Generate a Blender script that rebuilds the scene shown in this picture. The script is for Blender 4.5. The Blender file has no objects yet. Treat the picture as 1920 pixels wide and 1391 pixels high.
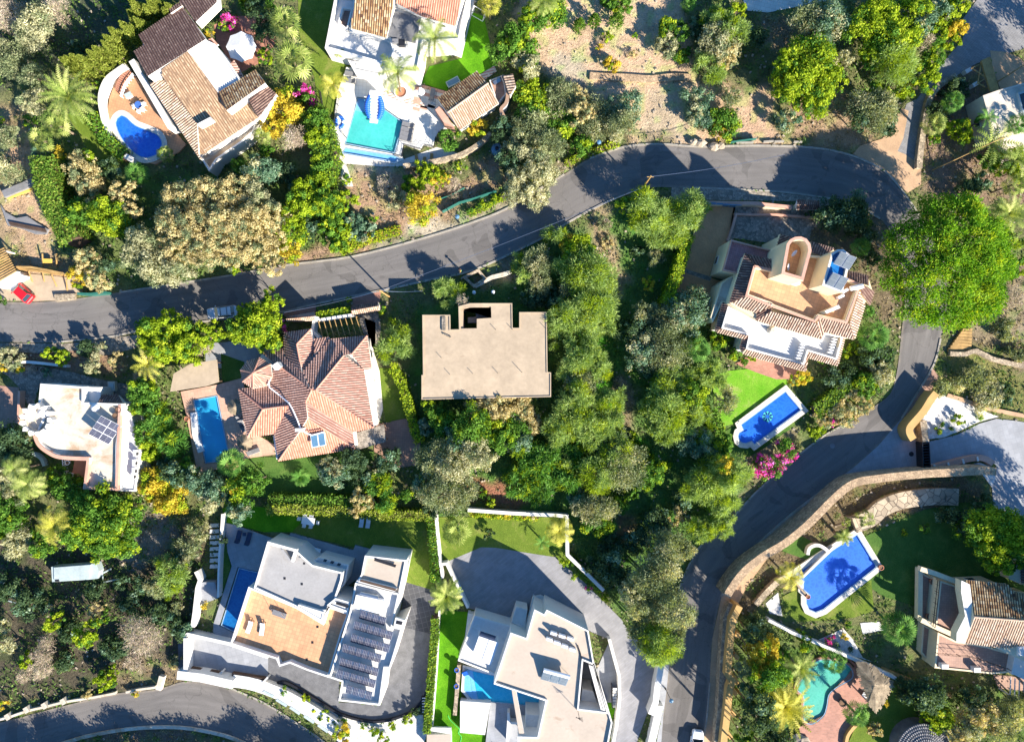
import bpy, math, random
import numpy as np
from mathutils import Vector
from mathutils.geometry import tessellate_polygon
R = math.radians
S, H = 12.0, 107.0                      # photo pixels per metre on the ground, camera height
sc = bpy.context.scene
# ------------------------------------------------------------------ camera, sky, sun, exposure
cd = bpy.data.cameras.new("camera"); cam = bpy.data.objects.new("camera", cd)
sc.collection.objects.link(cam); cam.location = (0, 0, H); sc.camera = cam
cd.sensor_width = 36; cd.lens = 36 * H / 160.0; cd.clip_start = 1; cd.clip_end = 3000
ELEV, AZ = 28.0, 136.0
w = bpy.data.worlds.new("World"); sc.world = w; w.use_nodes = True
nt = w.node_tree; bg = nt.nodes["Background"]; sk = nt.nodes.new("ShaderNodeTexSky")
sk.sky_type = 'NISHITA'; sk.sun_disc = False; sk.sun_elevation = R(ELEV); sk.sun_rotation = R(AZ)
sk.ozone_density = 5.0; sk.dust_density = 0.3; sk.air_density = 1.0
hs = nt.nodes.new('ShaderNodeHueSaturation'); hs.inputs['Saturation'].default_value = 1.18
nt.links.new(sk.outputs[0], hs.inputs['Color']); nt.links.new(hs.outputs[0], bg.inputs[0]); bg.inputs[1].default_value = 0.088
sl = bpy.data.lights.new("sun", 'SUN'); sl.energy = 5.0; sl.angle = R(0.5); sl.color = (1.0, 0.91, 0.78)
so = bpy.data.objects.new("sun", sl); sc.collection.objects.link(so)
so.rotation_euler = Vector((-math.sin(R(AZ)) * math.cos(R(ELEV)), -math.cos(R(AZ)) * math.cos(R(ELEV)), -math.sin(R(ELEV)))).to_track_quat('-Z', 'Y').to_euler()
sc.view_settings.view_transform = 'Standard'; sc.view_settings.look = 'None'
sc.view_settings.exposure = 1.5; sc.view_settings.gamma = 1.0
sc.cycles.max_bounces = 6; sc.cycles.diffuse_bounces = 3; sc.cycles.transparent_max_bounces = 12
sc.cycles.glossy_bounces = 2; sc.cycles.transmission_bounces = 3; sc.cycles.use_denoising = True
# ------------------------------------------------------------------ coordinates
Z = {'a1': (0, 0, 3.84), 'a2': (480, 0, 3.84), 'a3': (960, 0, 3.84), 'a4': (1420, 0, 3.84),
     'b1': (0, 340, 3.84), 'b2': (480, 340, 3.84), 'b3': (960, 340, 3.84), 'b4': (1420, 340, 3.84),
     'c1': (0, 690, 3.84), 'c2': (480, 690, 3.84), 'c3': (960, 690, 3.84), 'c4': (1420, 690, 3.84),
     'd1': (0, 1040, 3.84), 'd2': (480, 1040, 3.84), 'd3': (960, 1040, 3.84), 'd4': (1420, 1040, 3.84),
     'h': (1320, 430, 5.153), 'w': (840, 1100, 4.781), 'r': (420, 580, 4.797), 'u': (640, 100, 6.05),
     'l': (0, 640, 4.796), 'm': (400, 960, 3.76), 'k': (1700, 1040, 3.963), 'g': (1700, 0, 4.09),
     's': (0, 280, 4.345), 'v': (800, 960, 3.227), 'z': (0, 500, 16), 'y': (360, 550, 16),
     'x': (820, 460, 19.2), 'e': (1220, 1240, 9.21), 'o': (0, 0, 1)}
def q(t, s):
    ox, oy, k = Z[t]
    v = [float(a) for a in s.replace(',', ' ').split()]
    return [(ox + v[i] / k, oy + v[i + 1] / k) for i in range(0, len(v), 2)]
def P(p, z=0.0):
    f = (H - z) / H / S
    return Vector(((p[0] - 960) * f, (695.5 - p[1]) * f, z))
def P2(p, z=0.0):
    v = P(p, z); return (v.x, v.y)
def smooth(pts, n=6, closed=False):
    out = []; m = len(pts)
    rng = range(m if closed else m - 1)
    for i in rng:
        g = lambda k: pts[k % m] if closed else pts[max(0, min(m - 1, k))]
        p0, p1, p2, p3 = g(i - 1), g(i), g(i + 1), g(i + 2)
        for j in range(n):
            t = j / n
            out.append(tuple(0.5 * (2 * p1[a] + (p2[a] - p0[a]) * t + (2 * p0[a] - 5 * p1[a] + 4 * p2[a] - p3[a]) * t * t
                       + (3 * p1[a] - p0[a] - 3 * p2[a] + p3[a]) * t ** 3) for a in (0, 1)))
    if not closed: out.append(tuple(pts[-1][:2]))
    return out
def resample(pts, n):
    a = np.array(pts, float); d = np.r_[0, np.cumsum(np.hypot(*np.diff(a, axis=0).T))]
    t = np.linspace(0, d[-1], n); return np.c_[np.interp(t, d, a[:, 0]), np.interp(t, d, a[:, 1])]
def area(p): return 0.5 * sum(p[i - 1][0] * p[i][1] - p[i][0] * p[i - 1][1] for i in range(len(p)))
def ccw(p): return list(p) if area(p) > 0 else list(p)[::-1]
def inset(p, d):                          # p counter-clockwise, d > 0 inwards
    out = []; n = len(p)
    for i in range(n):
        a, b, c = Vector(p[i - 1][:2]), Vector(p[i][:2]), Vector(p[(i + 1) % n][:2])
        e1 = (b - a); e2 = (c - b)
        if e1.length < 1e-6 or e2.length < 1e-6: out.append(tuple(b)); continue
        e1.normalize(); e2.normalize()
        n1 = Vector((-e1.y, e1.x)); n2 = Vector((-e2.y, e2.x)); m = n1 + n2
        if m.length < 0.2: m = n1
        m.normalize(); k = max(0.4, m.dot(n1)); out.append(tuple(b + m * d / k))
    return out
# ------------------------------------------------------------------ materials
MATS = {}
def _mix(nt, a, b, fac, mode='MIX'):
    n = nt.nodes.new('ShaderNodeMix'); n.data_type = 'RGBA'; n.blend_type = mode
    for k, v in ((6, a), (7, b), (0, fac)):
        if hasattr(v, 'links'): nt.links.new(v, n.inputs[k])
        else: n.inputs[k].default_value = v if k == 0 else (*v, 1)
    return n.outputs[2]
def _noise(nt, co, scale, detail=4, rough=0.6, dist=0.0):
    n = nt.nodes.new('ShaderNodeTexNoise'); n.inputs['Scale'].default_value = scale
    n.inputs['Detail'].default_value = detail; n.inputs['Roughness'].default_value = rough; n.inputs['Distortion'].default_value = dist
    if co: nt.links.new(co, n.inputs['Vector'])
    return n.outputs[0]
def _ramp(nt, f, stops, mode='LINEAR'):
    n = nt.nodes.new('ShaderNodeValToRGB'); e = n.color_ramp.elements; n.color_ramp.interpolation = mode
    while len(e) < len(stops): e.new(0.5)
    for i, (p, c) in enumerate(stops):
        e[i].position = p; e[i].color = (*c, 1) if isinstance(c, tuple) else (c, c, c, 1)
    nt.links.new(f, n.inputs[0]); return n.outputs[0]
def base(name):
    m = bpy.data.materials.new(name); m.use_nodes = True; nt = m.node_tree
    b = nt.nodes['Principled BSDF']; tc = nt.nodes.new('ShaderNodeTexCoord'); MATS[name] = m
    return m, nt, b, tc.outputs['Object']
def bump(nt, b, h, st=0.3, d=0.05):
    n = nt.nodes.new('ShaderNodeBump'); n.inputs['Strength'].default_value = st; n.inputs['Distance'].default_value = d
    nt.links.new(h, n.inputs['Height']); nt.links.new(n.outputs[0], b.inputs['Normal'])
def plain(name, c, rough=0.7, var=0.12, sc1=0.6, sc2=6.0, metal=0.0, bmp=0.15, spec=0.4, stain=None):
    """paint, plaster, stone: base colour with broad and fine unevenness"""
    m, nt, b, co = base(name)
    n1 = _noise(nt, co, sc1, 5); n2 = _noise(nt, co, sc2, 3)
    dk = tuple(x * (1 - var * 2) for x in c); lt = tuple(min(1, x * (1 + var)) for x in c)
    a = _ramp(nt, n1, [(0.3, dk), (0.7, lt)])
    f = _ramp(nt, n2, [(0.25, 1 - var * 1.5), (0.75, 1.0 + var * 0.5)])
    col = _mix(nt, a, f, 1.0, 'MULTIPLY')
    if stain:
        sf = _ramp(nt, _noise(nt, co, stain[1], 6, 0.7, 0.6), [(stain[2], 0.0), (stain[2] + 0.16, 1.0)])
        col = _mix(nt, col, stain[0], sf)
    nt.links.new(col, b.inputs['Base Color']); b.inputs['Roughness'].default_value = rough
    b.inputs['Metallic'].default_value = metal; b.inputs['Specular IOR Level'].default_value = spec
    if bmp: bump(nt, b, n2, bmp, 0.03)
    return m
def rubble(name, c, joint, cell, var=0.35, jw=0.06):
    m, nt, b, co = base(name); A_ = []
    for ft in ('F1', 'DISTANCE_TO_EDGE'):
        v = nt.nodes.new('ShaderNodeTexVoronoi'); v.feature = ft; v.inputs['Scale'].default_value = cell; nt.links.new(co, v.inputs['Vector']); A_.append(v)
    sp = nt.nodes.new('ShaderNodeSeparateColor'); nt.links.new(A_[0].outputs['Color'], sp.inputs[0])
    a = _ramp(nt, sp.outputs[0], [(0.0, tuple(x * (1 - var) for x in c)), (1.0, tuple(min(1, x * (1 + var)) for x in c))]); e = _ramp(nt, A_[1].outputs[0], [(0.0, 0.0), (jw, 1.0)])
    f = _ramp(nt, _noise(nt, co, 0.7, 5), [(0.3, 0.75), (0.7, 1.08)])
    nt.links.new(_mix(nt, _mix(nt, joint, a, e), f, 1.0, 'MULTIPLY'), b.inputs['Base Color']); b.inputs['Roughness'].default_value = 0.95; bump(nt, b, e, 0.7, 0.05); return m
def paving(name, c, joint, sx, sy, rough=0.75, var=0.15, mortar=0.02, rot=0.0, offset=0.0, big=0.5):
    m, nt, b, co = base(name)
    mp = nt.nodes.new('ShaderNodeMapping'); mp.inputs['Rotation'].default_value = (0, 0, R(rot)); nt.links.new(co, mp.inputs['Vector'])
    br = nt.nodes.new('ShaderNodeTexBrick'); nt.links.new(mp.outputs[0], br.inputs['Vector'])
    br.offset = offset; br.inputs['Scale'].default_value = 1.0; br.inputs['Brick Width'].default_value = sx
    br.inputs['Row Height'].default_value = sy; br.inputs['Mortar Size'].default_value = mortar
    br.inputs['Color1'].default_value = (*[min(1, x * (1 + var)) for x in c], 1)
    br.inputs['Color2'].default_value = (*[x * (1 - var) for x in c], 1); br.inputs['Mortar'].default_value = (*joint, 1)
    f = _ramp(nt, _noise(nt, co, big, 5), [(0.3, 0.78), (0.7, 1.06)])
    nt.links.new(_mix(nt, br.outputs[0], f, 1.0, 'MULTIPLY'), b.inputs['Base Color'])
    b.inputs['Roughness'].default_value = rough; bump(nt, b, br.outputs[1], -0.3, 0.01)
    return m
def tinted(name, stops, rough=0.7, trans=0.0, spec=0.3, noise=0.0):
    """colour read from the per-face 'tint' of leaves and roof tiles"""
    m, nt, b, co = base(name)
    at = nt.nodes.new('ShaderNodeAttribute'); at.attribute_name = 'tint'
    col = _ramp(nt, at.outputs['Fac'], stops)
    if noise: col = _mix(nt, col, _ramp(nt, _noise(nt, co, 0.35, 5), [(0.3, 1 - noise), (0.7, 1.05)]), 1.0, 'MULTIPLY')
    nt.links.new(col, b.inputs['Base Color']); b.inputs['Roughness'].default_value = rough
    b.inputs['Specular IOR Level'].default_value = spec
    if trans:
        tr = nt.nodes.new('ShaderNodeBsdfTranslucent'); mx = nt.nodes.new('ShaderNodeMixShader')
        c2 = _mix(nt, col, (1.25, 1.15, 0.45), 1.0, 'MULTIPLY'); nt.links.new(c2, tr.inputs[0])
        mx.inputs[0].default_value = trans; out = nt.nodes['Material Output']
        nt.links.new(b.outputs[0], mx.inputs[1]); nt.links.new(tr.outputs[0], mx.inputs[2]); nt.links.new(mx.outputs[0], out.inputs[0])
    return m
def turf(name, c1, c2, c3, sc1=0.35):
    m, nt, b, co = base(name)
    a = _ramp(nt, _noise(nt, co, sc1, 8, 0.68, 0.5), [(0.3, c1), (0.52, c2), (0.72, c3)])
    f = _ramp(nt, _noise(nt, co, 7.0, 4, 0.7), [(0.3, 0.6), (0.7, 1.25)])
    nt.links.new(_mix(nt, a, f, 1.0, 'MULTIPLY'), b.inputs['Base Color']); b.inputs['Roughness'].default_value = 0.9
    b.inputs['Specular IOR Level'].default_value = 0.1
    bump(nt, b, _noise(nt, co, 7.0, 4), 0.6, 0.08); return m
def water(name, tint, rough=0.04):
    """a thin water surface: see-through tinted, with sky reflection and ripples"""
    m, nt, b, co = base(name); nt.nodes.remove(b); out = nt.nodes['Material Output']
    t = nt.nodes.new('ShaderNodeBsdfTransparent'); t.inputs[0].default_value = (*tint, 1)
    g = nt.nodes.new('ShaderNodeBsdfGlossy'); g.inputs['Roughness'].default_value = rough
    fr = nt.nodes.new('ShaderNodeLayerWeight'); fr.inputs[0].default_value = 0.35
    bp = nt.nodes.new('ShaderNodeBump'); bp.inputs['Strength'].default_value = 0.12; bp.inputs['Distance'].default_value = 0.06
    nt.links.new(_noise(nt, co, 2.2, 3, 0.5, 0.6), bp.inputs['Height']); nt.links.new(bp.outputs[0], g.inputs['Normal'])
    mt = nt.nodes.new('ShaderNodeMath'); mt.operation = 'MULTIPLY_ADD'; mt.inputs[1].default_value = 0.25; mt.inputs[2].default_value = 0.035
    nt.links.new(fr.outputs['Facing'], mt.inputs[0]); fr = mt
    mx = nt.nodes.new('ShaderNodeMixShader'); nt.links.new(fr.outputs[0], mx.inputs[0])
    nt.links.new(t.outputs[0], mx.inputs[1]); nt.links.new(g.outputs[0], mx.inputs[2]); nt.links.new(mx.outputs[0], out.inputs[0])
    return m
def poolfloor(name, c, c2):
    m, nt, b, co = base(name)
    v = nt.nodes.new('ShaderNodeTexVoronoi'); v.feature = 'DISTANCE_TO_EDGE'; v.inputs['Scale'].default_value = 1.5
    n = nt.nodes.new('ShaderNodeTexNoise'); n.inputs['Scale'].default_value = 1.2; nt.links.new(co, n.inputs['Vector'])
    mp = nt.nodes.new('ShaderNodeVectorMath'); mp.operation = 'MULTIPLY_ADD'; nt.links.new(n.outputs[1], mp.inputs[0])
    mp.inputs[1].default_value = (0.9, 0.9, 0.9); nt.links.new(co, mp.inputs[2]); nt.links.new(mp.outputs[0], v.inputs['Vector'])
    f = _ramp(nt, v.outputs[0], [(0.0, 0.25), (0.25, 0.0)])  # bright caustic lines of sunlit water painted into the floor colour
    a = _mix(nt, c, c2, f); big = _ramp(nt, _noise(nt, co, 0.25, 2), [(0.3, 0.85), (0.7, 1.1)])
    nt.links.new(_mix(nt, a, big, 1.0, 'MULTIPLY'), b.inputs['Base Color']); b.inputs['Roughness'].default_value = 0.4
    return m
M = MATS
plain('white_plaster', (0.69, 0.67, 0.63), 0.8, 0.05, 0.4, 3, stain=((0.54, 0.50, 0.43), 0.5, 0.57))
plain('white_slab', (0.67, 0.66, 0.63), 0.7, 0.06, 0.3, 2, stain=((0.54, 0.50, 0.44), 0.6, 0.58))
plain('white_old', (0.60, 0.54, 0.44), 0.85, 0.08, 0.4, 3, stain=((0.38, 0.26, 0.16), 0.22, 0.48))
plain('cream', (0.72, 0.60, 0.40), 0.8, 0.06, 0.4, 4)
plain('pink_cap', (0.60, 0.33, 0.24), 0.8, 0.1, 0.6, 5)
plain('beige_roof', (0.46, 0.385, 0.31), 0.9, 0.05, 0.25, 2.2, stain=((0.30, 0.21, 0.14), 0.28, 0.60))
plain('concrete', (0.44, 0.345, 0.24), 0.95, 0.09, 0.35, 1.6, stain=((0.27, 0.185, 0.12), 0.55, 0.63))
plain('grey_roof', (0.33, 0.32, 0.31), 0.9, 0.07, 0.4, 3, stain=((0.24, 0.22, 0.2), 0.4, 0.58))
plain('grey_felt', (0.16, 0.16, 0.165), 0.9, 0.15, 0.8, 6)
plain('kerb', (0.36, 0.33, 0.28), 0.9, 0.15, 0.8, 5)
plain('white_line', (0.62, 0.61, 0.58), 0.8, 0.1, 1, 6)
plain('wood', (0.45, 0.28, 0.10), 0.8, 0.2, 0.8, 8)
plain('dark_wood', (0.10, 0.06, 0.04), 0.8, 0.2, 0.8, 8)
plain('bark', (0.16, 0.12, 0.085), 0.95, 0.25, 2, 12, bmp=0.6)
plain('palm_bark', (0.26, 0.20, 0.14), 0.95, 0.25, 3, 12, bmp=0.6)
plain('ochre_wall', (0.52, 0.33, 0.12), 0.85, 0.08, 0.5, 5)
plain('fibre', (0.42, 0.50, 0.50), 0.7, 0.1, 0.6, 4)
plain('dark_metal', (0.03, 0.03, 0.035), 0.4, 0.1, metal=0.3)
plain('steel', (0.55, 0.56, 0.58), 0.3, 0.05, metal=0.9, bmp=0)
plain('green_metal', (0.03, 0.15, 0.12), 0.5, 0.1)
plain('white_plastic', (0.80, 0.81, 0.83), 0.35, 0.03, bmp=0)
plain('blue_plastic', (0.02, 0.12, 0.55), 0.35, 0.05, bmp=0)
plain('red_paint', (0.62, 0.012, 0.02), 0.28, 0.03, bmp=0, spec=0.6)
plain('white_paint', (0.75, 0.76, 0.78), 0.28, 0.03, bmp=0, spec=0.6)
plain('silver_paint', (0.66, 0.68, 0.72), 0.25, 0.03, bmp=0, spec=0.6, metal=0.3)
plain('rubber', (0.02, 0.02, 0.02), 0.8, 0.1)
plain('car_glass', (0.02, 0.03, 0.035), 0.06, 0.02, bmp=0, spec=0.8)
plain('window_glass', (0.03, 0.045, 0.06), 0.08, 0.02, bmp=0, spec=0.7)
plain('fabric_white', (0.72, 0.73, 0.75), 0.9, 0.05, 1, 8)
plain('fabric_grey', (0.20, 0.20, 0.21), 0.9, 0.1, 1, 8)
plain('fabric_navy', (0.03, 0.05, 0.10), 0.9, 0.1, 1, 8)
plain('blue_cloth', (0.05, 0.15, 0.5), 0.9, 0.1, 1, 8)
plain('thatch', (0.34, 0.27, 0.18), 1.0, 0.3, 1.2, 14, bmp=0.8)
plain('clay', (0.50, 0.20, 0.11), 0.8, 0.1)
plain('soil', (0.22, 0.13, 0.08), 1.0, 0.2, 1, 8)
plain('pebble', (0.66, 0.65, 0.62), 0.9, 0.2, 1.5, 14, bmp=0.7)
plain('skin', (0.45, 0.27, 0.18), 0.6, 0.03)
plain('cloth_yellow', (0.6, 0.42, 0.08), 0.9, 0.05)
plain('cloth_green', (0.05, 0.42, 0.22), 0.9, 0.05)
plain('cloth_dark', (0.05, 0.03, 0.03), 0.9, 0.05)
plain('lime_hose', (0.08, 0.6, 0.12), 0.6, 0.05)
plain('tan_dirt', (0.50, 0.33, 0.20), 1.0, 0.12, 0.4, 5, bmp=0.5)
plain('gate_blue', (0.10, 0.22, 0.34), 0.5, 0.1)
plain('boulder', (0.44, 0.37, 0.28), 0.95, 0.2, 1, 6, bmp=0.6)
paving('terracotta', (0.52, 0.27, 0.14), (0.36, 0.2, 0.12), 0.40, 0.40, rot=17, var=0.08)
paving('terra_h', (0.60, 0.325, 0.17), (0.40, 0.22, 0.12), 0.55, 0.55, rot=17, var=0.10)
paving('brick_red', (0.38, 0.17, 0.115), (0.36, 0.2, 0.15), 0.45, 0.3, rot=8, offset=0.5, var=0.15)
paving('brown_tile', (0.38, 0.22, 0.16), (0.28, 0.17, 0.12), 0.35, 0.35, rot=3, var=0.1)
paving('purple_tile', (0.50, 0.22, 0.20), (0.36, 0.16, 0.15), 0.3, 0.3, rot=15, var=0.12)
paving('white_tile', (0.74, 0.72, 0.66), (0.58, 0.54, 0.48), 0.6, 0.6, rot=4, var=0.05)
paving('cream_stone', (0.66, 0.62, 0.55), (0.48, 0.43, 0.36), 0.9, 0.6, rot=14, offset=0.4, var=0.08)
paving('grey_slab', (0.30, 0.31, 0.33), (0.25, 0.26, 0.28), 0.8, 0.8, rot=-15, var=0.06)
paving('grey_paver', (0.24, 0.235, 0.235), (0.15, 0.15, 0.15), 0.8, 0.22, rot=30, offset=0.5, var=0.12)
paving('drive_pale', (0.25, 0.25, 0.265), (0.24, 0.23, 0.22), 1.3, 0.30, rot=-38, offset=0.5, var=0.08)
paving('dark_paver', (0.060, 0.062, 0.070), (0.13, 0.13, 0.14), 0.8, 0.8, rot=-14, var=0.1, mortar=0.03)
paving('brown_drive', (0.66, 0.32, 0.14), (0.52, 0.26, 0.12), 0.25, 0.12, rot=60, offset=0.5, var=0.12)
paving('red_band', (0.42, 0.13, 0.10), (0.62, 0.56, 0.48), 2.2, 0.42, rot=-14, offset=0.5, var=0.1, mortar=0.16)
paving('solar_cell', (0.045, 0.05, 0.085), (0.34, 0.34, 0.36), 0.24, 0.8, rot=0, var=0.1, rough=0.15, mortar=0.014)
paving('collector', (0.11, 0.14, 0.17), (0.22, 0.24, 0.26), 0.16, 3.0, rough=0.25, var=0.1, mortar=0.02)
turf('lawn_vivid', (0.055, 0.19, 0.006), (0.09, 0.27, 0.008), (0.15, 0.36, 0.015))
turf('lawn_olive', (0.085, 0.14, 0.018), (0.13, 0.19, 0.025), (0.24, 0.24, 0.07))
turf('lawn_shade', (0.045, 0.11, 0.02), (0.075, 0.15, 0.03), (0.14, 0.20, 0.05))  # shade of the shaded lawns put into a darker turf colour
turf('lawn_dry', (0.09, 0.30, 0.01), (0.17, 0.36, 0.03), (0.46, 0.38, 0.18), 0.2)
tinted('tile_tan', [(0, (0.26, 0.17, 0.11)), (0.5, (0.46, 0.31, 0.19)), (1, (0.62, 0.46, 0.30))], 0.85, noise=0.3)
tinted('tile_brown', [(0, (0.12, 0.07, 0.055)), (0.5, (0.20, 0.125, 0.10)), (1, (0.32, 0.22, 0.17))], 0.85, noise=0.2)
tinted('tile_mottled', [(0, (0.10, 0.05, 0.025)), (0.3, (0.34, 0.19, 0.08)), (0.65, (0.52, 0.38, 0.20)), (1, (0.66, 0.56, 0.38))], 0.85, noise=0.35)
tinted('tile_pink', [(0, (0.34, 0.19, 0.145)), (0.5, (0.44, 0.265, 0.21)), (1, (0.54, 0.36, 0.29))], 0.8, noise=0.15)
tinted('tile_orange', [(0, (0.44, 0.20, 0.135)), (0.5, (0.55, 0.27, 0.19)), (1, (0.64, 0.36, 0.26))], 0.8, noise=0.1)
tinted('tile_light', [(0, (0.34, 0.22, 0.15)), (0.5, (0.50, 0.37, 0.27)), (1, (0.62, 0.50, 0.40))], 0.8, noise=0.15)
plain('valley_dark', (0.12, 0.06, 0.05), 0.95, 0.15); plain('valley_tan', (0.24, 0.15, 0.09), 0.95, 0.15)
plain('valley_red', (0.27, 0.13, 0.095), 0.95, 0.15); plain('valley_orange', (0.42, 0.17, 0.10), 0.95, 0.1)
water('water_clear', (0.93, 0.99, 1.0)); 
poolfloor('pool_blue', (0.005, 0.12, 0.70), (0.05, 0.30, 0.85)); poolfloor('pool_cyan', (0.01, 0.40, 0.66), (0.12, 0.6, 0.8))
poolfloor('pool_sky', (0.03, 0.40, 0.70), (0.05, 0.42, 0.72)); poolfloor('pool_teal', (0.07, 0.50, 0.44), (0.16, 0.62, 0.57))
poolfloor('pool_deep', (0.004, 0.11, 0.36), (0.03, 0.3, 0.6)); poolfloor('pool_green', (0.01, 0.36, 0.24), (0.12, 0.55, 0.42))
poolfloor('pool_navy', (0.006, 0.04, 0.30), (0.02, 0.10, 0.5))
poolfloor('pool_pale', (0.18, 0.48, 0.80), (0.35, 0.62, 0.9))
# asphalt, with tyre-worn streaks that follow the road (UV: across, along)
m, nt, b, co = base('asphalt')
uv = nt.nodes.new('ShaderNodeUVMap'); uv.uv_map = 'UVMap'
mp = nt.nodes.new('ShaderNodeMapping'); mp.inputs['Scale'].default_value = (9, 0.10, 1); nt.links.new(uv.outputs[0], mp.inputs['Vector'])
st = _ramp(nt, _noise(nt, mp.outputs[0], 1.0, 3), [(0.3, 0.86), (0.7, 1.12)])
bigs = _ramp(nt, _noise(nt, co, 0.08, 4), [(0.3, (0.138, 0.130, 0.124)), (0.7, (0.185, 0.172, 0.162))])
fine = _ramp(nt, _noise(nt, co, 8.0, 3), [(0.3, 0.88), (0.7, 1.08)])
cv = nt.nodes.new('ShaderNodeTexVoronoi'); cv.feature = 'DISTANCE_TO_EDGE'; cv.inputs['Scale'].default_value = 0.22
wv = nt.nodes.new('ShaderNodeTexNoise'); wv.inputs['Scale'].default_value = 0.8; wv.inputs['Detail'].default_value = 6; nt.links.new(co, wv.inputs['Vector'])
wm = nt.nodes.new('ShaderNodeVectorMath'); wm.operation = 'MULTIPLY_ADD'; wm.inputs[1].default_value = (2.2, 2.2, 0); nt.links.new(wv.outputs[1], wm.inputs[0]); nt.links.new(co, wm.inputs[2]); nt.links.new(wm.outputs[0], cv.inputs['Vector'])
crack = _ramp(nt, cv.outputs[0], [(0.0, 0.62), (0.010, 1.0)])
patch = _ramp(nt, _noise(nt, co, 0.16, 1, 0.5, 1.5), [(0.60, 1.0), (0.615, 0.80)])
sx = nt.nodes.new('ShaderNodeSeparateXYZ'); nt.links.new(uv.outputs[0], sx.inputs[0])
edge = _ramp(nt, sx.outputs[0], [(0.0, 1.0), (0.07, 0.0), (0.93, 0.0), (1.0, 1.0)]); ed = _mix(nt, (0, 0, 0), edge, _ramp(nt, _noise(nt, co, 0.9, 5), [(0.35, 0.0), (0.65, 0.8)]))
colr = _mix(nt, _mix(nt, _mix(nt, _mix(nt, bigs, st, 1, 'MULTIPLY'), fine, 1, 'MULTIPLY'), crack, 0.7, 'MULTIPLY'), patch, 1, 'MULTIPLY')
nt.links.new(_mix(nt, colr, (0.30, 0.25, 0.19), ed), b.inputs['Base Color'])
b.inputs['Roughness'].default_value = 0.9; b.inputs['Specular IOR Level'].default_value = 0.15
# ground, painted per vertex with the earth and scrub colours of the place
m, nt, b, co = base('ground')
at = nt.nodes.new('ShaderNodeAttribute'); at.attribute_name = 'gcol'
f1 = _ramp(nt, _noise(nt, co, 0.5, 8, 0.7, 0.5), [(0.28, 0.62), (0.5, 0.95), (0.72, 1.22)])
f2 = _ramp(nt, _noise(nt, co, 3.5, 5, 0.7), [(0.3, 0.72), (0.7, 1.15)])
nt.links.new(_mix(nt, _mix(nt, at.outputs[0], f1, 1, 'MULTIPLY'), f2, 1, 'MULTIPLY'), b.inputs['Base Color'])
b.inputs['Roughness'].default_value = 1; b.inputs['Specular IOR Level'].default_value = 0.05
bump(nt, b, _noise(nt, co, 2.5, 7, 0.75), 1.0, 0.35)

# foliage: dark, middle and light leaf colours of each kind
LEAF = {'F': ((.04, .075, .025), (.13, .19, .055), (.28, .34, .12)), 'O': ((.05, .07, .04), (.13, .16, .085), (.28, .30, .17)), 'G': ((.09, .10, .06), (.25, .25, .15), (.46, .44, .29)),
 'B': ((.02, .06, .008), (.07, .16, .02), (.17, .30, .045)), 'L': ((.06, .11, .006), (.19, .27, .012), (.40, .45, .035)), 'D': ((.012, .028, .012), (.035, .065, .028), (.08, .12, .05)),
 'Y': ((.16, .13, .01), (.40, .31, .03), (.66, .50, .07)), 'T': ((.14, .125, .055), (.33, .275, .14), (.53, .46, .27)), 'U': ((.03, .09, .006), (.10, .22, .012), (.24, .37, .035)),
 'K': ((.02, .055, .035), (.075, .14, .085), (.22, .28, .20)), 'W': ((.16, .12, .09), (.32, .25, .19), (.48, .41, .34)), 'M': ((.20, .01, .12), (.58, .04, .34), (.80, .22, .58)),
 'H': ((.025, .06, .008), (.075, .15, .018), (.20, .30, .04)), 'C': ((.05, .08, .01), (.16, .20, .03), (.34, .36, .09)), 'P': ((.05, .09, .02), (.18, .24, .05), (.42, .44, .16)),
 'Q': ((.12, .14, .02), (.34, .34, .05), (.56, .50, .14)), 'V': ((.02, .07, .01), (.07, .18, .03), (.20, .34, .08))}
for k_, (a_, b_, c_) in LEAF.items():
    f_ = {'T': 1.75, 'G': 1.75, 'O': 1.85, 'F': 2.2, 'K': 1.8, 'U': 1.6, 'D': 1.8}.get(k_, 1.5)
    tinted('leaf_' + k_, [(0, tuple(min(.85, v * f_) for v in a_)), (0.5, tuple(min(.85, v * f_) for v in b_)), (1, tuple(min(.85, v * f_) for v in c_))], 0.7, trans=0.0 if k_ == 'W' else 0.42, spec=0.15)
tinted('grass_dry', [(0, (.10, .08, .03)), (.5, (.26, .21, .10)), (1, (.46, .38, .22))], 0.9, trans=.2)
tinted('grass_green', [(0, (.03, .07, .015)), (.5, (.10, .18, .035)), (1, (.24, .34, .08))], 0.9, trans=.2)
paving('terra_pink', (0.58, 0.36, 0.26), (0.46, 0.28, 0.2), 0.55, 0.55, rot=-10, var=0.10)
plain('blue_tile', (0.30, 0.45, 0.58), 0.3, 0.15, 2, 12)
plain('pale_house', (0.60, 0.54, 0.45), 0.85, 0.08, 0.4, 3, stain=((0.42, 0.35, 0.27), 0.4, 0.55))
rubble('stone_wall', (0.40, 0.32, 0.22), (0.14, 0.11, 0.08), 2.6); rubble('cobble', (0.29, 0.25, 0.20), (0.13, 0.11, 0.09), 2.4)
rubble('rubble_tan', (0.44, 0.31, 0.19), (0.22, 0.15, 0.09), 2.8, 0.25); rubble('rock_face', (0.46, 0.37, 0.26), (0.10, 0.08, 0.06), 0.9, 0.25, 0.05)
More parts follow.
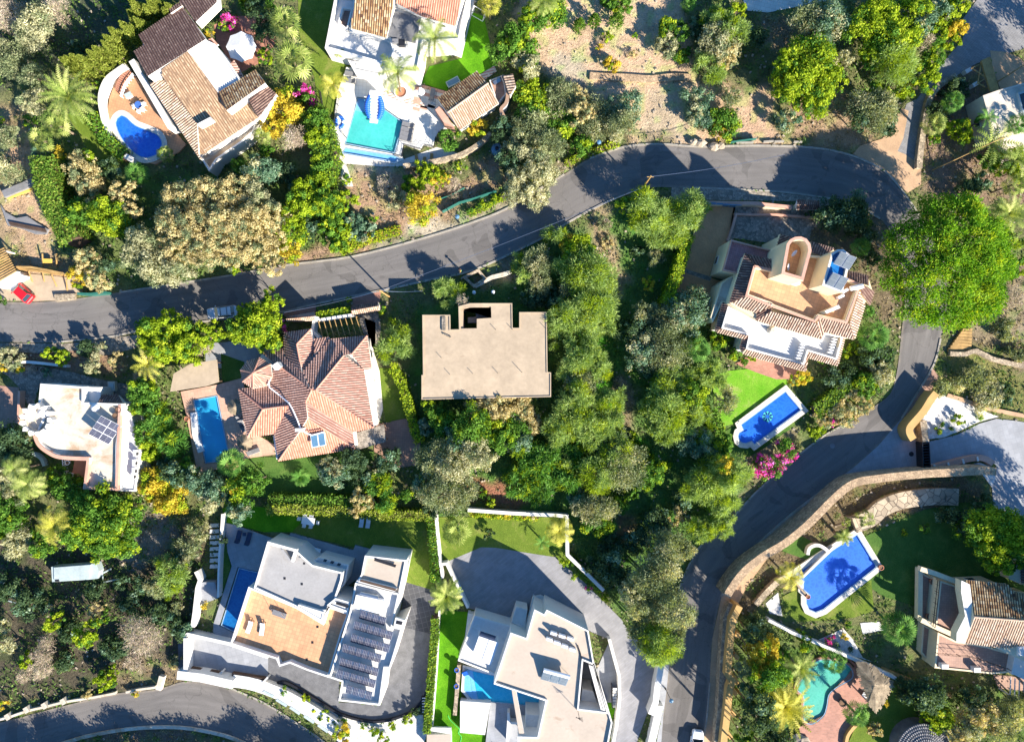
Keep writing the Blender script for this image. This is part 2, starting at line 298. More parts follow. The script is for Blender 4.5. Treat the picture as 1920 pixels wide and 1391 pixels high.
# ------------------------------------------------------------------ mesh building
def tag(o, label=None, cat=None, group=None, kind=None):
    for k, v in (('label', label), ('category', cat), ('group', group), ('kind', kind)):
        if v: o[k] = v
    return o
WL = {}                                     # base location of each Empty
def thing(name, label, cat, loc, group=None, rotz=0.0):
    o = bpy.data.objects.new(name, None); sc.collection.objects.link(o); o.empty_display_size = 0.5
    o.location = loc; o.rotation_euler = (0, 0, rotz); WL[o.name] = Vector(loc)
    return tag(o, label, cat, group)
EXC = []; DZ = 0.0       # DZ: extra height of a house whose road lies lower
class MB:
    def __init__(s): s.v = []; s.f = []; s.m = []; s.t = []; s.mats = []
    def mi(s, mat):
        if mat not in s.mats: s.mats.append(mat)
        return s.mats.index(mat)
    def add(s, vs, fs, mat, tint=0.5):
        o = len(s.v); s.v += [tuple(x) for x in vs]; k = s.mi(mat)
        for f in fs: s.f.append(tuple(o + i for i in f)); s.m.append(k); s.t.append(tint)
    def prism(s, poly, z0, z1, mat, top=None, holes=(), bottom=True):
        poly = ccw(poly); holes = [ccw(h)[::-1] for h in holes]; loops = [poly] + holes
        flat = [p for l in loops for p in l]; n = len(flat)
        tri = tessellate_polygon([[Vector((p[0], p[1], 0)) for p in l] for l in loops])
        def orient(t):
            a, b, c = (flat[i] for i in t)
            return tuple(t) if (b[0] - a[0]) * (c[1] - a[1]) - (b[1] - a[1]) * (c[0] - a[0]) > 0 else tuple(t)[::-1]
        tri = [orient(t) for t in tri]
        s.add([(p[0], p[1], z1) for p in flat], tri, top or mat)
        if z1 - z0 < 1e-5: return s
        if bottom: s.add([(p[0], p[1], z0) for p in flat], [t[::-1] for t in tri], mat)
        for l in loops:
            k = len(l); vs = [(p[0], p[1], z0) for p in l] + [(p[0], p[1], z1) for p in l]
            s.add(vs, [(i, (i + 1) % k, k + (i + 1) % k, k + i) for i in range(k)], mat)
        return s
    def box(s, c, size, mat, rz=0.0, tilt=0.0, top=None):
        x, y, z = (a / 2 for a in size); ca, sa = math.cos(rz), math.sin(rz); ct, stl = math.cos(tilt), math.sin(tilt)
        vs = []
        for dz in (-z, z):
            for dx, dy in ((-x, -y), (x, -y), (x, y), (-x, y)):
                yy = dy * ct - dz * stl; zz = dy * stl + dz * ct
                vs.append((c[0] + dx * ca - yy * sa, c[1] + dx * sa + yy * ca, c[2] + zz))
        s.add(vs, [(3, 2, 1, 0), (0, 1, 5, 4), (1, 2, 6, 5), (2, 3, 7, 6), (3, 0, 4, 7)], mat)
        s.add(vs, [(4, 5, 6, 7)], top or mat); return s
    def ribbon(s, pts, wd, z0, z1, mat, closed=False, top=None):
        """a wall or kerb of width wd along a line of ground points"""
        n = len(pts); L = []; Rr = []
        for i in range(n):
            a = Vector(pts[i - 1][:2]) if (closed or i) else Vector(pts[i][:2])
            c = Vector(pts[(i + 1) % n][:2]) if (closed or i < n - 1) else Vector(pts[i][:2])
            p = Vector(pts[i][:2]); d1 = (p - a); d2 = (c - p)
            d1 = d1.normalized() if d1.length > 1e-6 else d2.normalized(); d2 = d2.normalized() if d2.length > 1e-6 else d1
            m = Vector((-d1.y, d1.x)) + Vector((-d2.y, d2.x)); m = m.normalized() if m.length > 1e-3 else Vector((-d1.y, d1.x))
            k = max(0.45, m.dot(Vector((-d1.y, d1.x)))); m = m * (wd / 2 / k)
            L.append(p + m); Rr.append(p - m)
        vs = []
        for i in range(n):
            vs += [(L[i].x, L[i].y, z0), (Rr[i].x, Rr[i].y, z0), (Rr[i].x, Rr[i].y, z1), (L[i].x, L[i].y, z1)]
        seg = range(n if closed else n - 1); side = []; tp = []
        for i in seg:
            a, b2 = 4 * i, 4 * ((i + 1) % n)
            side += [(a + 1, b2 + 1, b2 + 2, a + 2), (b2, a, a + 3, b2 + 3)]; tp.append((a + 2, b2 + 2, b2 + 3, a + 3))
        if not closed: side += [(0, 1, 2, 3), (4 * n - 3, 4 * n - 4, 4 * n - 1, 4 * n - 2)]
        s.add(vs, side, mat); s.add(vs, tp, top or mat); return s
    def tube(s, a, b, r, mat, r2=None, n=8, cap=True):
        a, b = Vector(a), Vector(b); d = (b - a).normalized(); u = d.orthogonal().normalized(); w_ = d.cross(u)
        r2 = r if r2 is None else r2; vs = []
        for c, rr in ((a, r), (b, r2)):
            for i in range(n):
                t = 2 * math.pi * i / n; vs.append(c + u * (rr * math.cos(t)) + w_ * (rr * math.sin(t)))
        fs = [(i, (i + 1) % n, n + (i + 1) % n, n + i) for i in range(n)]
        if cap: fs += [tuple(range(n))[::-1], tuple(range(n, 2 * n))]
        s.add(vs, fs, mat); return s
    def lathe(s, c, prof, mat, n=20):
        vs = []
        for r_, z_ in prof:
            for i in range(n):
                t = 2 * math.pi * i / n; vs.append((c[0] + r_ * math.cos(t), c[1] + r_ * math.sin(t), c[2] + z_))
        fs = [(k * n + i, k * n + (i + 1) % n, (k + 1) * n + (i + 1) % n, (k + 1) * n + i) for k in range(len(prof) - 1) for i in range(n)]
        s.add(vs, fs, mat); return s
    def blob(s, c, r, mat, n=8, jit=0.0, seed=0):
        rng = random.Random(seed); vs = []; m_ = n // 2
        for j in range(m_ + 1):
            ph = math.pi * j / m_
            for i in range(n):
                t = 2 * math.pi * i / n; k = 1 + jit * (rng.random() - 0.5) * 2
                vs.append((c[0] + r[0] * k * math.sin(ph) * math.cos(t), c[1] + r[1] * k * math.sin(ph) * math.sin(t), c[2] - r[2] * k * math.cos(ph)))
        fs = [(j * n + i, j * n + (i + 1) % n, (j + 1) * n + (i + 1) % n, (j + 1) * n + i) for j in range(m_) for i in range(n)]
        s.add(vs, fs, mat); return s
    def build(s, name, parent=None, label=None, cat=None, group=None, kind=None, smooth_=False, local=False, origin=None):
        me = bpy.data.meshes.new(name)
        v = np.array(s.v, dtype=np.float64).reshape(-1, 3)
        o = bpy.data.objects.new(name, me)
        if parent is not None:
            o.parent = parent
            if not local:
                off = Vector((0, 0, 0)); p_ = parent
                while p_ is not None: off += WL.get(p_.name, Vector((0, 0, 0))); p_ = p_.parent
                v = v - np.array(off)
        elif not local:
            off = Vector(origin) if origin is not None else Vector((*((v.min(0) + v.max(0)) / 2)[:2], v[:, 2].min()))
            v = v - np.array(off); o.location = off; WL[o.name] = Vector((off))
        me.from_pydata(v.tolist(), [], s.f); me.update()
        for m_ in s.mats: me.materials.append(M[m_])
        me.polygons.foreach_set('material_index', s.m)
        if smooth_: me.polygons.foreach_set('use_smooth', [True] * len(s.f))
        if len(set(s.t)) > 1:
            at_ = me.attributes.new('tint', 'FLOAT', 'FACE'); at_.data.foreach_set('value', s.t)
        sc.collection.objects.link(o)
        if o.name not in WL: WL[o.name] = Vector((0, 0, 0))
        return tag(o, label, cat, group, kind)
def Pw(pts, z=0.0): return [P2(p, z) for p in pts]
def sheet(name, label, poly, z, mat, z0=0.0, holes=(), kind='structure', sm=0, cat=None):
    EXC.append(list(poly))
    if sm: poly = smooth(poly, sm, True)
    return MB().prism(Pw(poly, z), z0, z, mat, holes=[Pw(h, z) for h in holes], bottom=False).build(name, label=label, kind=kind, cat=cat)
def wall(name, label, pts, wd, h, mat, sm=0, closed=False, cat='wall', cap=None, z0=-0.1, zt=None, group=None):
    if sm: pts = smooth(pts, sm, closed)
    W_ = Pw(pts, h if zt is None else zt)
    o = MB().ribbon(W_, wd, z0, h, mat, closed).build(name, label=label, cat=cat, group=group)
    if cap: MB().ribbon(W_, wd + 0.08, h, h + 0.06, cap, closed).build('coping', o)
    return o
def block(root, poly, z, par, wallm, roofm, parm=None, z0=-0.1, pt=0.25, holes=(), nm='wall'):
    z += DZ
    """flat-roofed volume: walls, roof surface, parapet; traced at the top of its parapet"""
    EXC.append([(x * S + 960, 695.5 - y * S) for x, y in Pw(poly, z)]); W_ = ccw(Pw(poly, z)); Hs = [ccw(Pw(h, z)) for h in holes]; zr = z - par
    MB().prism(W_, z0, zr - 0.03, wallm, holes=Hs).build(nm, root)
    MB().prism(inset(W_, 0.01), zr - 0.03, zr, roofm, holes=[inset(h, -0.01) for h in Hs]).build('roof', root)
    if par > 0:
        b_ = MB(); b_.prism(W_, zr, z, parm or wallm, holes=[inset(W_, pt)])
        for h in Hs: b_.prism(inset(h, -pt), zr, z, parm or wallm, holes=[h])
        b_.build('parapet', root)
def roof(root, planes, rib, valley, zb, wallm='white_plaster', pitch=0.40, seed=1, ridge=None, name='roof', ridges=()):
    """tiled slopes: each plane is (outline, uphill point, downhill point, high z, low z)"""
    rng = random.Random(seed); mb = MB(); zb = zb + DZ if zb is not None else None
    for pl in planes:
        poly, hi, lo, zh, zl = pl[:5]; zh += DZ; zl += DZ; rb = pl[5] if len(pl) > 5 else rib; vl = pl[6] if len(pl) > 6 else valley
        h0 = Vector(hi); l0 = Vector(lo); dd = l0 - h0; L2 = dd.length_squared
        def zz(p): return zh + (zl - zh) * (Vector(p) - h0).dot(dd) / L2
        pts = [P(p, zz(p)) for p in poly]
        n = len(pts); A = Vector((0, 0, 0))
        for i in range(n): A += pts[i - 1].cross(pts[i])
        nrm = A.normalized()
        if nrm.z < 0: nrm = -nrm; pts = pts[::-1]
        dn = Vector((nrm.x * nrm.z, nrm.y * nrm.z, nrm.z * nrm.z - 1)).normalized()
        u = dn.cross(nrm).normalized(); c = sum(pts, Vector((0, 0, 0))) / n
        pp = [((p - c).dot(u), (p - c).dot(dn)) for p in pts]
        F = lambda a, b_, h=0.0: c + u * a + dn * b_ + nrm * h
        tri = tessellate_polygon([[Vector((a, b_, 0)) for a, b_ in pp]])
        base_v = [F(a, b_) for a, b_ in pp]
        fs = []
        for t in tri:
            nn = (base_v[t[1]] - base_v[t[0]]).cross(base_v[t[2]] - base_v[t[0]])
            fs.append(tuple(t) if nn.z > 0 else tuple(t)[::-1])
        mb.add(base_v, fs, vl)
        if zb is not None:
            for i in range(n):
                a, b_ = base_v[i], base_v[(i + 1) % n]
                mb.add([a, b_, (b_.x, b_.y, min(b_.z, zb)), (a.x, a.y, min(a.z, zb))], [(3, 2, 1, 0)], wallm)
        us = [a for a, _ in pp]; k = math.floor(min(us) / pitch)
        while k * pitch < max(us):
            cu = (k + 0.5) * pitch; k += 1; xs = []
            for i in range(n):
                (a0, b0), (a1, b1) = pp[i], pp[(i + 1) % n]
                if (a0 <= cu) != (a1 <= cu): xs.append(b0 + (b1 - b0) * (cu - a0) / (a1 - a0))
            xs.sort()
            for v0, v1 in zip(xs[::2], xs[1::2]):
                v1 += 0.06; L = v1 - v0
                if L < 0.15: continue
                m_ = max(1, round(L / 0.45)); hw = pitch * 0.33; ht = pitch * 0.26; row = rng.random() * 0.2
                for j in range(m_):
                    a, b_ = v0 + L * j / m_, v0 + L * (j + 1) / m_
                    e = 0.02
                    prof0 = [(-hw * .85, 0), (-hw * .55, ht * .75), (hw * .55, ht * .75), (hw * .85, 0)]
                    prof1 = [(-hw, 0), (-hw * .6, ht), (hw * .6, ht), (hw, 0)]
                    vs = [F(cu + x, a, y) for x, y in prof0] + [F(cu + x, b_, y) for x, y in prof1]
                    mb.add(vs, [(0, 4, 5, 1), (1, 5, 6, 2), (2, 6, 7, 3)] + ([(4, 7, 6, 5)] if j == m_ - 1 else []), rb,
                           min(1, max(0, rng.gauss(0.42, 0.22) + row)))
    for a, b_ in ridges:
        A_, B_ = P(a[:2], a[2]), P(b_[:2], b_[2]); mb.tube(A_, B_, 0.14, ridge or rib, n=7)
    if len(set(mb.t)) == 1: mb.t[0] = 0.51
    return mb.build(name, root)
def windows(root, segs, z=0.9, w_=1.3, h_=1.3, frame='white_plaster', every=3.5):
    """windows set in the outer face of walls; segs are pairs of top-traced pixel points with their z"""
    for (a, b_, zt) in segs:
        A_, B_ = Vector(P2(a, zt)), Vector(P2(b_, zt)); d = B_ - A_; L = d.length
        if L < w_ + 0.4: continue
        d.normalize(); nrm = Vector((d.y, -d.x)); n = max(1, int(L / every)); ang = math.atan2(d.y, d.x)
        for i in range(n):
            c = A_ + d * (L * (i + 0.5) / n) + nrm * 0.03
            f = MB().box((c.x, c.y, z + h_ / 2), (w_, 0.10, h_), frame, ang).build('window', root)
            c2 = c + nrm * 0.045
            MB().box((c2.x, c2.y, z + h_ / 2), (w_ - 0.2, 0.06, h_ - 0.2), 'window_glass', ang).build('pane', f)
def pool(label, outline, cw, floor, cm='cream_stone', z=0.34, sm=0, steps=(), mosaic=None, wmat='water_clear', zc=None):
    if sm: outline = smooth(outline, sm, True)
    EXC.append(list(outline)); W_ = ccw(Pw(outline, z)); c = Vector((*np.mean(np.array(W_), axis=0), 0))
    root = thing('swimming_pool', label, 'swimming pool', c)
    if cw > 0: MB().prism(inset(W_, -cw), 0.0, z, cm, holes=[W_]).build('coping', root)
    MB().prism(inset(W_, -0.02), 0.02, 0.06, floor).build('basin', root)
    MB().prism(W_, z - 0.10, z - 0.03, 'blue_tile', holes=[inset(W_, .14)]).build('waterline_tiles', root)
    for st_, zs, mt in steps: MB().prism(Pw(st_, z), 0.06, zs, mt).build('step', root)
    if mosaic:
        p_, r_ = mosaic; cc = P2(p_, z); b_ = MB()
        for k in range(8):
            t = k * math.pi / 4; b_.lathe((cc[0] + r_ * .6 * math.cos(t), cc[1] + r_ * .6 * math.sin(t), 0.065), [(0.0, 0.004), (r_ * .38, 0.004), (r_ * .38, 0)], 'pool_teal', 12)
            b_.lathe((cc[0] + r_ * .6 * math.cos(t), cc[1] + r_ * .6 * math.sin(t), 0.066), [(r_ * .30, 0.006), (r_ * .38, 0.006)], 'pool_navy', 12)
        b_.build('mosaic', root)
    MB().prism(inset(W_, 0.005), z - 0.06, z - 0.06, wmat).build('water', root)
    return root
def fence(name, label, pts, h, mat, step=2.0, rails=2, r=0.04, cat='fence', sm=0, pickets=0.0, z0=0.0, post=0.06):
    if sm: pts = smooth(pts, sm)
    W_ = Pw(pts, h + z0); a = np.array(W_); L = float(np.hypot(*np.diff(a, axis=0).T).sum())
    root = thing(name, label, cat, (*W_[0], z0)); n = max(2, int(L / step) + 1); pp = resample(W_, n)
    for p in pp: MB().box((p[0], p[1], z0 + h / 2), (post, post, h), mat).build('post', root)
    b_ = MB()
    for k in range(rails):
        zk = z0 + h * (k + 1) / rails - 0.03
        for i in range(len(W_) - 1): b_.tube((*W_[i], zk), (*W_[i + 1], zk), r, mat, n=5)
    b_.build('rail', root)
    if pickets:
        b_ = MB()
        for p in resample(W_, max(3, int(L / pickets))): b_.tube((p[0], p[1], z0), (p[0], p[1], z0 + h), 0.02, mat, n=4)
        b_.build('infill', root)
    return root
def copy_tree(o, parent=None):
    c = o.copy(); sc.collection.objects.link(c); c.parent = parent
    for ch in o.children: copy_tree(ch, c)
    return c
def place(o, p, z, rz, label=None):
    v = P(p, z); o.location = v; o.rotation_euler = (0, 0, R(rz))
    if label: o['label'] = label
    return o
# ------------------------------------------------------------------ the ground
def value_noise(x, y, s, seed):
    r = np.random.RandomState(seed).rand(64, 64); x = x / s % 64; y = y / s % 64
    i, j = x.astype(int), y.astype(int); f, g = x - i, y - j; f = f * f * (3 - 2 * f); g = g * g * (3 - 2 * g)
    i1, j1 = (i + 1) % 64, (j + 1) % 64
    return (r[i, j] * (1 - f) + r[i1, j] * f) * (1 - g) + (r[i, j1] * (1 - f) + r[i1, j1] * f) * g
def inside(poly, X, Y):
    r = np.zeros(X.shape, bool); n = len(poly)
    for i in range(n):
        (x0, y0), (x1, y1) = poly[i - 1], poly[i]
        if y0 == y1: continue
        c = ((y0 <= Y) != (y1 <= Y)) & (X < (x1 - x0) * (Y - y0) / (y1 - y0) + x0); r ^= c
    return r
ZONES = [
 # west plot, building site and slopes
 ((.34, .26, .15), 'o', "-60,190 60,200 95,330 110,450 150,560 -60,565"),
 ((.50, .33, .21), 'o', "20,230 62,240 75,300 70,345 0,360 5,330"),
 ((.52, .36, .23), 'o', "0,362 78,345 100,410 112,470 60,500 20,440 0,420"),
 ((.44, .33, .24), 'o', "20,500 60,500 140,515 150,550 60,566 -40,566"),
 ((.07, .08, .05), 'o', "-60,-60 330,-60 250,60 110,120 20,160 -60,170"),
 ((.18, .17, .08), 'o', "130,210 180,215 215,330 190,360 130,290"),
 ((.10, .13, .045), 'o', "60,200 130,200 210,300 400,330 560,300 640,340 640,440 480,520 200,540 100,430"),
 ((.46, .40, .31), 'o', "625,300 760,312 760,345 700,400 660,405 640,350"),
 ((.42, .28, .18), 'o', "640,330 700,320 860,330 945,300 950,350 870,380 800,440 760,440 700,420 660,400"),
 ((.56, .48, .36), 'o', "700,455 790,425 905,395 960,365 965,385 900,412 792,448 700,474"),
 ((.42, .28, .19), 'o', "540,470 640,468 700,455 700,476 640,486 540,500"),
 # top centre bare slope
 ((.62, .44, .29), 'o', "960,-60 1230,-60 1300,50 1310,140 1420,170 1450,240 1420,270 1200,262 1060,160 1020,110 985,60"),
 ((.50, .42, .31), 'o', "1035,100 1100,110 1105,150 1050,165"),
 ((.52, .41, .28), 'o', "1195,165 1290,160 1290,262 1210,262"),
 ((.58, .39, .26), 'o', "1380,170 1450,160 1470,250 1560,275 1400,270"),
 ((.30, .22, .14), 'o', "1430,20 1500,40 1500,90 1430,90"),
 ((.40, .28, .18), 'o', "1480,190 1590,160 1640,220 1650,290 1500,275"),
 ((.40, .32, .22), 'o', "1040,320 1110,292 1180,268 1300,265 1300,280 1180,280 1110,300 1060,330"),
 # east
 ((.20, .14, .10), 'o', "1730,150 1930,110 1990,400 1730,360"),
 ((.24, .19, .12), 'o', "1780,620 1870,510 1990,480 1990,780 1760,730"),
 ((.32, .26, .17), 'o', "1820,560 1990,520 1990,660 1850,640"),
 ((.22, .22, .08), 'o', "1740,680 1830,650 1990,740 1990,790 1740,745"),
 # the ravine in the middle
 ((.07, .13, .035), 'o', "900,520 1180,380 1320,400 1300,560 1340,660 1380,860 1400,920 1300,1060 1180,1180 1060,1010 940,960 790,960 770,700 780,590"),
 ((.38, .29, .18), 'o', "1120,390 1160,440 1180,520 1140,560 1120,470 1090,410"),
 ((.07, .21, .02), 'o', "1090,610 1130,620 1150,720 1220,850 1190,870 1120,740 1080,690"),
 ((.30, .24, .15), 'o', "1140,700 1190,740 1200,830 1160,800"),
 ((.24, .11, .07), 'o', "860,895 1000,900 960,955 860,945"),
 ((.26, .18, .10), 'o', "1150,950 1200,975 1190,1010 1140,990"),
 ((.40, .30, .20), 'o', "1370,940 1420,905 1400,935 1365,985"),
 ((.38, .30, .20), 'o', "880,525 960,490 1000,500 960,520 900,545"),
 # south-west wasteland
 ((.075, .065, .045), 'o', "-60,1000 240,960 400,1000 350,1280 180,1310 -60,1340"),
 ((.22, .17, .11), 'o', "225,1250 330,1240 335,1285 230,1300"),
 ((.28, .25, .22), 'o', "240,970 300,960 330,1010 250,1075 225,1050"),
 ((.17, .12, .09), 'o', "200,1370 330,1368 430,1391 120,1400"),
 # gardens and verges
 ((.20, .13, .09), 'o', "0,655 230,655 240,700 60,690 0,680"),
 ((.13, .10, .06), 'o', "1560,900 1800,890 1860,900 1850,940 1600,990 1500,1060 1440,1130 1380,1150 1400,1080"),
 ((.09, .12, .04), 'o', "1370,1150 1500,1190 1640,1290 1990,1300 1990,1450 1380,1450"),
 ((.11, .14, .05), 'o', "1540,700 1670,640 1680,720 1560,800 1480,870 1400,880 1360,800 1350,690 1420,680"),
 ((.14, .11, .07), 'o', "1500,380 1700,390 1690,620 1600,560 1500,440"),
 ((.30, .23, .15), 'o', "1380,820 1500,800 1480,850 1430,900 1390,880"),
]
xs = np.concatenate([[-900, -400, -200], np.arange(-95, 95.01, 0.5), [200, 400, 900]])
ys = np.concatenate([[-900, -400, -200], np.arange(-72, 72.01, 0.5), [200, 400, 900]])
X, Y = np.meshgrid(xs, ys); nx, ny = len(xs), len(ys)
PX, PY = X * S + 960, 695.5 - Y * S
wx = (value_noise(PX, PY, 22, 1) - .5) * 34 + (value_noise(PX, PY, 9, 2) - .5) * 16
wy = (value_noise(PX, PY, 22, 3) - .5) * 34 + (value_noise(PX, PY, 9, 4) - .5) * 16
C = np.ones((ny, nx, 3)) * np.array([.12, .125, .055])
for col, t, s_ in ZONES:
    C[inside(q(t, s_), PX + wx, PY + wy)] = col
for _ in range(2):
    C[1:-1, 1:-1] = (C[1:-1, 1:-1] * 2 + C[:-2, 1:-1] + C[2:, 1:-1] + C[1:-1, :-2] + C[1:-1, 2:]) / 6
g = value_noise(PX, PY, 14, 7); k = np.clip((g - .62) * 4, 0, .5)[..., None]
C = C * (1 - k) + C * np.array([.75, 1.25, .6]) * k
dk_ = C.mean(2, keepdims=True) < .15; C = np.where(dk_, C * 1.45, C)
ZG = -0.01 - 0.07 * value_noise(PX, PY, 30, 5)          # gentle bumps, always below the paving
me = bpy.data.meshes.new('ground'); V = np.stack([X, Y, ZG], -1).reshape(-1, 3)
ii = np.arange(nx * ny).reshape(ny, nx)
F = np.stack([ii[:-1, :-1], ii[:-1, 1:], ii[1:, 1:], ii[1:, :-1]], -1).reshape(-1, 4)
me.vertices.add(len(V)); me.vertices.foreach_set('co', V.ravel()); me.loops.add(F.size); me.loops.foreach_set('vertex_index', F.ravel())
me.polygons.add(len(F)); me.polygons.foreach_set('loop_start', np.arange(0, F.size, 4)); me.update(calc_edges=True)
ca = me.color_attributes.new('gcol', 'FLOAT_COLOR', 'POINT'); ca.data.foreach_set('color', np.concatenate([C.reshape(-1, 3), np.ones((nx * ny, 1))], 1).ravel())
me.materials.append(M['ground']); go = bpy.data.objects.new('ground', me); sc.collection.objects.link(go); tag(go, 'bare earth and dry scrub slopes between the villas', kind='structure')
# ------------------------------------------------------------------ roads
def road(name, label, A, B, z=0.02, n=220, mat='asphalt'):
    a, b_ = resample(smooth(A, 6), n), resample(smooth(B, 6), n)
    mb = MB(); vs = []; uvs = []
    K = 9; L = 0; prev = None
    for i in range(n):
        mid = (a[i] + b_[i]) / 2
        if prev is not None: L += math.hypot(*(mid - prev)) / S
        prev = mid
        for j in range(K):
            t = j / (K - 1); p = a[i] * (1 - t) + b_[i] * t; vs.append((*P2(p, z), z)); uvs.append((t, L))
    fs = []
    for i in range(n - 1):
        for j in range(K - 1):
            o_ = i * K + j; fs.append((o_, o_ + 1, o_ + K + 1, o_ + K))
    mb.add(vs, fs, mat)
    o = mb.build(name, label=label, kind='structure', origin=(0, 0, 0))
    uvl = o.data.uv_layers.new(name='UVMap'); lv = np.empty(len(o.data.loops), int); o.data.loops.foreach_get('vertex_index', lv)
    uvl.data.foreach_set('uv', np.array(uvs)[lv].ravel())
    if o.data.polygons[0].normal.z < 0: o.data.flip_normals()
    return o
def kerb(label, pts, wd=0.28, h=0.13, mat='kerb', sm=4, z0=0.0, name='kerb'):
    return MB().ribbon(Pw(smooth(pts, sm) if sm else pts, h), wd, z0, z0 + h, mat).build(name, label=label, kind='structure')
UO = q('o', """-80,563 0,566 99,565 224,548 427,517 537,497 660,481 792,447 897,413 954,389 1005,358 1058,327 1106,297 1168,276 1233,270
 1311,275 1420,273 1524,277 1589,289 1641,310 1670,331 1704,374 1737,425 1765,490 1778,560 1764,635 1751,684 1714,747 1691,784 1647,836
 1602,875 1566,902 1472,974 1408,1035 1371,1087 1353,1118 1336,1196 1332,1254 1331,1280 1325,1352 1318,1391 1306,1470""")
UI = q('o', """-80,641 0,641 99,642 203,632 250,622 330,610 420,598 527,585 592,570 727,542 805,525 886,507 980,465 1038,435 1069,415 1129,383
 1181,361 1207,352 1299,352 1380,355 1460,359.5 1520,367 1566,374 1602,383 1650,410 1676,450 1692,510 1696,570 1690,624 1683,690 1670,737 1639,762 1597,791
 1553,812 1490,859 1420,920 1377,966 1325,1010 1298,1048 1278,1092 1262,1150 1254,1240 1249,1290 1241,1340 1233,1391 1220,1470""")
EXC.append(UO + UI[::-1])
road('road', 'long asphalt road winding across the hillside through a hairpin bend', UO, UI)
BO = q('o', "-80,1372 0,1354 115,1324 216,1300 292,1292 346,1277 390,1279 435,1291 500,1320 560,1358 605,1389 660,1440")
BI = q('o', "-60,1475 40,1420 125,1391 182,1376 260,1365 338,1364 404,1375 448,1389 500,1415 530,1450")
EXC.append(BO + BI[::-1])
road('road', 'asphalt road curving past the white wall at the bottom left', BO, BI, n=90)
kerb('pale kerb along the upper side of the hillside road, from the site fence to the pines', UO[3:12])
kerb('pale kerb round the outside of the hairpin bend', UO[12:23])
kerb('pale kerb on the outer side below the umbrella pine', UO[25:29])
kerb('pale kerb along the ochre wall side of the lower road', UO[31:36], 0.35)
kerb('white kerb beside the road near the white car at the bottom edge', q('d3', "1425,920 1412,1080 1400,1200 1375,1348"), 0.22)
kerb('pale kerb along the villa side of the upper road', UI[2:17], 0.30)
kerb('pale kerb along the garden wall inside the hairpin', UI[18:25], 0.25)
kerb('pale kerb along the bougainvillea side of the lower road', UI[32:41], 0.25)
kerb('white kerb beside the road at the bottom left', BI[1:9], 0.5, 0.25, 'white_old')
kerb('pale kerb below the white letterbox wall of the solar villa', BO[7:], 0.25)
# pavements, verges, driveways and paths (each about 4 mm above the last)
def slab(name, label, tile, pts, z, mat, **k): return sheet(name, label, q(tile, pts), z, mat, **k)
slab('pavement', 'cobbled pavement below the road at the left edge', 'b1', "-100,1165 200,1165 500,1168 780,1128 985,1108 985,1200 760,1255 560,1215 300,1240 -100,1215", 0.05, 'cobble')
slab('path', 'cobbled path beside the white roof terrace villa', 'c1', "-40,-10 250,-20 520,30 760,90 1000,130 1000,330 880,240 640,250 600,240 280,130 250,250 200,260 130,130 60,60", 0.03, 'cobble')
slab('driveway', 'concrete parking forecourt under the red car', 'b1', "-60,860 -60,640 110,650 200,665 560,700 580,790 400,860", 0.03, 'concrete')
slab('pavement', 'grey pavement inside the hairpin bend', 'b4', "-620,45 -400,40 0,72 200,88 560,135 640,150 560,180 450,190 430,145 0,140 -620,130", 0.045, 'cobble')
slab('driveway', 'brown paved driveway beside the tower villa', 'b3', "1370,170 1610,180 1560,440 1470,520 1420,690 1500,720 1440,890 1440,1010 1380,1000 1385,880 1290,800 1160,800 1230,600 1290,430", 0.03, 'brown_drive')
slab('path', 'pale drain strip across the brown driveway', 'b3', "1215,620 1440,690 1425,720 1210,645", 0.034, 'cobble')
slab('gravel', 'grey gravel yard north of the tower villa', 'b3', "1600,160 2260,170 2230,330 2160,330 2130,470 1900,450 1600,410 1550,440", 0.03, 'cobble')
slab('driveway', 'stepped cobbled lane climbing from the hairpin to the top right corner', 'o', "1600,290 1665,300 1720,308 1727,250 1737,200 1765,160 1830,120 1860,110 1925,90 1990,60 1990,-60 1850,-60 1832,0 1806,35 1805,75 1770,115 1745,150 1720,185 1700,195 1690,225 1660,262 1625,270", 0.012, 'grey_paver')
slab('path', 'sandy landing at the foot of the stepped lane', 'a4', "690,1110 740,1050 900,1000 1040,780 1090,800 1050,1000 1010,1090 1060,1110 1180,1190 1180,1330 1080,1390 960,1270 850,1190", 0.03, 'tan_dirt')
slab('driveway', 'pale drive with a sandy corner at the top right house', 'g', "640,390 760,400 860,440 920,500 1100,420 1100,560 980,640 720,690 660,520", 0.03, 'tan_dirt')
slab('driveway', 'grey apron in front of the dark sliding gate at the right', 'c4', "1040,360 1080,410 1120,510 1240,530 1250,750 1100,770 800,800 650,850 605,850 560,815 700,710 870,560", 0.03, 'grey_slab')
slab('driveway', 'wide grey drive behind the dark sliding gate at the right', 'c4', "1235,530 1440,480 1600,400 1720,365 1860,380 2100,420 2100,1200 1900,1080 1700,1000 1690,860 1720,700 1600,620 1480,640 1250,700", 0.034, 'grey_slab')
slab('gravel', 'white pebble garden with plants beside the ochre wall', 'c4', "1300,200 1380,190 1500,250 1660,320 1740,350 1600,385 1440,460 1340,500 1250,510 1180,520 1120,490 1120,440 1150,390 1220,330 1240,280", 0.038, 'pebble')
slab('gravel', 'white pebble bed at the end of the gate planter', 'c4', "1440,710 1600,680 1680,710 1715,790 1690,860 1640,790 1600,740 1440,740", 0.038, 'pebble')
slab('pavement', 'brown pavement along the ochre wall', 'o', "1566,902 1578,912 1500,990 1440,1045 1400,1100 1375,1150 1368,1230 1362,1300 1350,1391 1340,1470 1306,1470 1318,1391 1325,1352 1331,1280 1332,1254 1336,1196 1353,1118 1371,1087 1408,1035 1472,974", 0.04, 'tan_dirt')
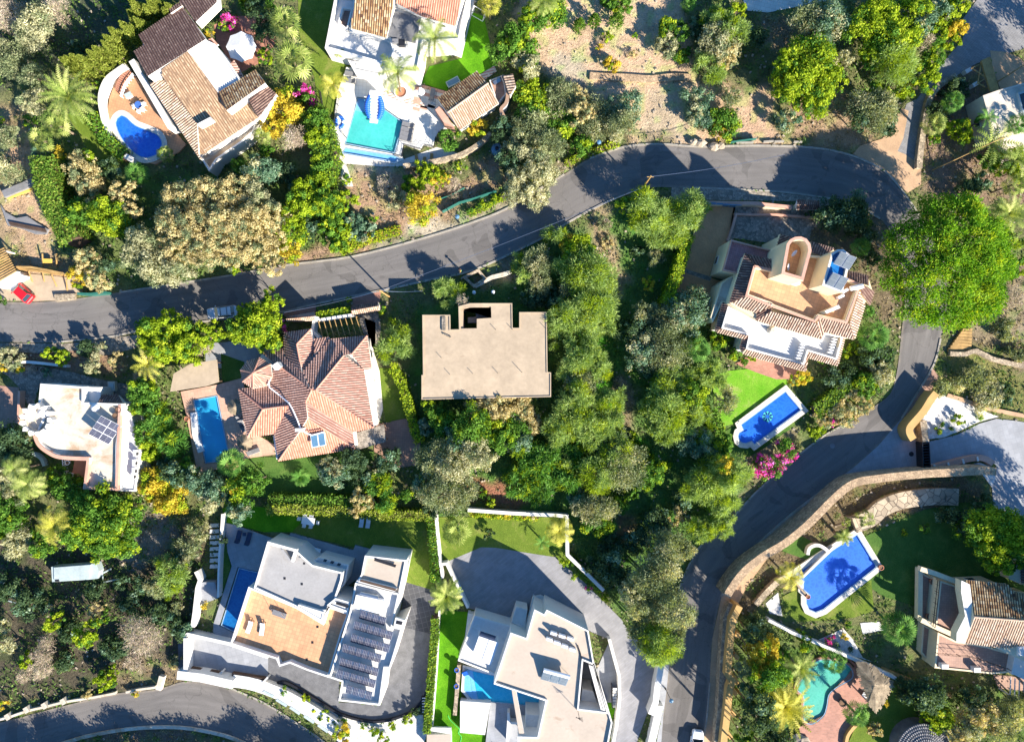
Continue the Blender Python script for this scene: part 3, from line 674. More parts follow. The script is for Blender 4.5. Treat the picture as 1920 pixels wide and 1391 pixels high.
slab('pavement', 'brown pavement on the outer side of the lower bend', 'c4', "1260,0 1310,60 1240,180 1190,290 1150,350 1070,410 1040,370 1050,330 1130,220", 0.045, 'brown_tile')
slab('driveway', 'blue-grey paved forecourt of the angular white villa', 'v', "110,305 330,212 420,215 590,243 780,272 810,310 870,350 960,430 1080,550 1180,650 1230,740 1300,790 1390,900 1385,1000 1340,1200 1250,1450 1100,1450 1165,1180 1165,1000 1110,770 975,715 700,500 650,520 620,640 510,660 240,575 200,480", 0.03, 'drive_pale')
slab('driveway', 'curved grey driveway around the solar villa', 'd2', "1050,500 1290,570 1260,930 1190,1060 1090,1150 960,1190 830,1200 700,1175 560,1110 480,1070 240,930 150,920 -60,850 -260,870 -560,830 -560,560 0,690 400,820 600,900 600,1060 900,1080 920,800 1000,700", 0.03, 'grey_felt')
slab('driveway', 'dark square pavers beside the solar villa', 'd2', "1060,190 1260,250 1290,300 1285,575 1045,515", 0.034, 'dark_paver')
slab('path', 'grey approach ramp with timber strips at the solar villa', 'd1', "1340,580 1650,650 1930,740 1930,905 1660,870 1340,820", 0.038, 'grey_slab')
slab('lawn', 'vivid artificial lawn behind the solar villa', 'c2', "-230,960 60,1000 400,1040 1090,1070 1250,1060 1290,1344 1285,1600 1050,1560 1090,1340 990,1344 700,1290 240,1180 0,1170 -230,1050", 0.03, 'lawn_olive')
slab('lawn', 'bright green lawn patch between bushes and solar villa', 'c1', "1600,1010 1700,990 2190,1020 2190,1090 2100,1180 1900,1180 1620,1110", 0.034, 'lawn_vivid')
slab('lawn', 'narrow vivid lawn between the two white villas', 'd2', "1325,400 1530,410 1500,600 1450,780 1480,830 1475,1280 1650,1290 1650,1500 1240,1500 1280,1100 1290,800 1320,620", 0.03, 'lawn_vivid')
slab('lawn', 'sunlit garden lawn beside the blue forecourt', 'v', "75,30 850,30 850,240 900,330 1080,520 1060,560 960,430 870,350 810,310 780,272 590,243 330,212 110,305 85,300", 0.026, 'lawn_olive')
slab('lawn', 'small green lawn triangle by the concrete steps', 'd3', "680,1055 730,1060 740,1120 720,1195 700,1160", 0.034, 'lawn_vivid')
slab('lawn', 'shaded garden lawn of the hipped villa', 'c2', "-200,560 -80,640 240,640 700,590 850,600 850,900 700,930 0,930 -200,850", 0.026, 'lawn_shade')
slab('lawn', 'narrow lawn between hipped villa and hedge', 'c2', "880,0 960,0 1040,120 1115,350 935,392 900,170 780,-360 860,-330 860,-100", 0.026, 'lawn_olive')
slab('driveway', 'brown gravel court at the end of the narrow lawn', 'c2', "850,410 935,392 1120,355 1150,420 1190,500 1165,700 1000,720 850,600", 0.03, 'brown_tile')
slab('lawn', 'small shaded lawn squares behind the hipped villa', 'b1', "1590,1240 1760,1300 1760,1344 1740,1440 1600,1440", 0.026, 'lawn_shade')
slab('path', 'stony terrace behind the tiled gateposts', 'b2', "730,960 880,945 900,1050 880,1200 830,1250 780,1110", 0.026, 'cobble')
slab('lawn', 'bright garden lawn beside the mosaic pool', 'c3', "1440,60 1560,20 1760,0 1930,20 1990,110 1960,150 1660,370 1600,400 1520,420 1470,380 1450,200", 0.026, 'lawn_dry')
slab('lawn', 'shaded lawn strip on the far side of the mosaic pool', 'c4', "190,110 400,300 250,430 60,570 -60,640 -260,600 -280,480 -100,380", 0.022, 'lawn_shade')
slab('patio', 'brick patio below the tower villa terrace', 'h', "400,1240 640,1240 980,1370 960,1440 700,1450 500,1380 300,1300", 0.03, 'brick_red')
slab('lawn', 'large shaded lawn around the lower right pool', 'c4', "740,1230 900,1150 1200,1020 1450,970 1650,960 1990,960 1990,1900 1700,1820 1500,1790 1250,1750 900,1640 700,1500 560,1450 100,1290 60,1250 150,1180 300,1200 500,1300", 0.026, 'lawn_shade')
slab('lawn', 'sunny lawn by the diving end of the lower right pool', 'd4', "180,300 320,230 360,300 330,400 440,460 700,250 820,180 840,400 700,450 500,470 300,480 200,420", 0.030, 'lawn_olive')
slab('lawn', 'garden lawn below the thatched shelter', 'd4', "980,930 1100,1000 1160,1200 1300,1390 640,1390 700,1250 830,1120 940,1030", 0.026, 'lawn_olive')
slab('gravel', 'white gravel triangle in front of the boundary wall', 'd4', "440,610 620,530 690,610 760,740 830,770 700,730 560,660", 0.034, 'pebble')
slab('gravel', 'white gravel bed west of the round palm', 'd4', "740,490 880,480 910,540 760,570", 0.034, 'pebble')
slab('gravel', 'white gravel beside the low stone wall by the pool', 'd4', "60,350 150,270 180,440 90,420", 0.034, 'pebble')
slab('lawn', 'vivid artificial lawn beside the barbecue pavilion', 'a2', "1560,90 1640,120 1700,380 1720,470 1625,545 1590,520 1370,655 1185,600 1250,480 1480,420 1510,250", 0.03, 'lawn_vivid')
slab('lawn', 'olive lawn left of the white flat-roofed villa', 'a2', "300,-60 570,-60 490,350 520,420 700,470 650,520 590,660 560,820 510,830 440,690 420,560 310,250", 0.026, 'lawn_olive')
slab('path', 'beige path between white villa and vivid lawn', 'a2', "1500,-60 1590,-60 1480,420 1350,370 1200,380 1150,560 1190,610 960,560 1000,500 1200,300 1460,280", 0.034, 'cream_stone')
slab('path', 'crazy paving below the teal pool', 'a2', "510,910 610,1110 1060,1150 1300,1060 1480,1110 1350,1160 1100,1200 900,1200 650,1180 700,1344 640,1344 560,1150", 0.022, 'cream_stone')
slab('patio', 'dark red patio around the white parasol', 'a1', "1540,180 1700,120 1920,110 1990,300 1900,440 1720,530 1640,420 1560,300", 0.03, 'brick_red')
slab('lawn', 'pale grass slope between date palm and kidney pool', 'a1', "480,820 620,850 760,1060 880,1150 760,1240 620,1060", 0.012, 'lawn_olive')
slab('driveway', 'brown gravel yard at the far left', 'c1', "-60,120 135,140 130,420 -60,440", 0.026, 'brown_tile')
slab('driveway', 'pale concrete lane crossing the top edge of the picture', 'o', "1390,-60 1700,-60 1560,0 1440,24 1395,20", 0.026, 'cream_stone')
slab('path', 'grey shaded forecourt behind the hipped villa', 'b1', "1480,1170 1700,1150 1920,1200 2100,1190 2160,1400 1900,1380 1600,1344 1480,1344", 0.022, 'grey_slab')
slab('path', 'pale gravel strip next to the hipped villa gable', 'r', "1290,280 1340,350 1400,560 1430,900 1390,1030 1350,760 1320,560", 0.034, 'cream_stone')
def autowin(root, poly, z, every=3.6, w_=1.3, h_=1.2, zb=0.9, mx=8, frame='white_slab'):
    W_ = ccw(Pw(poly, z + DZ)); E = sorted([((Vector(W_[i]) - Vector(W_[i - 1])).length, i) for i in range(len(W_))], reverse=True)
    k = 0
    for L, i in E:
        if L < 2.4 or k >= mx: continue
        A_, B_ = Vector(W_[i - 1]), Vector(W_[i]); d = (B_ - A_).normalized(); nrm = Vector((d.y, -d.x)); n = max(1, int(L / every)); ang = math.atan2(d.y, d.x)
        for j in range(n):
            if k >= mx: break
            c = A_ + d * (L * (j + 0.5) / n) + nrm * 0.02; k += 1
            f = MB().box((c.x, c.y, zb + h_ / 2), (w_, 0.12, h_), frame, ang).build('window', root)
            c2 = c + nrm * 0.05; MB().box((c2.x, c2.y, zb + h_ / 2), (w_ - 0.2, 0.08, h_ - 0.2), 'window_glass', ang).build('pane', f)
def house(name, label, tile, poly, z, cat='house'):
    p = np.mean(np.array(q(tile, poly)), axis=0); v = P(p, z); return thing(name, label, cat, (v.x, v.y, 0))
def body(root, tile, poly, z, mat='white_plaster', win=8, top=None):
    z += DZ
    W_ = Pw(q(tile, poly), z); EXC.append([(x * S + 960, 695.5 - y * S) for x, y in W_]); MB().prism(W_, -0.1, z, mat, top).build('wall', root)
    if win: autowin(root, q(tile, poly), z, mx=win)
def blk(root, tile, poly, z, par, wm='white_plaster', rm='white_slab', pm=None, holes=(), win=0, pt=0.25, z0=-0.1):
    block(root, q(tile, poly), z, par, wm, rm, pm, z0=z0, pt=pt, holes=[q(tile, h) for h in holes])
    if win: autowin(root, q(tile, poly), z, mx=win)
def pl(tile, poly, hi, lo, zh, zl, *mats):
    return (q(tile, poly), q(tile, hi)[0], q(tile, lo)[0], zh, zl, *mats)
def tw(label, tile, pts, wd, h, mat='white_plaster', sm=0, closed=False, cap=None, name='garden_wall', **k):
    return wall(name, label, q(tile, pts), wd, h, mat, sm, closed, cap=cap, **k)
# ------------------------------------------------------------------ 1. tan tiled villa with the kidney pool
h1 = house('villa', 'large tan tiled villa, shaded slopes coloured brown, beside the kidney-shaped pool at the top left', 'a1', "1200,300 1500,700", 5)
body(h1, 'a1', "1020,270 1310,75 1470,285 1545,320 1650,450 1740,590 1840,540 1900,620 1845,835 1470,1085 1435,1070 1110,610 1180,560 1065,540", 4.7)
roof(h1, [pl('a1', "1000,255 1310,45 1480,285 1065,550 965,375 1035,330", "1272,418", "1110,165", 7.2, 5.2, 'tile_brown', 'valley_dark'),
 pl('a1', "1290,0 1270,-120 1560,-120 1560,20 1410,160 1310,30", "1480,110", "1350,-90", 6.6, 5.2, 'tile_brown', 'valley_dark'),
 pl('a1', "1218,70 1300,15 1312,42 1228,98", "1272,90", "1240,30", 5.8, 5.3, 'tile_brown', 'valley_dark')], 'tile_brown', 'valley_dark', 4.6, pitch=0.36, name='north_roof')  # north-west slopes: shade put into the brown tile colour
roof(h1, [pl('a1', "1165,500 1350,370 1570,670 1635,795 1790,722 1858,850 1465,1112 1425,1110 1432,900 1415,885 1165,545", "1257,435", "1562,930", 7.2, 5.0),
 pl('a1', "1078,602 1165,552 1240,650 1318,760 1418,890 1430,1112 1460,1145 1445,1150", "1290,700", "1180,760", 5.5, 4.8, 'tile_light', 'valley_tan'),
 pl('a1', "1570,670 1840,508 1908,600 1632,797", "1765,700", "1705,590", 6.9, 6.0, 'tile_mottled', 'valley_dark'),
 pl('a1', "1790,722 1915,615 1990,680 1862,850", "1800,780", "1930,650", 6.6, 5.6, 'tile_brown', 'valley_dark')], 'tile_tan', 'valley_tan', 4.6, pitch=0.36, name='south_roof')  # the last two slopes carry their shade in darker tiles
blk(h1, 'a1', "1352,372 1480,288 1548,318 1650,450 1745,592 1640,672 1572,672", 6.0, 0.35, rm='white_slab')
b = MB()
for a, c, z in (("1425,900", "1520,850", 6.6), ("1160,500", "1065,550", 7.0)): b.ribbon(Pw(q('a1', a + ' ' + c), z), 0.35, 5.2, z, 'white_plaster')
b.build('parapet', h1)
blk(h1, 'a1', "1430,1115 1855,855 1825,950 1760,1010 1560,1150 1505,1235", 3.0, 0.7, rm='white_old', win=0)
roof(h1, [pl('a1', "1500,285 1530,275 1570,320 1530,335", "1520,290", "1550,325", 5.4, 5.0), pl('a1', "1645,460 1685,440 1755,560 1725,575", "1660,500", "1740,480", 5.6, 4.8)], 'tile_pink', 'valley_red', 4.5, name='canopy')
tw('long straight white terrace wall west of the tan tiled villa', 'a1', "945,435 1225,915", 0.9, 3.0)
slab('patio', 'terracotta patio around the kidney pool', 'a1', "900,490 960,530 1080,700 1240,925 1340,1040 1290,1095 1120,1185 960,1150 860,1080 800,990 765,850 790,700 840,570", 0.3, 'terracotta', holes=[smooth(q('a1', "822,880 855,822 905,828 975,890 1060,925 1150,970 1185,1040 1150,1115 1050,1150 975,1125 890,1050 840,960"), 6, True)])
pool('kidney-shaped deep blue pool on a terracotta patio', q('a1', "828,880 860,832 905,840 975,900 1060,935 1140,975 1168,1040 1135,1110 1050,1140 980,1115 900,1040 848,955"), 0.75, 'pool_blue', sm=6)
tw('curved white wall wrapping the kidney pool patio', 'a1', "905,470 830,520 770,570 735,640 722,720 735,810 765,950 800,1030 870,1100 955,1155", 0.8, 1.3, 'white_plaster', 4)
slab('path', 'sunlit white walk above the kidney pool patio', 'a1', "760,545 880,450 920,480 850,560 800,640 780,700 720,760 712,660", 0.28, 'white_tile')
bn = thing('bench', 'curved slatted terracotta bench at the head of the kidney pool patio', 'bench', P(q('a1', "880,580")[0]))
b = MB(); o_ = smooth(q('a1', "826,640 852,570 905,492"), 6); i_ = smooth(q('a1', "856,668 890,590 938,520"), 6)
for k in range(len(o_) - 1):
    A_, B_, C_, D_ = P2(o_[k], .8), P2(o_[k + 1], .8), P2(i_[k + 1], .8), P2(i_[k], .8)
    f = lambda p, r, t: (p[0] * (1 - t) + r[0] * t, p[1] * (1 - t) + r[1] * t)
    b.prism([f(A_, B_, .1), f(A_, B_, .85), f(D_, C_, .85), f(D_, C_, .1)], 0.5, 0.8, 'tile_orange')
b.build('seat', bn); MB().prism(Pw(o_ + i_[::-1], .5), 0.1, 0.5, 'pink_cap').build('plinth', bn)
b = fence('balustrade', 'white curved balustrade between bench and kidney pool', q('a1', "865,690 880,640 905,590 952,530"), 0.9, 'white_plastic', 0.45, 2, 0.07, 'balustrade', 4, z0=0.3, post=0.12)
MB()
sh = thing('side_table', 'pale green glass box table below the curved white balustrade', 'side table', P(q('a1', "922,685")[0], .3))
MB().box((*P2(q('a1', "922,685")[0], .9), 0.86), (1.1, 0.8, 0.06), 'fibre', R(25)).build('table_top', sh)
MB().box((*P2(q('a1', "922,685")[0], .9), 0.56), (0.9, 0.6, 0.52), 'white_plastic', R(25)).build('base', sh)
# ------------------------------------------------------------------ furniture makers (first of a kind, then copies)
def mk_chair(name, mat, label, group):
    t = thing(name, label, 'chair', (0, 0, 0), group)
    MB().box((0, 0, .45), (.5, .5, .05), mat).build('seat', t, local=True)
    MB().box((0, -.25, .72), (.5, .05, .5), mat, 0, -.12).build('backrest', t, local=True)
    for x in (-.22, .22):
        for y in (-.22, .22): MB().tube((x, y, 0), (x, y, .45), .025, mat, n=5).build('leg', t, local=True)
        MB().box((x * 1.15, 0, .66), (.05, .45, .04), mat).build('armrest', t, local=True)
    return t
def mk_lounger(name, mat, frame, label, group=None):
    t = thing(name, label, 'sun lounger', (0, 0, 0), group)
    MB().box((.35, 0, .34), (1.3, .66, .10), mat).build('mattress', t, local=True)
    b = MB(); b.box((0, 0, 0), (.75, .66, .10), mat)
    b.v = [(x * math.cos(.5) - .62, y, .52 - x * math.sin(.5)) for x, y, z in b.v[:0]] or [(-.62 + x * .88 + z * .48, y, .52 - x * .48 + z * .88) for x, y, z in b.v]
    b.build('backrest', t, local=True)
    b = MB()
    for y in (-.33, .33): b.box((0, y, .27), (1.95, .05, .06), frame)
    b.box((.97, 0, .27), (.05, .7, .06), frame); b.box((-.97, 0, .27), (.05, .7, .06), frame); b.build('frame', t, local=True)
    for x in (-.85, .85):
        for y in (-.3, .3): MB().box((x, y, .12), (.06, .06, .24), frame).build('leg', t, local=True)
    return t
def mk_umbrella(name, label, mat, pole='white_plastic', r=2.2, h=2.6, n=8, closed=False, loc=(0, 0, 0)):
    t = thing(name, label, 'parasol', loc)
    b = MB().tube((0, 0, 0), (0, 0, h), .04, pole); b.build('pole', t, local=True)
    b = MB()
    for i in range(n):
        a0, a1 = 2 * math.pi * i / n, 2 * math.pi * (i + 1) / n
        e0 = (r * math.cos(a0), r * math.sin(a0), h - .62); e1 = (r * math.cos(a1), r * math.sin(a1), h - .62)
        mdl = ((e0[0] + e1[0]) * .48, (e0[1] + e1[1]) * .48, h - .60); tp = (0, 0, h)
        b.add([tp, e0, mdl, e1], [(0, 1, 2), (0, 2, 3)], mat)
        b.add([(x, y, z - .03) for x, y, z in (tp, e0, mdl, e1)], [(2, 1, 0), (3, 2, 0)], mat)
        b.add([e0, mdl, e1, (e0[0], e0[1], h - .82), (mdl[0], mdl[1], h - .80), (e1[0], e1[1], h - .82)], [(0, 3, 4, 1), (1, 4, 5, 2)], mat)
    b.build('canopy', t, local=True)
    MB().lathe((0, 0, 0), [(0.0, .08), (.3, .08), (.32, 0)], pole, 12).build('base', t, local=True)
    return t
def mk_pot(label, p, z, r, h, mat='clay', plant=None, name='plant_pot'):
    c = P(p, z + h); t = thing(name, label, 'plant pot', (c.x, c.y, z))
    MB().lathe((0, 0, 0), [(r * .7, 0), (r, h), (r * 1.08, h), (r * 1.08, h + .05), (r * .85, h + .05), (r * .82, h - .05)], mat, 16).build('pot', t, local=True)
    MB().lathe((0, 0, h - .05), [(0.0, .01), (r * .85, 0)], 'soil', 12).build('soil', t, local=True)
    return t
wc = mk_chair('chair', 'white_plastic', 'white plastic chair drawn up to the blue table beside the kidney pool', 'white chairs round the blue table')
tb = thing('table', 'round blue-topped patio table beside the kidney pool', 'table', P(q('a1', "1012,768")[0], .3))
MB().lathe((0, 0, 0), [(0.0, .74), (.55, .74), (.55, .70), (0.0, .70)], 'blue_cloth', 20).build('table_top', tb, local=True)
MB().tube((0, 0, 0), (0, 0, .7), .05, 'white_plastic').build('leg', tb, local=True)
for i, (x, y, a, d_) in enumerate(((975, 780, 110, 'on the palm side'), (1050, 760, -70, 'on the villa side'), (1012, 815, 160, 'on the pool side, nearer the palm'), (1045, 800, 220, 'on the pool side, nearer the villa'))):
    o = wc if i == 0 else copy_tree(wc); place(o, q('a1', f"{x},{y}")[0], .3, a, 'white plastic chair at the round blue table, ' + d_)
u1 = mk_umbrella('parasol', 'big white octagonal parasol over the dark red patio', 'fabric_white', r=2.35, h=2.9, loc=P(q('a1', "1735,335")[0], 2.4) * 1)
u1.location.z = 0.03
# ------------------------------------------------------------------ 2. white flat-roofed villa, teal pool, barbecue pavilion
h2 = house('villa', 'white villa with orange and mottled tiled roofs above the teal pool', 'a2', "1000,200 1100,300", 5)
blk(h2, 'a2', "562,5 575,-120 730,-120 722,30 688,210 945,272 985,300 985,370 945,485 900,460 495,348", 4.2, 0.9, pt=0.35)
blk(h2, 'a2', "705,-120 1535,-120 1525,0 1462,290 1200,300 1190,375 1160,530 950,490 985,370 960,272 945,265 690,205", 5.0, 0.35, win=6)
blk(h2, 'a2', "660,432 905,468 940,500 925,560 890,545 700,505", 2.8, 0.2)
roof(h2, [pl('a2', "722,-120 1000,-120 985,60 940,272 680,205 705,60", "850,-40", "812,240", 6.9, 5.5, 'tile_mottled', 'valley_dark'),
  pl('a2', "1010,22 1060,-120 1510,-120 1437,190 1190,118", "1280,-60", "1240,135", 7.0, 5.7)], 'tile_orange', 'valley_orange', 5.0, pitch=0.34)
MB().prism(Pw(q('a2', "990,80 1188,130 1148,312 945,258"), 5.3), 5.15, 5.3, 'grey_felt').build('canopy', h2)
MB().prism(Pw(q('a2', "625,55 690,62 655,212 595,165"), 3.9), 3.3, 3.40, 'brown_tile').build('skylight', h2)
b = MB().ribbon(Pw(q('a2', "625,55 690,62 655,212 595,165"), 4.1), .25, 3.3, 4.1, 'white_plaster', True); b.build('parapet', h2)
MB().box((*P2(q('a2', "1003,298")[0], 5.4), 5.2), (.9, .6, .7), 'fabric_grey').build('chimney', h2)
MB().box((*P2(q('a2', "1048,308")[0], 5.4), 5.1), (.9, .9, .6), 'dark_metal').build('vent', h2)
th = q('a2', "735,700 835,718 835,840 910,830 1062,872 1000,1108 630,1045 705,790")
slab('patio', 'white stone pool deck below the white villa', 'a2', "650,485 900,500 960,560 1150,600 1160,640 1300,790 1430,905 1310,950 1290,1000 1270,1060 1205,1045 1180,1080 1060,1040 1045,1110 1065,1150 1000,1178 610,1112 520,930 560,860 590,660", 0.3, 'white_tile', holes=[q('a2', "728,698 835,712 1064,876 1002,1112 632,1042 704,790"), q('a2', "640,1060 990,1115 1052,1140 1000,1172 612,1106")])
pool('teal pool with an inflatable slide on the white deck', q('a2', "732,704 832,720 1060,880 998,1105 638,1036 708,792"), 0.0, 'pool_teal', steps=[(q('a2', "732,706 830,722 800,810 708,792"), 0.14, 'pool_pale')])
pool('narrow pale teal overflow trough below the teal pool', q('a2', "642,1064 988,1118 1048,1142 1000,1168 616,1104"), 0.0, 'pool_pale', steps=[])
bands = thing('paving', 'red and cream striped steps between deck and barbecue pavilion', 'steps', P(q('a2', "1230,690")[0]))
b = MB(); rr = random.Random(4)
for k in range(8):
    y0 = 600 + k * 24
    for j in range(5):
        x0 = 1150 + j * 52 - k * 3; y1 = y0 + j * 14
        b.prism(Pw([(480 + a / 3.84, c / 3.84) for a, c in ((x0, y1), (x0 + 50, y1 + 13), (x0 + 47, y1 + 36), (x0 - 4, y1 + 23))], .33), .1, .31 + .005 * ((k + j) % 3), 'pink_cap' if rr.random() < .42 else 'cream_stone')
b.build('tread', bands)
for i, s_ in enumerate(("1050,720 1160,760 1290,795", "1165,620 1240,640 1330,670", "1620,530 1720,470 1730,500 1640,560")):
    pass
slab('steps', 'red and cream striped edging along the vivid lawn', 'a2', "1610,540 1715,475 1735,515 1640,580", 0.05, 'red_band')
slab('steps', 'red and cream striped edging at the head of the white deck', 'a2', "920,650 1050,690 1300,770 1290,800 1040,735 915,685", 0.315, 'red_band')
pv = house('pavilion', 'barbecue pavilion with a tiled gable roof coloured as one shaded and one sunlit slope', 'a2', "1500,720 1540,740", 3, 'pavilion')
body(pv, 'a2', "1330,730 1580,545 1660,610 1720,750 1470,910 1385,800", 2.5, 'white_plaster', 2)
roof(pv, [pl('a2', "1305,712 1590,515 1672,600 1378,812", "1525,705", "1455,605", 3.9, 3.0, 'tile_mottled', 'valley_dark'),
  pl('a2', "1378,812 1672,600 1748,745 1468,938", "1525,705", "1610,840", 3.9, 2.8, 'tile_light', 'valley_tan')], 'tile_light', 'valley_tan', 2.5, pitch=0.34, ridges=[(q('a2', "1378,812")[0] + (3.95,), q('a2', "1672,600")[0] + (3.95,))])  # shade of the north slope and sun of the south slope put into tile colours
MB().prism(Pw(q('a2', "1290,792 1322,765 1428,915 1350,882"), 2.6), 0, 2.6, 'pink_cap').build('wall', pv)
tw('curved white wall with a tiled coping around the outdoor kitchen', 'a2', "1775,545 1800,600 1812,680 1800,745 1765,790 1790,850", 0.45, 2.2, 'white_plaster', 4, cap='tile_light')
ok = house('outdoor_kitchen', 'grey outdoor kitchen niche behind the barbecue pavilion', 'a2', "1730,660 1760,690", 2, 'kitchen')
blk(ok, 'a2', "1680,580 1780,540 1800,680 1740,750", 1.2, 0.15, 'white_plaster', 'brown_tile', pt=.15)
roof(ok, [pl('a2', "1785,545 1850,530 1872,620 1830,690 1800,600", "1850,600", "1790,600", 2.9, 2.5)], 'tile_light', 'valley_tan', 1.5)
MB().box((*P2(q('a2', "1735,585")[0], 1.5), 1.3), (1.2, .6, .3), 'steel', R(30)).build('grill', ok)
tw('low cream stone wall curving below the teal pool terrace', 'a2', "1060,1195 1200,1175 1340,1150 1480,1110 1600,1040 1690,960", 0.7, 1.0, 'stone_wall', 4)
tub = thing('water_trough', 'dark rectangular basin on the vivid lawn', 'basin', P(q('a2', "1420,598")[0]))
MB().box((0, 0, .2), (2.1, 1.0, .4), 'fibre', R(28)).build('rim', tub, local=True); MB().box((0, 0, .40), (1.85, .75, .03), 'gate_blue', R(28)).build('water', tub, local=True)
gl = thing('goal', 'small white football goal on the vivid lawn', 'goal', P(q('a2', "1612,98")[0]))
b = MB(); c = [(-1, 0, 0), (1, 0, 0), (1, 0, 1.3), (-1, 0, 1.3), (1, -.9, 0), (-1, -.9, 0)]
for i, j in ((0, 3), (3, 2), (2, 1), (1, 4), (4, 5), (5, 0), (3, 5), (2, 4)): b.tube(c[i], c[j], .05, 'white_plastic', n=6)
b.build('goal_frame', gl, local=True); gl.rotation_euler.z = R(-30)
lg = mk_lounger('sun_lounger', 'fabric_grey', 'dark_metal', 'grey sun lounger in the row of four beside the teal pool', 'grey loungers beside the teal pool')
for i, (x, y) in enumerate(((1100, 905), (1092, 940), (1086, 972), (1080, 1003))):
    o = lg if i == 0 else copy_tree(lg); place(o, q('a2', f"{x},{y}")[0], .3, 165, ['northernmost of the four grey loungers beside the teal pool', 'second from the north of the four grey loungers beside the teal pool', 'third from the north of the four grey loungers beside the teal pool', 'southernmost of the four grey loungers, next to the railing'][i])
fence('railing', 'dark cross-braced railing below the grey loungers', q('a2', "1062,1035 1190,1070 1212,1038 1278,1052 1292,985"), 1.0, 'dark_metal', 1.4, 3, .03, z0=.3, pickets=.5)
fence('railing', 'short dark railing at the corner of the teal pool', q('a2', "990,1108 1045,1120 1062,1035"), 1.0, 'dark_metal', 1.2, 3, .03, z0=.3, pickets=.5)
fence('fence', 'dark railing down the west edge of the white deck', q('a2', "600,660 560,860 640,980"), 1.1, 'dark_metal', 1.6, 2, .03, z0=.3, pickets=.8)
fence('gate', 'dark cross-braced garden gate west of the white deck', q('a2', "455,650 470,740 500,800 545,870"), 1.2, 'dark_metal', 1.2, 3, .04, cat='gate', pickets=.4)
sl_ = thing('water_slide', 'white inflatable slide with blue side tubes at the teal pool', 'water slide', P(q('a2', "862,790")[0], .3), rotz=R(-8))
b = MB()
for k in range(9):
    t = k / 8; b.box((0, 1.3 - 3.2 * t, 1.9 - 1.75 * t ** .8), (1.25, .60, .12), 'white_plastic', 0, -.35)
b.build('chute', sl_, local=True)
for s_ in (-1, 1):
    b = MB(); pr = None
    for k in range(13):
        t = k / 12; c = Vector((s_ * (.68 + .42 * math.sin(math.pi * t)), 1.5 - 3.0 * t, 1.7 - 1.45 * t)); r_ = .34 + .16 * math.sin(math.pi * t)
        if pr: b.tube(pr[0], c, pr[1], 'blue_plastic', r_, 12)
        pr = (c, r_)
    b.build('side_tube', sl_, local=True, smooth_=True)
MB().box((0, 1.7, 1.0), (1.6, .9, 1.9), 'white_plastic').build('tower', sl_, local=True)
rf = thing('inflatable_ring', 'blue and white inflatable chair west of the teal pool', 'inflatable', P(q('a2', "606,885")[0], .3))
b = MB()
for k in range(12):
    a = 2 * math.pi * k / 12; b.blob((.55 * math.cos(a), .8 * math.sin(a), .25), (.3, .3, .25), 'blue_plastic' if k % 4 else 'white_plastic', 10)
b.build('tube', rf, local=True, smooth_=True); MB().box((0, -.05, .2), (.7, 1.0, .14), 'white_plastic').build('seat', rf, local=True)
ps = thing('parasol', 'closed grey-white parasol lying over the striped steps', 'parasol', P(q('a2', "1195,680")[0], .3))
MB().tube((0, 0, .2), (.2, .1, 2.3), .04, 'white_plastic').build('pole', ps, local=True); MB().lathe((0, 0, .9), [(.6, 0), (.45, .5), (.1, 1.5), (.01, 1.6)], 'fabric_white', 8).build('canopy', ps, local=True)
wl = mk_lounger('sun_lounger', 'fabric_grey', 'steel', 'pale grey lounger standing across the striped steps'); place(wl, q('a2', "1270,690")[0], .3, 80)
wl2 = copy_tree(wl); place(wl2, q('a2', "690,540")[0], .3, 170, 'northern pale lounger at the west end of the white deck')
wl3 = copy_tree(wl); place(wl3, q('a2', "680,590")[0], .3, 170, 'southern pale lounger at the west end of the white deck')
tp = thing('planter', 'round white planter ring at the foot of the queen palm', 'planter', P(q('a2', "1046,672")[0], .3))
MB().lathe((0, 0, 0), [(1.05, 0), (1.05, .55), (.85, .55), (.85, .3)], 'white_plaster', 24).build('rim', tp, local=True); MB().lathe((0, 0, .35), [(0.0, 0), (.86, 0)], 'clay', 20).build('soil', tp, local=True)
ti = thing('toy_crate', 'grey crate of colourful toys on the white deck', 'crate', P(q('a2', "775,512")[0], .3), rotz=R(-12))
MB().box((0, 0, .15), (1.5, .8, .3), 'grey_felt').build('crate', ti, local=True)
b = MB(); rr = random.Random(3)
for k in range(9): b.blob((rr.uniform(-.6, .6), rr.uniform(-.25, .25), .35), (.13, .13, .12), rr.choice(['red_paint', 'blue_plastic', 'cloth_yellow', 'cloth_green', 'white_plastic']), 8)
b.build('toy', ti, local=True)
wt = thing('water_tank', 'small dark water tank among the bushes below the pool terrace', 'tank', P(q('a2', "1735,1075")[0], .8)); wt.location.z = 0
MB().lathe((0, 0, 0), [(.9, 0), (.9, .8), (.5, 1.1), (0.0, 1.15)], 'gate_blue', 16).build('body', wt, local=True); MB().lathe((0, 0, 1.1), [(.3, 0), (.3, .15), (0.0, .18)], 'dark_metal', 12).build('lid', wt, local=True)
for k, s_ in enumerate(("1150,1110 1165,1180", "1215,1130 1210,1180", "1265,1105 1262,1160")):
    tw(('western', 'middle', 'eastern')[k] + ' brown timber step on the crazy paving below the teal pool', 'a2', s_, 0.45, 0.25, 'wood', name='timber_step', cat='step')
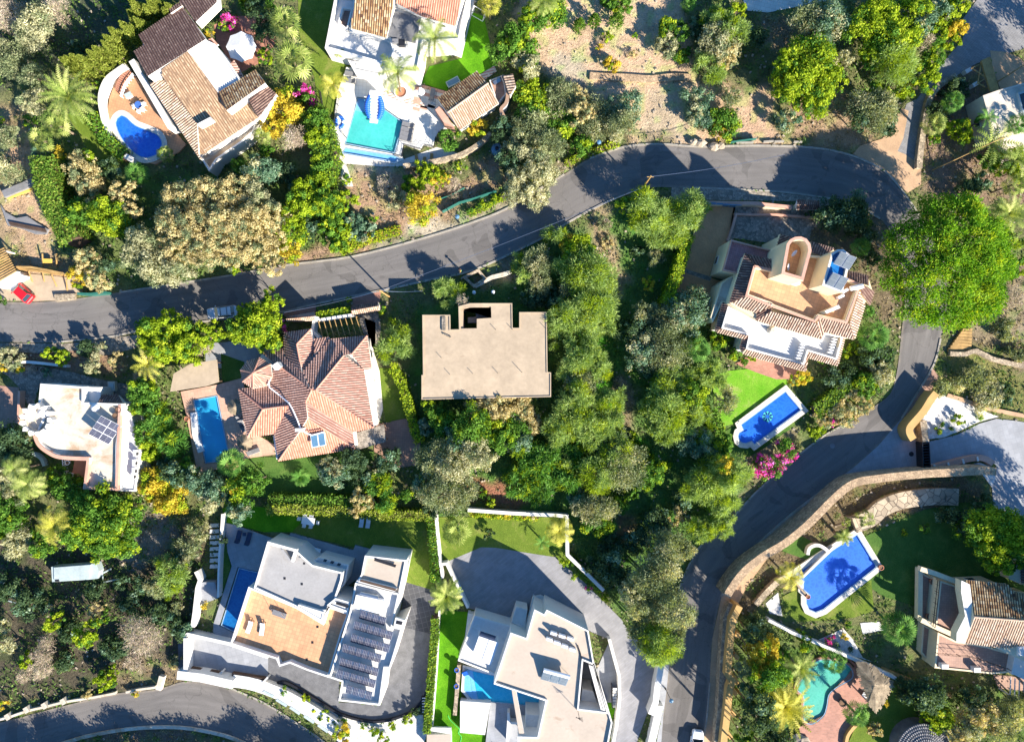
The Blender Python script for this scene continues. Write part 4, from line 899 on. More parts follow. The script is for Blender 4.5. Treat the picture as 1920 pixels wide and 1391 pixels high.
# ------------------------------------------------------------------ 3. hipped pink-tiled villa
h3 = house('villa', 'villa with many hipped pink tile roofs and a turret', 'r', "700,700 760,760", 5)
body(h3, 'r', "150,735 260,700 190,650 160,560 215,475 320,445 340,400 540,370 550,235 770,190 800,280 950,270 1275,255 1320,540 1340,1040 1150,1100 1160,1240 505,1345 465,1120 225,1140", 3.4, 'white_plaster', 10)
pv_ = []
A = pv_.append
A(pl('r', "825,725 1078,414 1258,545 1345,1058", "850,715", "1310,680", 6.8, 3.7))
A(pl('r', "790,722 705,565 950,270 1285,238 1147,405 1078,412 825,725", "805,722", "770,262", 6.8, 3.7))
A(pl('r', "1147,405 1285,238 1328,535 1258,545", "1150,410", "1310,385", 5.4, 3.8))
A(pl('r', "655,312 782,178 806,395 702,565", "680,440", "800,420", 5.3, 4.1))
A(pl('r', "808,268 948,250 955,285 812,400", "815,380", "850,262", 4.6, 3.8))
A(pl('r', "655,312 540,218 545,435 700,565", "680,440", "540,400", 5.3, 3.7))
A(pl('r', "655,312 540,212 782,178", "655,312", "645,195", 5.2, 3.9))
A(pl('r', "475,497 330,390 525,358 548,438 702,566 777,724", "650,640", "600,380", 6.2, 3.8))
A(pl('r', "475,500 777,724 733,830 752,978 690,1082 592,862 415,688 440,560", "765,780", "430,830", 6.7, 4.3))
A(pl('r', "133,718 400,690 592,862 350,898", "430,890", "400,695", 5.4, 4.0))
A(pl('r', "133,720 350,898 210,1150", "350,898", "165,930", 5.4, 3.8))
A(pl('r', "350,898 592,864 556,930 455,1115 210,1152", "460,885", "420,1125", 5.4, 3.8, 'tile_orange', 'valley_orange'))
A(pl('r', "595,866 692,1082 490,1362 455,1115 556,930", "692,1060", "455,1150", 5.9, 3.8))
A(pl('r', "752,980 1178,1250 490,1362 692,1084", "755,985", "812,1308", 5.9, 3.6, 'tile_orange', 'valley_orange'))
A(pl('r', "737,832 1158,1104 1178,1248 752,980", "745,900", "1172,1180", 6.2, 3.7))
A(pl('r', "790,725 735,828 1158,1104 1345,1060 825,727", "790,735", "850,1130", 6.8, 4.2, 'tile_orange', 'valley_orange'))  # south slopes get brighter tiles, sunlight put into the colour
rdg = [("790,722 ", "475,497", 6.9, 5.2), ("825,725", "1345,1060", 6.9, 3.9), ("825,725", "1078,412", 6.9, 5.6), ("1147,405", "1285,238", 5.5, 3.9), ("752,980", "1178,1250", 6.0, 3.7),
       ("752,980", "490,1362", 6.0, 3.7), ("737,832", "1158,1104", 6.3, 4.0), ("350,898", "133,718", 5.5, 4.0), ("350,898", "210,1152", 5.5, 3.8), ("350,898", "592,864", 5.5, 5.4), ("655,312", "782,178", 5.4, 3.9), ("655,312", "702,565", 5.4, 5.3), ("790,722", "737,832", 6.9, 6.3), ("737,832", "752,980", 6.3, 6.0)]
roof(h3, pv_, 'tile_pink', 'valley_red', 3.35, pitch=0.36, ridge='tile_orange', ridges=[(q('r', a)[0] + (z0_,), q('r', c)[0] + (z1_,)) for a, c, z0_, z1_ in rdg])
oc = q('r', "320,435 420,495 430,605 380,685 265,712 168,650 150,545 210,465"); ap = q('r', "262,572")[0]
roof(h3, [([oc[i], oc[(i + 1) % 8], ap], ap, tuple((oc[i][k] + oc[(i + 1) % 8][k]) / 2 for k in (0, 1)), 7.0, 5.0) for i in range(8)], 'tile_pink', 'valley_red', 3.35, pitch=0.30, ridge='tile_orange',
     ridges=[(ap + (7.05,), p + (5.08,)) for p in oc], name='turret_roof')
b = MB(); b.box((*P2(q('r', "470,510")[0], 6.3), 5.6), (1.0, .8, 1.6), 'white_plaster', R(35)); b.build('chimney', h3)
b = MB(); b.box((*P2(q('r', "675,1085")[0], 6.8), 6.2), (1.1, .5, 1.4), 'white_plaster'); b.build('chimney', h3)
for px, sc_ in (("475,1240", 1), ("1178,1160", .6)): MB().box((*P2(q('r', px)[0], 3.2), 2.2), (.5, 3.6 * sc_, 2.4), 'white_plaster', R(8)).build('pillar', h3)
MB().prism(Pw(q('r', "1262,552 1338,535 1385,1035 1345,1050"), 3.2), 2.9, 3.25, 'white_plaster').build('canopy', h3)
b = MB(); pts = [P(p, z) for p, z in zip(q('r', "405,650 410,700 500,770 585,840 620,900 660,990 690,1070 740,1110 790,1130 900,1100"), (5.3, 5.5, 5.5, 6.3, 6.4, 6.5, 6.4, 6.0, 5.6, 5.5))]
for a, c in zip(pts, pts[1:]): b.tube(a + Vector((0, 0, .1)), c + Vector((0, 0, .1)), .10, 'white_plastic', n=6)
b.build('flashing', h3)
ct = q('r', "775,1130 905,1108 918,1222 792,1245"); b = MB(); b.prism(Pw(ct, 5.4), 5.22, 5.40, 'white_plastic'); b.build('skylight_frame', h3)
for s_ in ("782,1135 835,1126 848,1228 798,1238", "848,1124 898,1114 912,1218 862,1227"): MB().prism(Pw(q('r', s_), 5.46), 5.41, 5.46, 'gate_blue').build('skylight', h3)
sun_t = thing('pergola', 'dark timber pergola over planting behind the hipped villa', 'pergola', P(q('b2', "580,1060")[0]))
b = MB()
for k in range(8):
    t = k / 7; a = tuple(q('b2', "450,1010")[0][i] * (1 - t) + q('b2', "720,975")[0][i] * t for i in (0, 1)); c = tuple(q('b2', "480,1120")[0][i] * (1 - t) + q('b2', "760,1100")[0][i] * t for i in (0, 1))
    b.tube(P(a, 2.6), P(c, 2.6), .07, 'wood', n=4)
b.build('rafter', sun_t)
for s_ in ("450,1010", "720,975", "480,1120", "760,1100"): MB().tube((*P2(q('b2', s_)[0], 2.5), 0), (*P2(q('b2', s_)[0], 2.5), 2.5), .09, 'wood', n=6).build('post', sun_t)
tw('white curved wall enclosing the pergola garden', 'b2', "450,1125 405,1080 415,1010 440,1000 600,975 700,960", 0.4, 2.0)
for nm_, s_, hi, lo in (('western pink tiled gatepost roof by the upper road', "218,975 415,940 430,1000 215,1005", "320,965", "325,1005"), ('eastern pink tiled gatepost roof beside the clipped hedge', "680,905 880,870 892,925 690,958", "785,900", "795,945")):
    g_ = thing('gatehouse', nm_, 'gatehouse', P(q('b2', hi)[0])); MB().prism(Pw(q('b2', s_), 2.2), 0, 2.2, 'pink_cap').build('wall', g_)
    v = q('b2', s_); mid = [tuple((v[0][i] + v[3][i]) / 2 for i in (0, 1)), tuple((v[1][i] + v[2][i]) / 2 for i in (0, 1))]
    roof(g_, [([v[0], v[1], mid[1], mid[0]], mid[0], v[0], 2.9, 2.3, 'tile_brown', 'valley_dark'), ([mid[0], mid[1], v[2], v[3]], mid[0], v[3], 2.9, 2.3, 'tile_light', 'valley_red')], 'tile_light', 'valley_red', 2.1, pitch=.3)  # north half coloured dark as in shade, south half pale as in sun
slab('patio', 'pink paved landing between road and western gatepost', 'b2', "190,950 430,885 430,940 215,975", 0.05, 'brick_red')
slab('patio', 'pink paved landing between road and eastern gatepost', 'b2', "700,825 900,785 890,870 690,905", 0.05, 'brick_red')
slab('patio', 'terracotta pool terrace of the hipped villa', 'c1', "1300,170 1560,120 1750,70 1760,150 1720,180 1780,500 1850,480 1990,560 1990,620 1780,650 1620,660 1620,720 1420,750 1390,600 1340,330", 0.3, 'terra_pink', holes=[q('c1', "1385,225 1565,192 1652,620 1600,680 1472,690")])
pool('long rectangular sky blue pool on the terracotta terrace', q('c1', "1390,230 1562,197 1648,620 1598,676 1476,686"), 0.0, 'pool_sky')
tw('row of white mattresses and low wall along the long sky blue pool', 'c1', "1390,320 1405,480 1445,605", 0.9, 0.55, 'fabric_white', name='pool_seat', cat='seat')
tt = mk_umbrella('parasol', 'thatched grey parasol beside the long sky blue pool, north of its pair', 'thatch', 'dark_wood', r=1.25, h=2.6, n=12, loc=P(q('c1', "1690,280")[0], 2.4)); tt.location.z = .3
tt2 = copy_tree(tt); place(tt2, q('c1', "1760,535")[0], 2.4, 20, 'round thatched grey parasol near the palm south of the long blue pool'); tt2.location.z = .3
gz = house('gazebo', 'faded grey membrane pavilion roof north of the long blue pool', 'c1', "1400,50 1450,60", 3, 'pavilion')
for i, s_ in enumerate(("1250,35 1400,-5", "1560,0 1575,100")): pass
MB().prism(Pw(q('c1', "1225,170 1250,40 1370,-30 1560,-60 1575,100 1480,130"), 2.8), 2.62, 2.8, 'concrete').build('roof', gz)
for s_ in ("1245,160", "1265,50", "1550,-40", "1555,95"): MB().tube((*P2(q('c1', s_)[0], 2.6), 0), (*P2(q('c1', s_)[0], 2.6), 2.62), .1, 'dark_wood').build('post', gz)
cr = thing('carport', 'stone-flagged carport roof off the south-east corner of the hipped villa', 'carport', P(q('c2', "820,490")[0]))
MB().prism(Pw(q('c2', "710,470 920,405 935,530 725,590"), 2.8), 2.6, 2.8, 'cobble').build('roof', cr)
for s_ in ("720,480", "910,415", "925,520", "735,580"): MB().tube((*P2(q('c2', s_)[0], 2.5), 0), (*P2(q('c2', s_)[0], 2.5), 2.6), .1, 'dark_wood').build('post', cr)
fl = mk_lounger('sun_lounger', 'fabric_grey', 'white_plastic', 'northern grey lounger between blue pool and hipped villa'); place(fl, q('c1', "1735,385")[0], .3, 290)
fl2 = copy_tree(fl); place(fl2, q('c1', "1750,415")[0], .3, 290, 'southern grey lounger between blue pool and hipped villa')
fl3 = copy_tree(fl); place(fl3, q('c1', "1830,600")[0], .3, 20, 'grey lounger beside the round thatched parasol')
mk_pot('small clay pot west of the long blue pool', q('c1', "1343,365")[0], .3, .35, .5)
# ------------------------------------------------------------------ 4. unfinished concrete building
EXC.append(q('o', '791,575 1033,575 1033,745 791,745'))
h4 = house('unfinished_building', 'bare concrete shell of an unfinished building with a flat slab roof', 'o', "910,650 915,655", 6, 'building')
vo = q('b2', "1465,905 1692,900 1695,983 1590,990 1590,1062 1465,1065")
ol = [q('b2', "1198,962")[0], q('b2', "1398,962")[0], q('b2', "1400,1067")[0], q('b2', "1462,1066")[0], q('b2', "1458,900")[0], q('b2', "1540,878")[0], q('b2', "1845,878")[0], q('b2', "1848,1055")[0], q('b2', "1895,1055")[0], q('b3', "0,942")[0], q('b3', "50,942")[0], q('b3', "250,942")[0], q('c3', "256,28")[0], q('c3', "281,32")[0], q('c3', "281,208")[0], q('c2', "1192,227")[0], q('c2', "1192,50")[0], q('c2', "1203,50")[0]]
ol[9] = q('b2', "1895,942")[0]; del ol[10]
vo = q('b2', "1475,910 1692,903 1695,983 1590,990 1590,1058 1475,1060")
W_ = ccw(Pw(ol, 4.4)); Hv = ccw(Pw(vo, 4.4))
MB().prism(W_, 4.15, 4.4, 'concrete', holes=[Hv]).build('roof_slab', h4)
MB().prism(inset(W_, .6), -.1, 4.15, 'concrete', holes=[Hv]).build('wall', h4)
MB().prism(W_, 4.4, 4.52, 'concrete', holes=[inset(W_, .16)]).build('parapet', h4)
MB().prism(Pw(q('b2', "1580,905 1690,903 1692,983 1585,988"), 3.0), 2.8, 3.0, 'grey_felt').build('stair_slab', h4)
MB().prism(Pw(q('b2', "1525,980 1590,975 1590,1018 1525,1020"), 2.0), 1.8, 2.0, 'grey_roof').build('stair_landing', h4)
b = MB(); rr = random.Random(8)
for x, y, dx, dy in ((1660, 1000, 60, 60), (1785, 1005, 60, 55), (2450, 1000, 20, 20)): pass
for p in [q('b2', "1335,1270")[0], q('c2', "1395,45")[0], q('c2', "1560,40")[0], q('c2', "1740,35")[0], q('b2', "1725,1068")[0], q('b2', "1845,1066")[0], q('c3', "70,30")[0], q('b3', "240,1058")[0], q('b3', "40,1342")[0]]:
    w2 = P(p, 4.4); b.tube((w2.x, w2.y, 4.4), (w2.x + .05, w2.y, 5.1), .04, 'dark_metal', n=5)
b.build('rebar', h4)
bp_ = thing('block_pile', 'short stack of hollow concrete blocks on the bare slab roof', 'blocks', P(q('b2', "1345,1050")[0], 4.4))
b = MB()
for k in range(7):
    for j in range(2): b.box((.0 + j * .3, k * .30 - .4, .12), (.26, .26, .24), 'cobble')
b.build('stack', bp_, local=True)
b = MB()
for k in range(5): b.box((.26 * k + .1, -1.0 - .12 * k, .1), (.2, .2, .2), 'cobble', .4)
b.build('loose_blocks', bp_, local=True)
# ------------------------------------------------------------------ 5. tower villa on the right
DZ = 2.0
h5 = house('villa', 'cream villa with an arched tower, terracotta roof terrace and striped eaves', 'h', "850,600 860,610", 6)
body(h5, 'h', "250,715 390,260 480,340 690,300 745,60 850,90 1250,195 1400,415 1585,460 1630,600 1550,720 1450,1050 1160,990 1130,1050 510,870", 5.6, 'cream', 10)
blk(h5, 'h', "488,352 690,398 760,300 900,235 1165,262 1150,400 1385,480 1512,532 1375,905 1108,842 1072,895 668,745 640,722 408,640", 6.8, 0.9, 'cream', 'terra_h', 'cream', pt=.3)
b = MB().ribbon(Pw(q('h', "488,356 690,400 900,500 960,497"), 8.86), .3, 8.8, 8.86, 'pink_cap'); b.ribbon(Pw(q('h', "1165,265 1385,482 1510,535 1378,900 1110,842 1072,890 668,745 410,640 488,356"), 8.86), .3, 8.8, 8.86, 'pink_cap'); b.build('coping', h5)
ar = q('h', "748,432 800,140 832,98 880,74 938,70 992,92 1028,140 1040,205 962,496"); ai = inset(ccw(Pw(ar, 13.0)), .42)
MB().prism(Pw(ar, 13.0), 6.0, 13.0, 'cream', 'pink_cap', holes=[ai]).build('tower_wall', h5)
MB().prism(ai, 6.0, 10.6, 'terra_h').build('tower_floor', h5)
MB().prism([P2(p, 10.3) for p in q('h', "725,440 965,505 950,530 715,462")], 8.0, 9.4, 'white_plaster').build('wall', h5)
t2 = q('h', "1142,540 1205,330 1230,235 1290,195 1350,195 1405,240 1412,300 1340,610")
MB().prism(Pw(t2, 12.4), 6.0, 11.9, 'cream').build('tower_wall', h5)
MB().prism(Pw(t2, 12.4), 11.9, 12.4, 'cream', 'white_plaster', holes=[inset(ccw(Pw(t2, 12.4)), .3)]).build('parapet', h5)
MB().prism(inset(ccw(Pw(t2, 12.4)), .3), 11.9, 11.93, 'pool_deep').build('tower_roof', h5)
MB().prism(Pw(q('h', "1165,790 1300,730 1320,760 1185,815"), 10), 7, 10, 'cream', 'white_plaster').build('chimney', h5)
DK = ('tile_brown', 'valley_dark'); LT = ('tile_light', 'valley_dark')  # shade of north and west eaves put into dark tiles, sun into pale
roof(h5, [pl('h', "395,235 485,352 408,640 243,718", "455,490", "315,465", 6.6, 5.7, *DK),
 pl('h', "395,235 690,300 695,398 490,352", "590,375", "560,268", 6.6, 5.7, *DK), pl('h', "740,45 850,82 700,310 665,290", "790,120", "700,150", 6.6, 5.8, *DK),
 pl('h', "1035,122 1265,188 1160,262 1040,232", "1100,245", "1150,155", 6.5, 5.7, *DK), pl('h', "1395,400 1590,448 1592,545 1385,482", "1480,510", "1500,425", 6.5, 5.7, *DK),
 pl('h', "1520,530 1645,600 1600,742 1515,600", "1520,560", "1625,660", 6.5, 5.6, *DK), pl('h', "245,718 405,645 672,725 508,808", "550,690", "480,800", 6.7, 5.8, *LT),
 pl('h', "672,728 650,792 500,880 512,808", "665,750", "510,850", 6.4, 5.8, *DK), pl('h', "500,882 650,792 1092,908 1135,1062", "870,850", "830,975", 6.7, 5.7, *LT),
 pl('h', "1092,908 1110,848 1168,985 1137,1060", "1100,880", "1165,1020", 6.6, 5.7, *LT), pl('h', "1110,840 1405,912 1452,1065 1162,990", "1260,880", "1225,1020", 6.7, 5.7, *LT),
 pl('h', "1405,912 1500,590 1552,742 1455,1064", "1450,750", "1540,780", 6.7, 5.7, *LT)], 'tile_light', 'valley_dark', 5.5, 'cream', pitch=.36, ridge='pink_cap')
blk(h5, 'h', "232,740 500,880 830,975 1135,1064 1162,992 1345,1040 1285,1262 1008,1180 968,1312 405,1155 432,1028 170,955", 4.2, 0.8, 'white_plaster', 'white_slab', 'white_plaster')
roof(h5, [pl('h', "178,705 235,735 168,958 105,988", "205,850", "140,840", 4.1, 3.6, *DK), pl('h', "108,990 168,958 432,1028 405,1062 360,1050", "300,1000", "280,1040", 4.1, 3.6, *LT),
 pl('h', "432,1028 405,1155 370,1190 345,1140 375,1040", "420,1090", "350,1080", 4.1, 3.6, *DK), pl('h', "372,1198 405,1158 968,1312 985,1372 500,1242", "690,1240", "665,1295", 4.1, 3.5, *LT),
 pl('h', "1008,1182 1285,1262 1292,1318 1010,1242 985,1372 968,1312", "1140,1225", "1125,1280", 4.1, 3.5, *LT), pl('h', "1312,1040 1362,1045 1294,1315 1284,1262", "1300,1150", "1345,1160", 4.1, 3.5, *LT)], 'tile_light', 'valley_dark', 3.4, 'cream', pitch=.34)
MB().lathe((*P2(q('h', "660,970")[0], 6.2), 5.4), [(.55, 0), (.55, .9), (.3, 1.1), (0.0, 1.1)], 'white_old', 16).build('chimney', h5)
for k in range(2):
    b = MB()
    for i in range(6):
        for j in range(2): b.box((*P2(q('h', f"{(905, 1215)[k] + i * 9 + j * 14},{(1245, 1190)[k] - i * 26}")[0], 6.2), 5.9), (.16, .5, .6), 'white_plastic', R(70))
    b.build('balustrade', h5)
blk(h5, 'h', "265,100 682,208 638,310 325,428 183,395", 4.6, 0.6, 'cream', 'purple_tile', 'pink_cap', pt=.18, win=4)
blk(h5, 'h', "236,468 330,430 245,715 178,705 85,900 62,850 170,520", 3.2, 0.3, 'cream', 'white_old', pt=.2, win=2)
def mk_dish(label, p, z, rz, r=.55):
    v = P(p, z); t = thing('satellite_dish', label, 'satellite dish', v, rotz=R(rz)); b = MB()
    n = 14; c = [(0, 0, .9)]; vs = []
    for k, rr_ in enumerate((0, .4, .75, 1.0)):
        for i in range(n):
            a = 2 * math.pi * i / n; d = rr_ * r; y = -.25 * (1 - rr_ ** 2) * r; vs.append((d * math.cos(a), y * .7 + d * math.sin(a) * .55, 1.0 + d * math.sin(a) * .75 - y * .5))
    b.add(vs, [(k * n + i, k * n + (i + 1) % n, (k + 1) * n + (i + 1) % n, (k + 1) * n + i) for k in range(3) for i in range(n)], 'white_plastic'); b.build('dish', t, local=True)
    MB().tube((0, 0, 0), (0, 0, 1.0), .04, 'steel').build('mast', t, local=True); MB().tube((0, -.1, .9), (.1, .7, 1.0), .025, 'steel').build('arm', t, local=True)
    return t
mk_dish('northern white satellite dish inside the arched tower', q('h', "845,245")[0], 10.6, 40); mk_dish('southern white satellite dish inside the arched tower', q('h', "790,375")[0], 10.6, 80)
def collector(label, p, z, rz, w_=2.1, d_=1.5, tank=False, n=2, name='solar_water_heater'):
    v = P(p, z); t = thing(name, label, 'solar heater', v, rotz=R(rz)); pw = w_ / n
    for k in range(n):
        x = -w_ / 2 + pw * (k + .5); b = MB(); b.box((x, 0, .62), (pw - .06, d_, .09), 'steel', 0, .5, top='steel'); b.build('panel', t, local=True)
        b = MB(); b.box((x, -.025, .675), (pw - .16, d_ - .12, .03), 'collector', 0, .5); b.build('glass', t, local=True)
    if tank:
        MB().tube((-w_ / 2, d_ * .5, 1.15), (w_ / 2, d_ * .5, 1.15), .30, 'white_plastic', n=14).build('tank', t, local=True)
    b = MB()
    for x in (-w_ / 2 + .1, w_ / 2 - .1): b.tube((x, d_ * .42, 0), (x, d_ * .42, 1.0), .03, 'steel', n=5); b.tube((x, -d_ * .42, 0), (x, -d_ * .42, .25), .03, 'steel', n=5)
    b.build('stand', t, local=True); return t
collector('northern pair of grey solar collectors on the round tower', q('h', "1340,310")[0], 12.2, -22, 2.4, 1.9); collector('southern pair of grey solar collectors on the round tower', q('h', "1265,510")[0], 12.2, -22, 2.4, 1.9)
wtk = thing('water_tank', 'horizontal white water tank on the terracotta roof terrace', 'tank', P(q('h', "1450,565")[0], 8.3), rotz=R(12)); MB().tube((-.9, 0, .7), (.9, 0, .7), .35, 'white_plastic', n=14).build('cylinder', wtk, local=True)
MB().box((-.6, 0, .2), (.1, .5, .4), 'steel').build('leg', wtk, local=True); MB().box((.6, 0, .2), (.1, .5, .4), 'steel').build('leg', wtk, local=True)
def ac_unit(label, p, z, rz=0, group=None):
    t = thing('air_conditioner', label, 'air conditioner', P(p, z), group, rotz=R(rz)); MB().box((0, 0, .45), (.95, .38, .8), 'white_plastic').build('case', t, local=True)
    MB().tube((-.12, -.20, .45), (-.12, -.22, .45), .3, 'dark_metal', n=14).build('fan', t, local=True); MB().box((0, 0, .03), (1.0, .42, .06), 'dark_metal').build('base', t, local=True); return t
ac_unit('white air conditioner left of the round tower collectors', q('h', "1340,600")[0], 7.9, 30); ac_unit('white air conditioner on the terrace below the round tower', q('h', "1300,655")[0], 7.9, 25)
DZ = 0.0
tw('cream garden wall of the tower villa facing the hairpin', 'b4', "-380,155 0,160 60,170 250,190", 0.5, 1.2, 'cream', cap='pink_cap')
tw('low pink-capped wall dividing the grey gravel yard', 'b3', "1600,235 1700,240 1900,240 2230,265", 0.3, 0.6, 'pink_cap')
tw('low pink wall between brown driveway and gravel yard', 'b3', "1618,230 1590,330 1555,430", 0.35, 0.7, 'pink_cap')
gp = thing('gatehouse', 'small dark tiled gate canopy on the garden wall inside the hairpin', 'gatehouse', P(q('b4', "365,170")[0])); MB().prism(Pw(q('b4', "300,150 430,158 430,190 298,185"), 2.2), 0, 2.2, 'cream').build('wall', gp)
roof(gp, [pl('b4', "288,132 448,142 446,172 286,168", "365,170", "367,138", 2.9, 2.4, *DK), pl('b4', "286,168 446,172 444,205 284,205", "365,170", "363,205", 2.9, 2.4, *DK)], 'tile_brown', 'valley_dark', 2.1, pitch=.3)
sg = thing('gate', 'blue-grey sliding gate at the head of the brown driveway', 'gate', P(q('b3', "1500,160")[0])); b = MB()
for k in range(5): b.box((*P2(q('b3', f"{1400 + k * 50},{150 + k * 5}")[0], 1.6), .9), (.9, .08, 1.5), 'gate_blue', R(-4))
b.build('panel', sg); MB().ribbon(Pw(q('b3', "1375,160 1655,172"), 1.8), .12, 1.6, 1.75, 'gate_blue').build('rail', sg)
pool('blue pool with a dolphin-like round mosaic and stepped Roman end', q('o', "1388.5,796 1473,733 1504,769 1415,834 1409,828 1400,832 1391,831 1385,826 1383,818 1385,811 1393,806"), 0.7, 'pool_blue', 'cream_stone', mosaic=(q('c3', "1845,350")[0], .95), steps=[(q('c3', "1640,470 1700,450 1735,520 1690,545 1640,520"), 0.18, 'pool_blue')])
bpy.data.objects  # noqa
for o in bpy.data.objects:
    if o.get('label', '').startswith('blue pool with a dolphin'): o['label'] = 'blue pool with a round flower mosaic on the dry lawn'
# ------------------------------------------------------------------ 6. white villa with rows of solar panels
h6 = house('villa', 'white modern villa with seven rows of solar panels and an orange roof terrace', 'm', "640,760 660,780", 6)
blk(h6, 'm', "380,212 582,268 700,372 912,425 905,480 862,610 800,700 700,700 590,672 285,535 340,348", 6.0, 0.35, 'white_plaster', 'grey_roof')
blk(h6, 'm', "248,525 590,668 770,778 805,660 955,712 905,850 812,1165 660,1115 540,1065 465,1088 442,1035 118,930", 6.0, 0.95, 'white_plaster', 'terra_h', win=6)
blk(h6, 'm', "1000,497 1312,575 1262,805 1352,765 1330,830 1248,1100 1210,1100 1175,1362 882,1330 905,1195 815,1165 960,705", 6.5, 0.6, 'white_plaster', 'white_slab', win=4)
blk(h6, 'm', "1068,305 1362,338 1312,590 998,500 1042,440", 6.3, 0.25, 'white_plaster', 'beige_roof')
MB().prism(Pw(q('m', "1030,470 1295,538 1280,560 1022,492"), 6.5), 6.05, 6.52, 'white_slab').build('beam', h6)
MB().prism(Pw(q('m', "1040,474 1290,540 1282,556 1032,488"), 6.6), 6.53, 6.60, 'dark_wood').build('skylight', h6)
MB().prism(Pw(q('m', "1138,322 1290,372 1282,390 1132,342"), 6.4), 6.3, 6.36, 'dark_metal').build('skylight', h6)
blk(h6, 'm', "700,345 745,318 955,372 930,500 870,580 862,480 905,428 700,380", 4.3, 0.2, 'white_plaster', 'white_slab')
for s_ in ("782,330 804,336 792,352 772,345", "832,342 854,348 842,366 820,358", "880,358 902,364 890,380 868,374"): MB().prism(Pw(q('m', s_), 4.4), 4.1, 4.36, 'window_glass').build('skylight', h6)
blk(h6, 'm', "800,655 860,605 965,635 950,710", 6.2, 0.2, 'white_plaster', 'white_slab'); MB().prism(Pw(q('m', "868,632 955,658 950,676 860,648"), 6.3), 6.2, 6.26, 'dark_metal').build('skylight', h6)
blk(h6, 'm', "600,650 780,705 770,775 590,672", 6.3, 0.1, 'white_plaster', 'white_slab')
MB().prism(Pw(q('m', "1284,742 1352,762 1330,832 1268,815"), 6.9), 6.4, 6.9, 'white_plaster').build('chimney', h6)
MB().prism(Pw(q('m', "1292,762 1335,772 1328,795 1286,786"), 6.94), 6.9, 6.94, 'dark_metal').build('vent', h6)
b = MB().ribbon(Pw(q('m', "380,215 580,270 555,350"), 6.6), .4, 6, 6.6, 'white_plaster'); b.build('parapet', h6)
MB().box((*P2(q('m', "515,300")[0], 6.4), 6.3), (.35, 2.1, .7), 'grey_roof', R(35)).build('vent', h6)
for s_, z_ in (('503,466', 5.65), ('624,506', 5.65), ('735,807', 5.05), ('699,917', 5.05), ('659,1038', 5.05), ('640,360', 6.25)):
    c = P(q('m', s_)[0], z_); MB().box((c.x, c.y, z_ + .02), (.32, .32, .04), 'dark_metal').build('drain', h6)
sp = thing('solar_panel_row', 'x', 'solar panels', (0, 0, 0), 'rows of solar panels on the white villa roof'); SPR = []
def panel_row(n, label, p, rz):
    v = P(p, 6.2); t = thing('solar_panel_row', label, 'solar panels', v, 'rows of solar panels on the white villa roof', rotz=R(rz))
    for k in range(n):
        x = (k - (n - 1) / 2) * .98; b = MB(); b.box((x, 0, .55), (.95, 1.65, .04), 'steel', 0, .42); b.build('frame', t, local=True)
        b = MB(); b.box((x, -.012, .58), (.89, 1.58, .03), 'solar_cell', 0, .42); b.build('cells', t, local=True)
    b = MB()
    for x in (-n * .46, 0, n * .46): b.tube((x, .6, 0), (x, .6, .85), .03, 'steel', n=5); b.tube((x, -.6, 0), (x, -.6, .3), .03, 'steel', n=5)
    b.build('stand', t, local=True)
bpy.data.objects.remove(sp)
nm = ['first and shortest-backed row of solar panels, next to the white roof tank', 'second row of solar panels counting from the white roof tank', 'third row of solar panels counting from the white roof tank', 'middle row of solar panels on the white villa roof', 'third row of solar panels counting from the roof tip', 'second row of solar panels counting from the roof tip', 'short last row of four solar panels at the roof tip']
for k, (x, y, n) in enumerate(((1128, 735, 4), (1132, 822, 6), (1112, 912, 6), (1052, 982, 6), (1032, 1078, 6), (1012, 1160, 6), (1032, 1256, 4))): panel_row(n, nm[k], q('m', f"{x},{y}")[0], -16)
rt = thing('roof_cabinet', 'big white box cabinet above the first solar panel row', 'cabinet', P(q('m', "1105,635")[0], 6.0), rotz=R(-12))
MB().box((0, 0, .45), (4.1, 1.9, .9), 'white_plastic').build('case', rt, local=True); MB().box((0, 0, .93), (4.2, 2.0, .06), 'white_plastic').build('lid', rt, local=True)
ht = thing('hot_water_cylinder', 'slim silver hot water cylinder behind the white roof cabinet', 'tank', P(q('m', "1108,572")[0], 6.0), rotz=R(-14)); MB().tube((-1.35, 0, .8), (1.35, 0, .8), .28, 'steel', n=14).build('cylinder', ht, local=True)
for x in (-1, 1): MB().box((x, 0, .28), (.08, .4, .56), 'steel').build('leg', ht, local=True)
pt_ = thing('aerial', 'small grey aerial on the solar villa roof beside the first panel row', 'aerial', P(q('m', "1245,705")[0], 6.2)); b = MB(); b.tube((0, 0, 0), (0, 0, 1.4), .03, 'steel', n=5); b.tube((-.5, 0, 1.3), (.5, 0, 1.3), .03, 'steel', n=5); b.tube((0, -.4, 1.2), (0, .4, 1.2), .03, 'steel', n=5); b.build('rods', pt_, local=True)
def swing(label, p, z, rz):
    v = P(p, z); t = thing('daybed', label, 'daybed', v, rotz=R(rz)); MB().box((0, 0, .42), (2.1, .75, .12), 'fabric_grey').build('seat', t, local=True); MB().box((0, 0, .2), (2.0, .6, .3), 'steel').build('frame', t, local=True)
    MB().tube((-1, -.5, 0), (-1.1, .9, 1.9), .03, 'steel', n=5).build('post', t, local=True); MB().tube((1, -.5, 0), (.5, .9, 1.9), .03, 'steel', n=5).build('post', t, local=True); MB().tube((-1.1, .9, 1.9), (.5, .9, 1.9), .03, 'steel', n=5).build('rail', t, local=True)
swing('grey framed hanging seat on the orange roof terrace', q('m', "472,710")[0], 5.05, -20)
wl1 = mk_lounger('sun_lounger', 'fabric_white', 'dark_wood', 'western white lounger on the orange roof terrace'); place(wl1, q('m', "262,800")[0], 5.05, 250)
w2_ = copy_tree(wl1); place(w2_, q('m', "350,815")[0], 5.05, 262, 'eastern white lounger on the orange roof terrace')
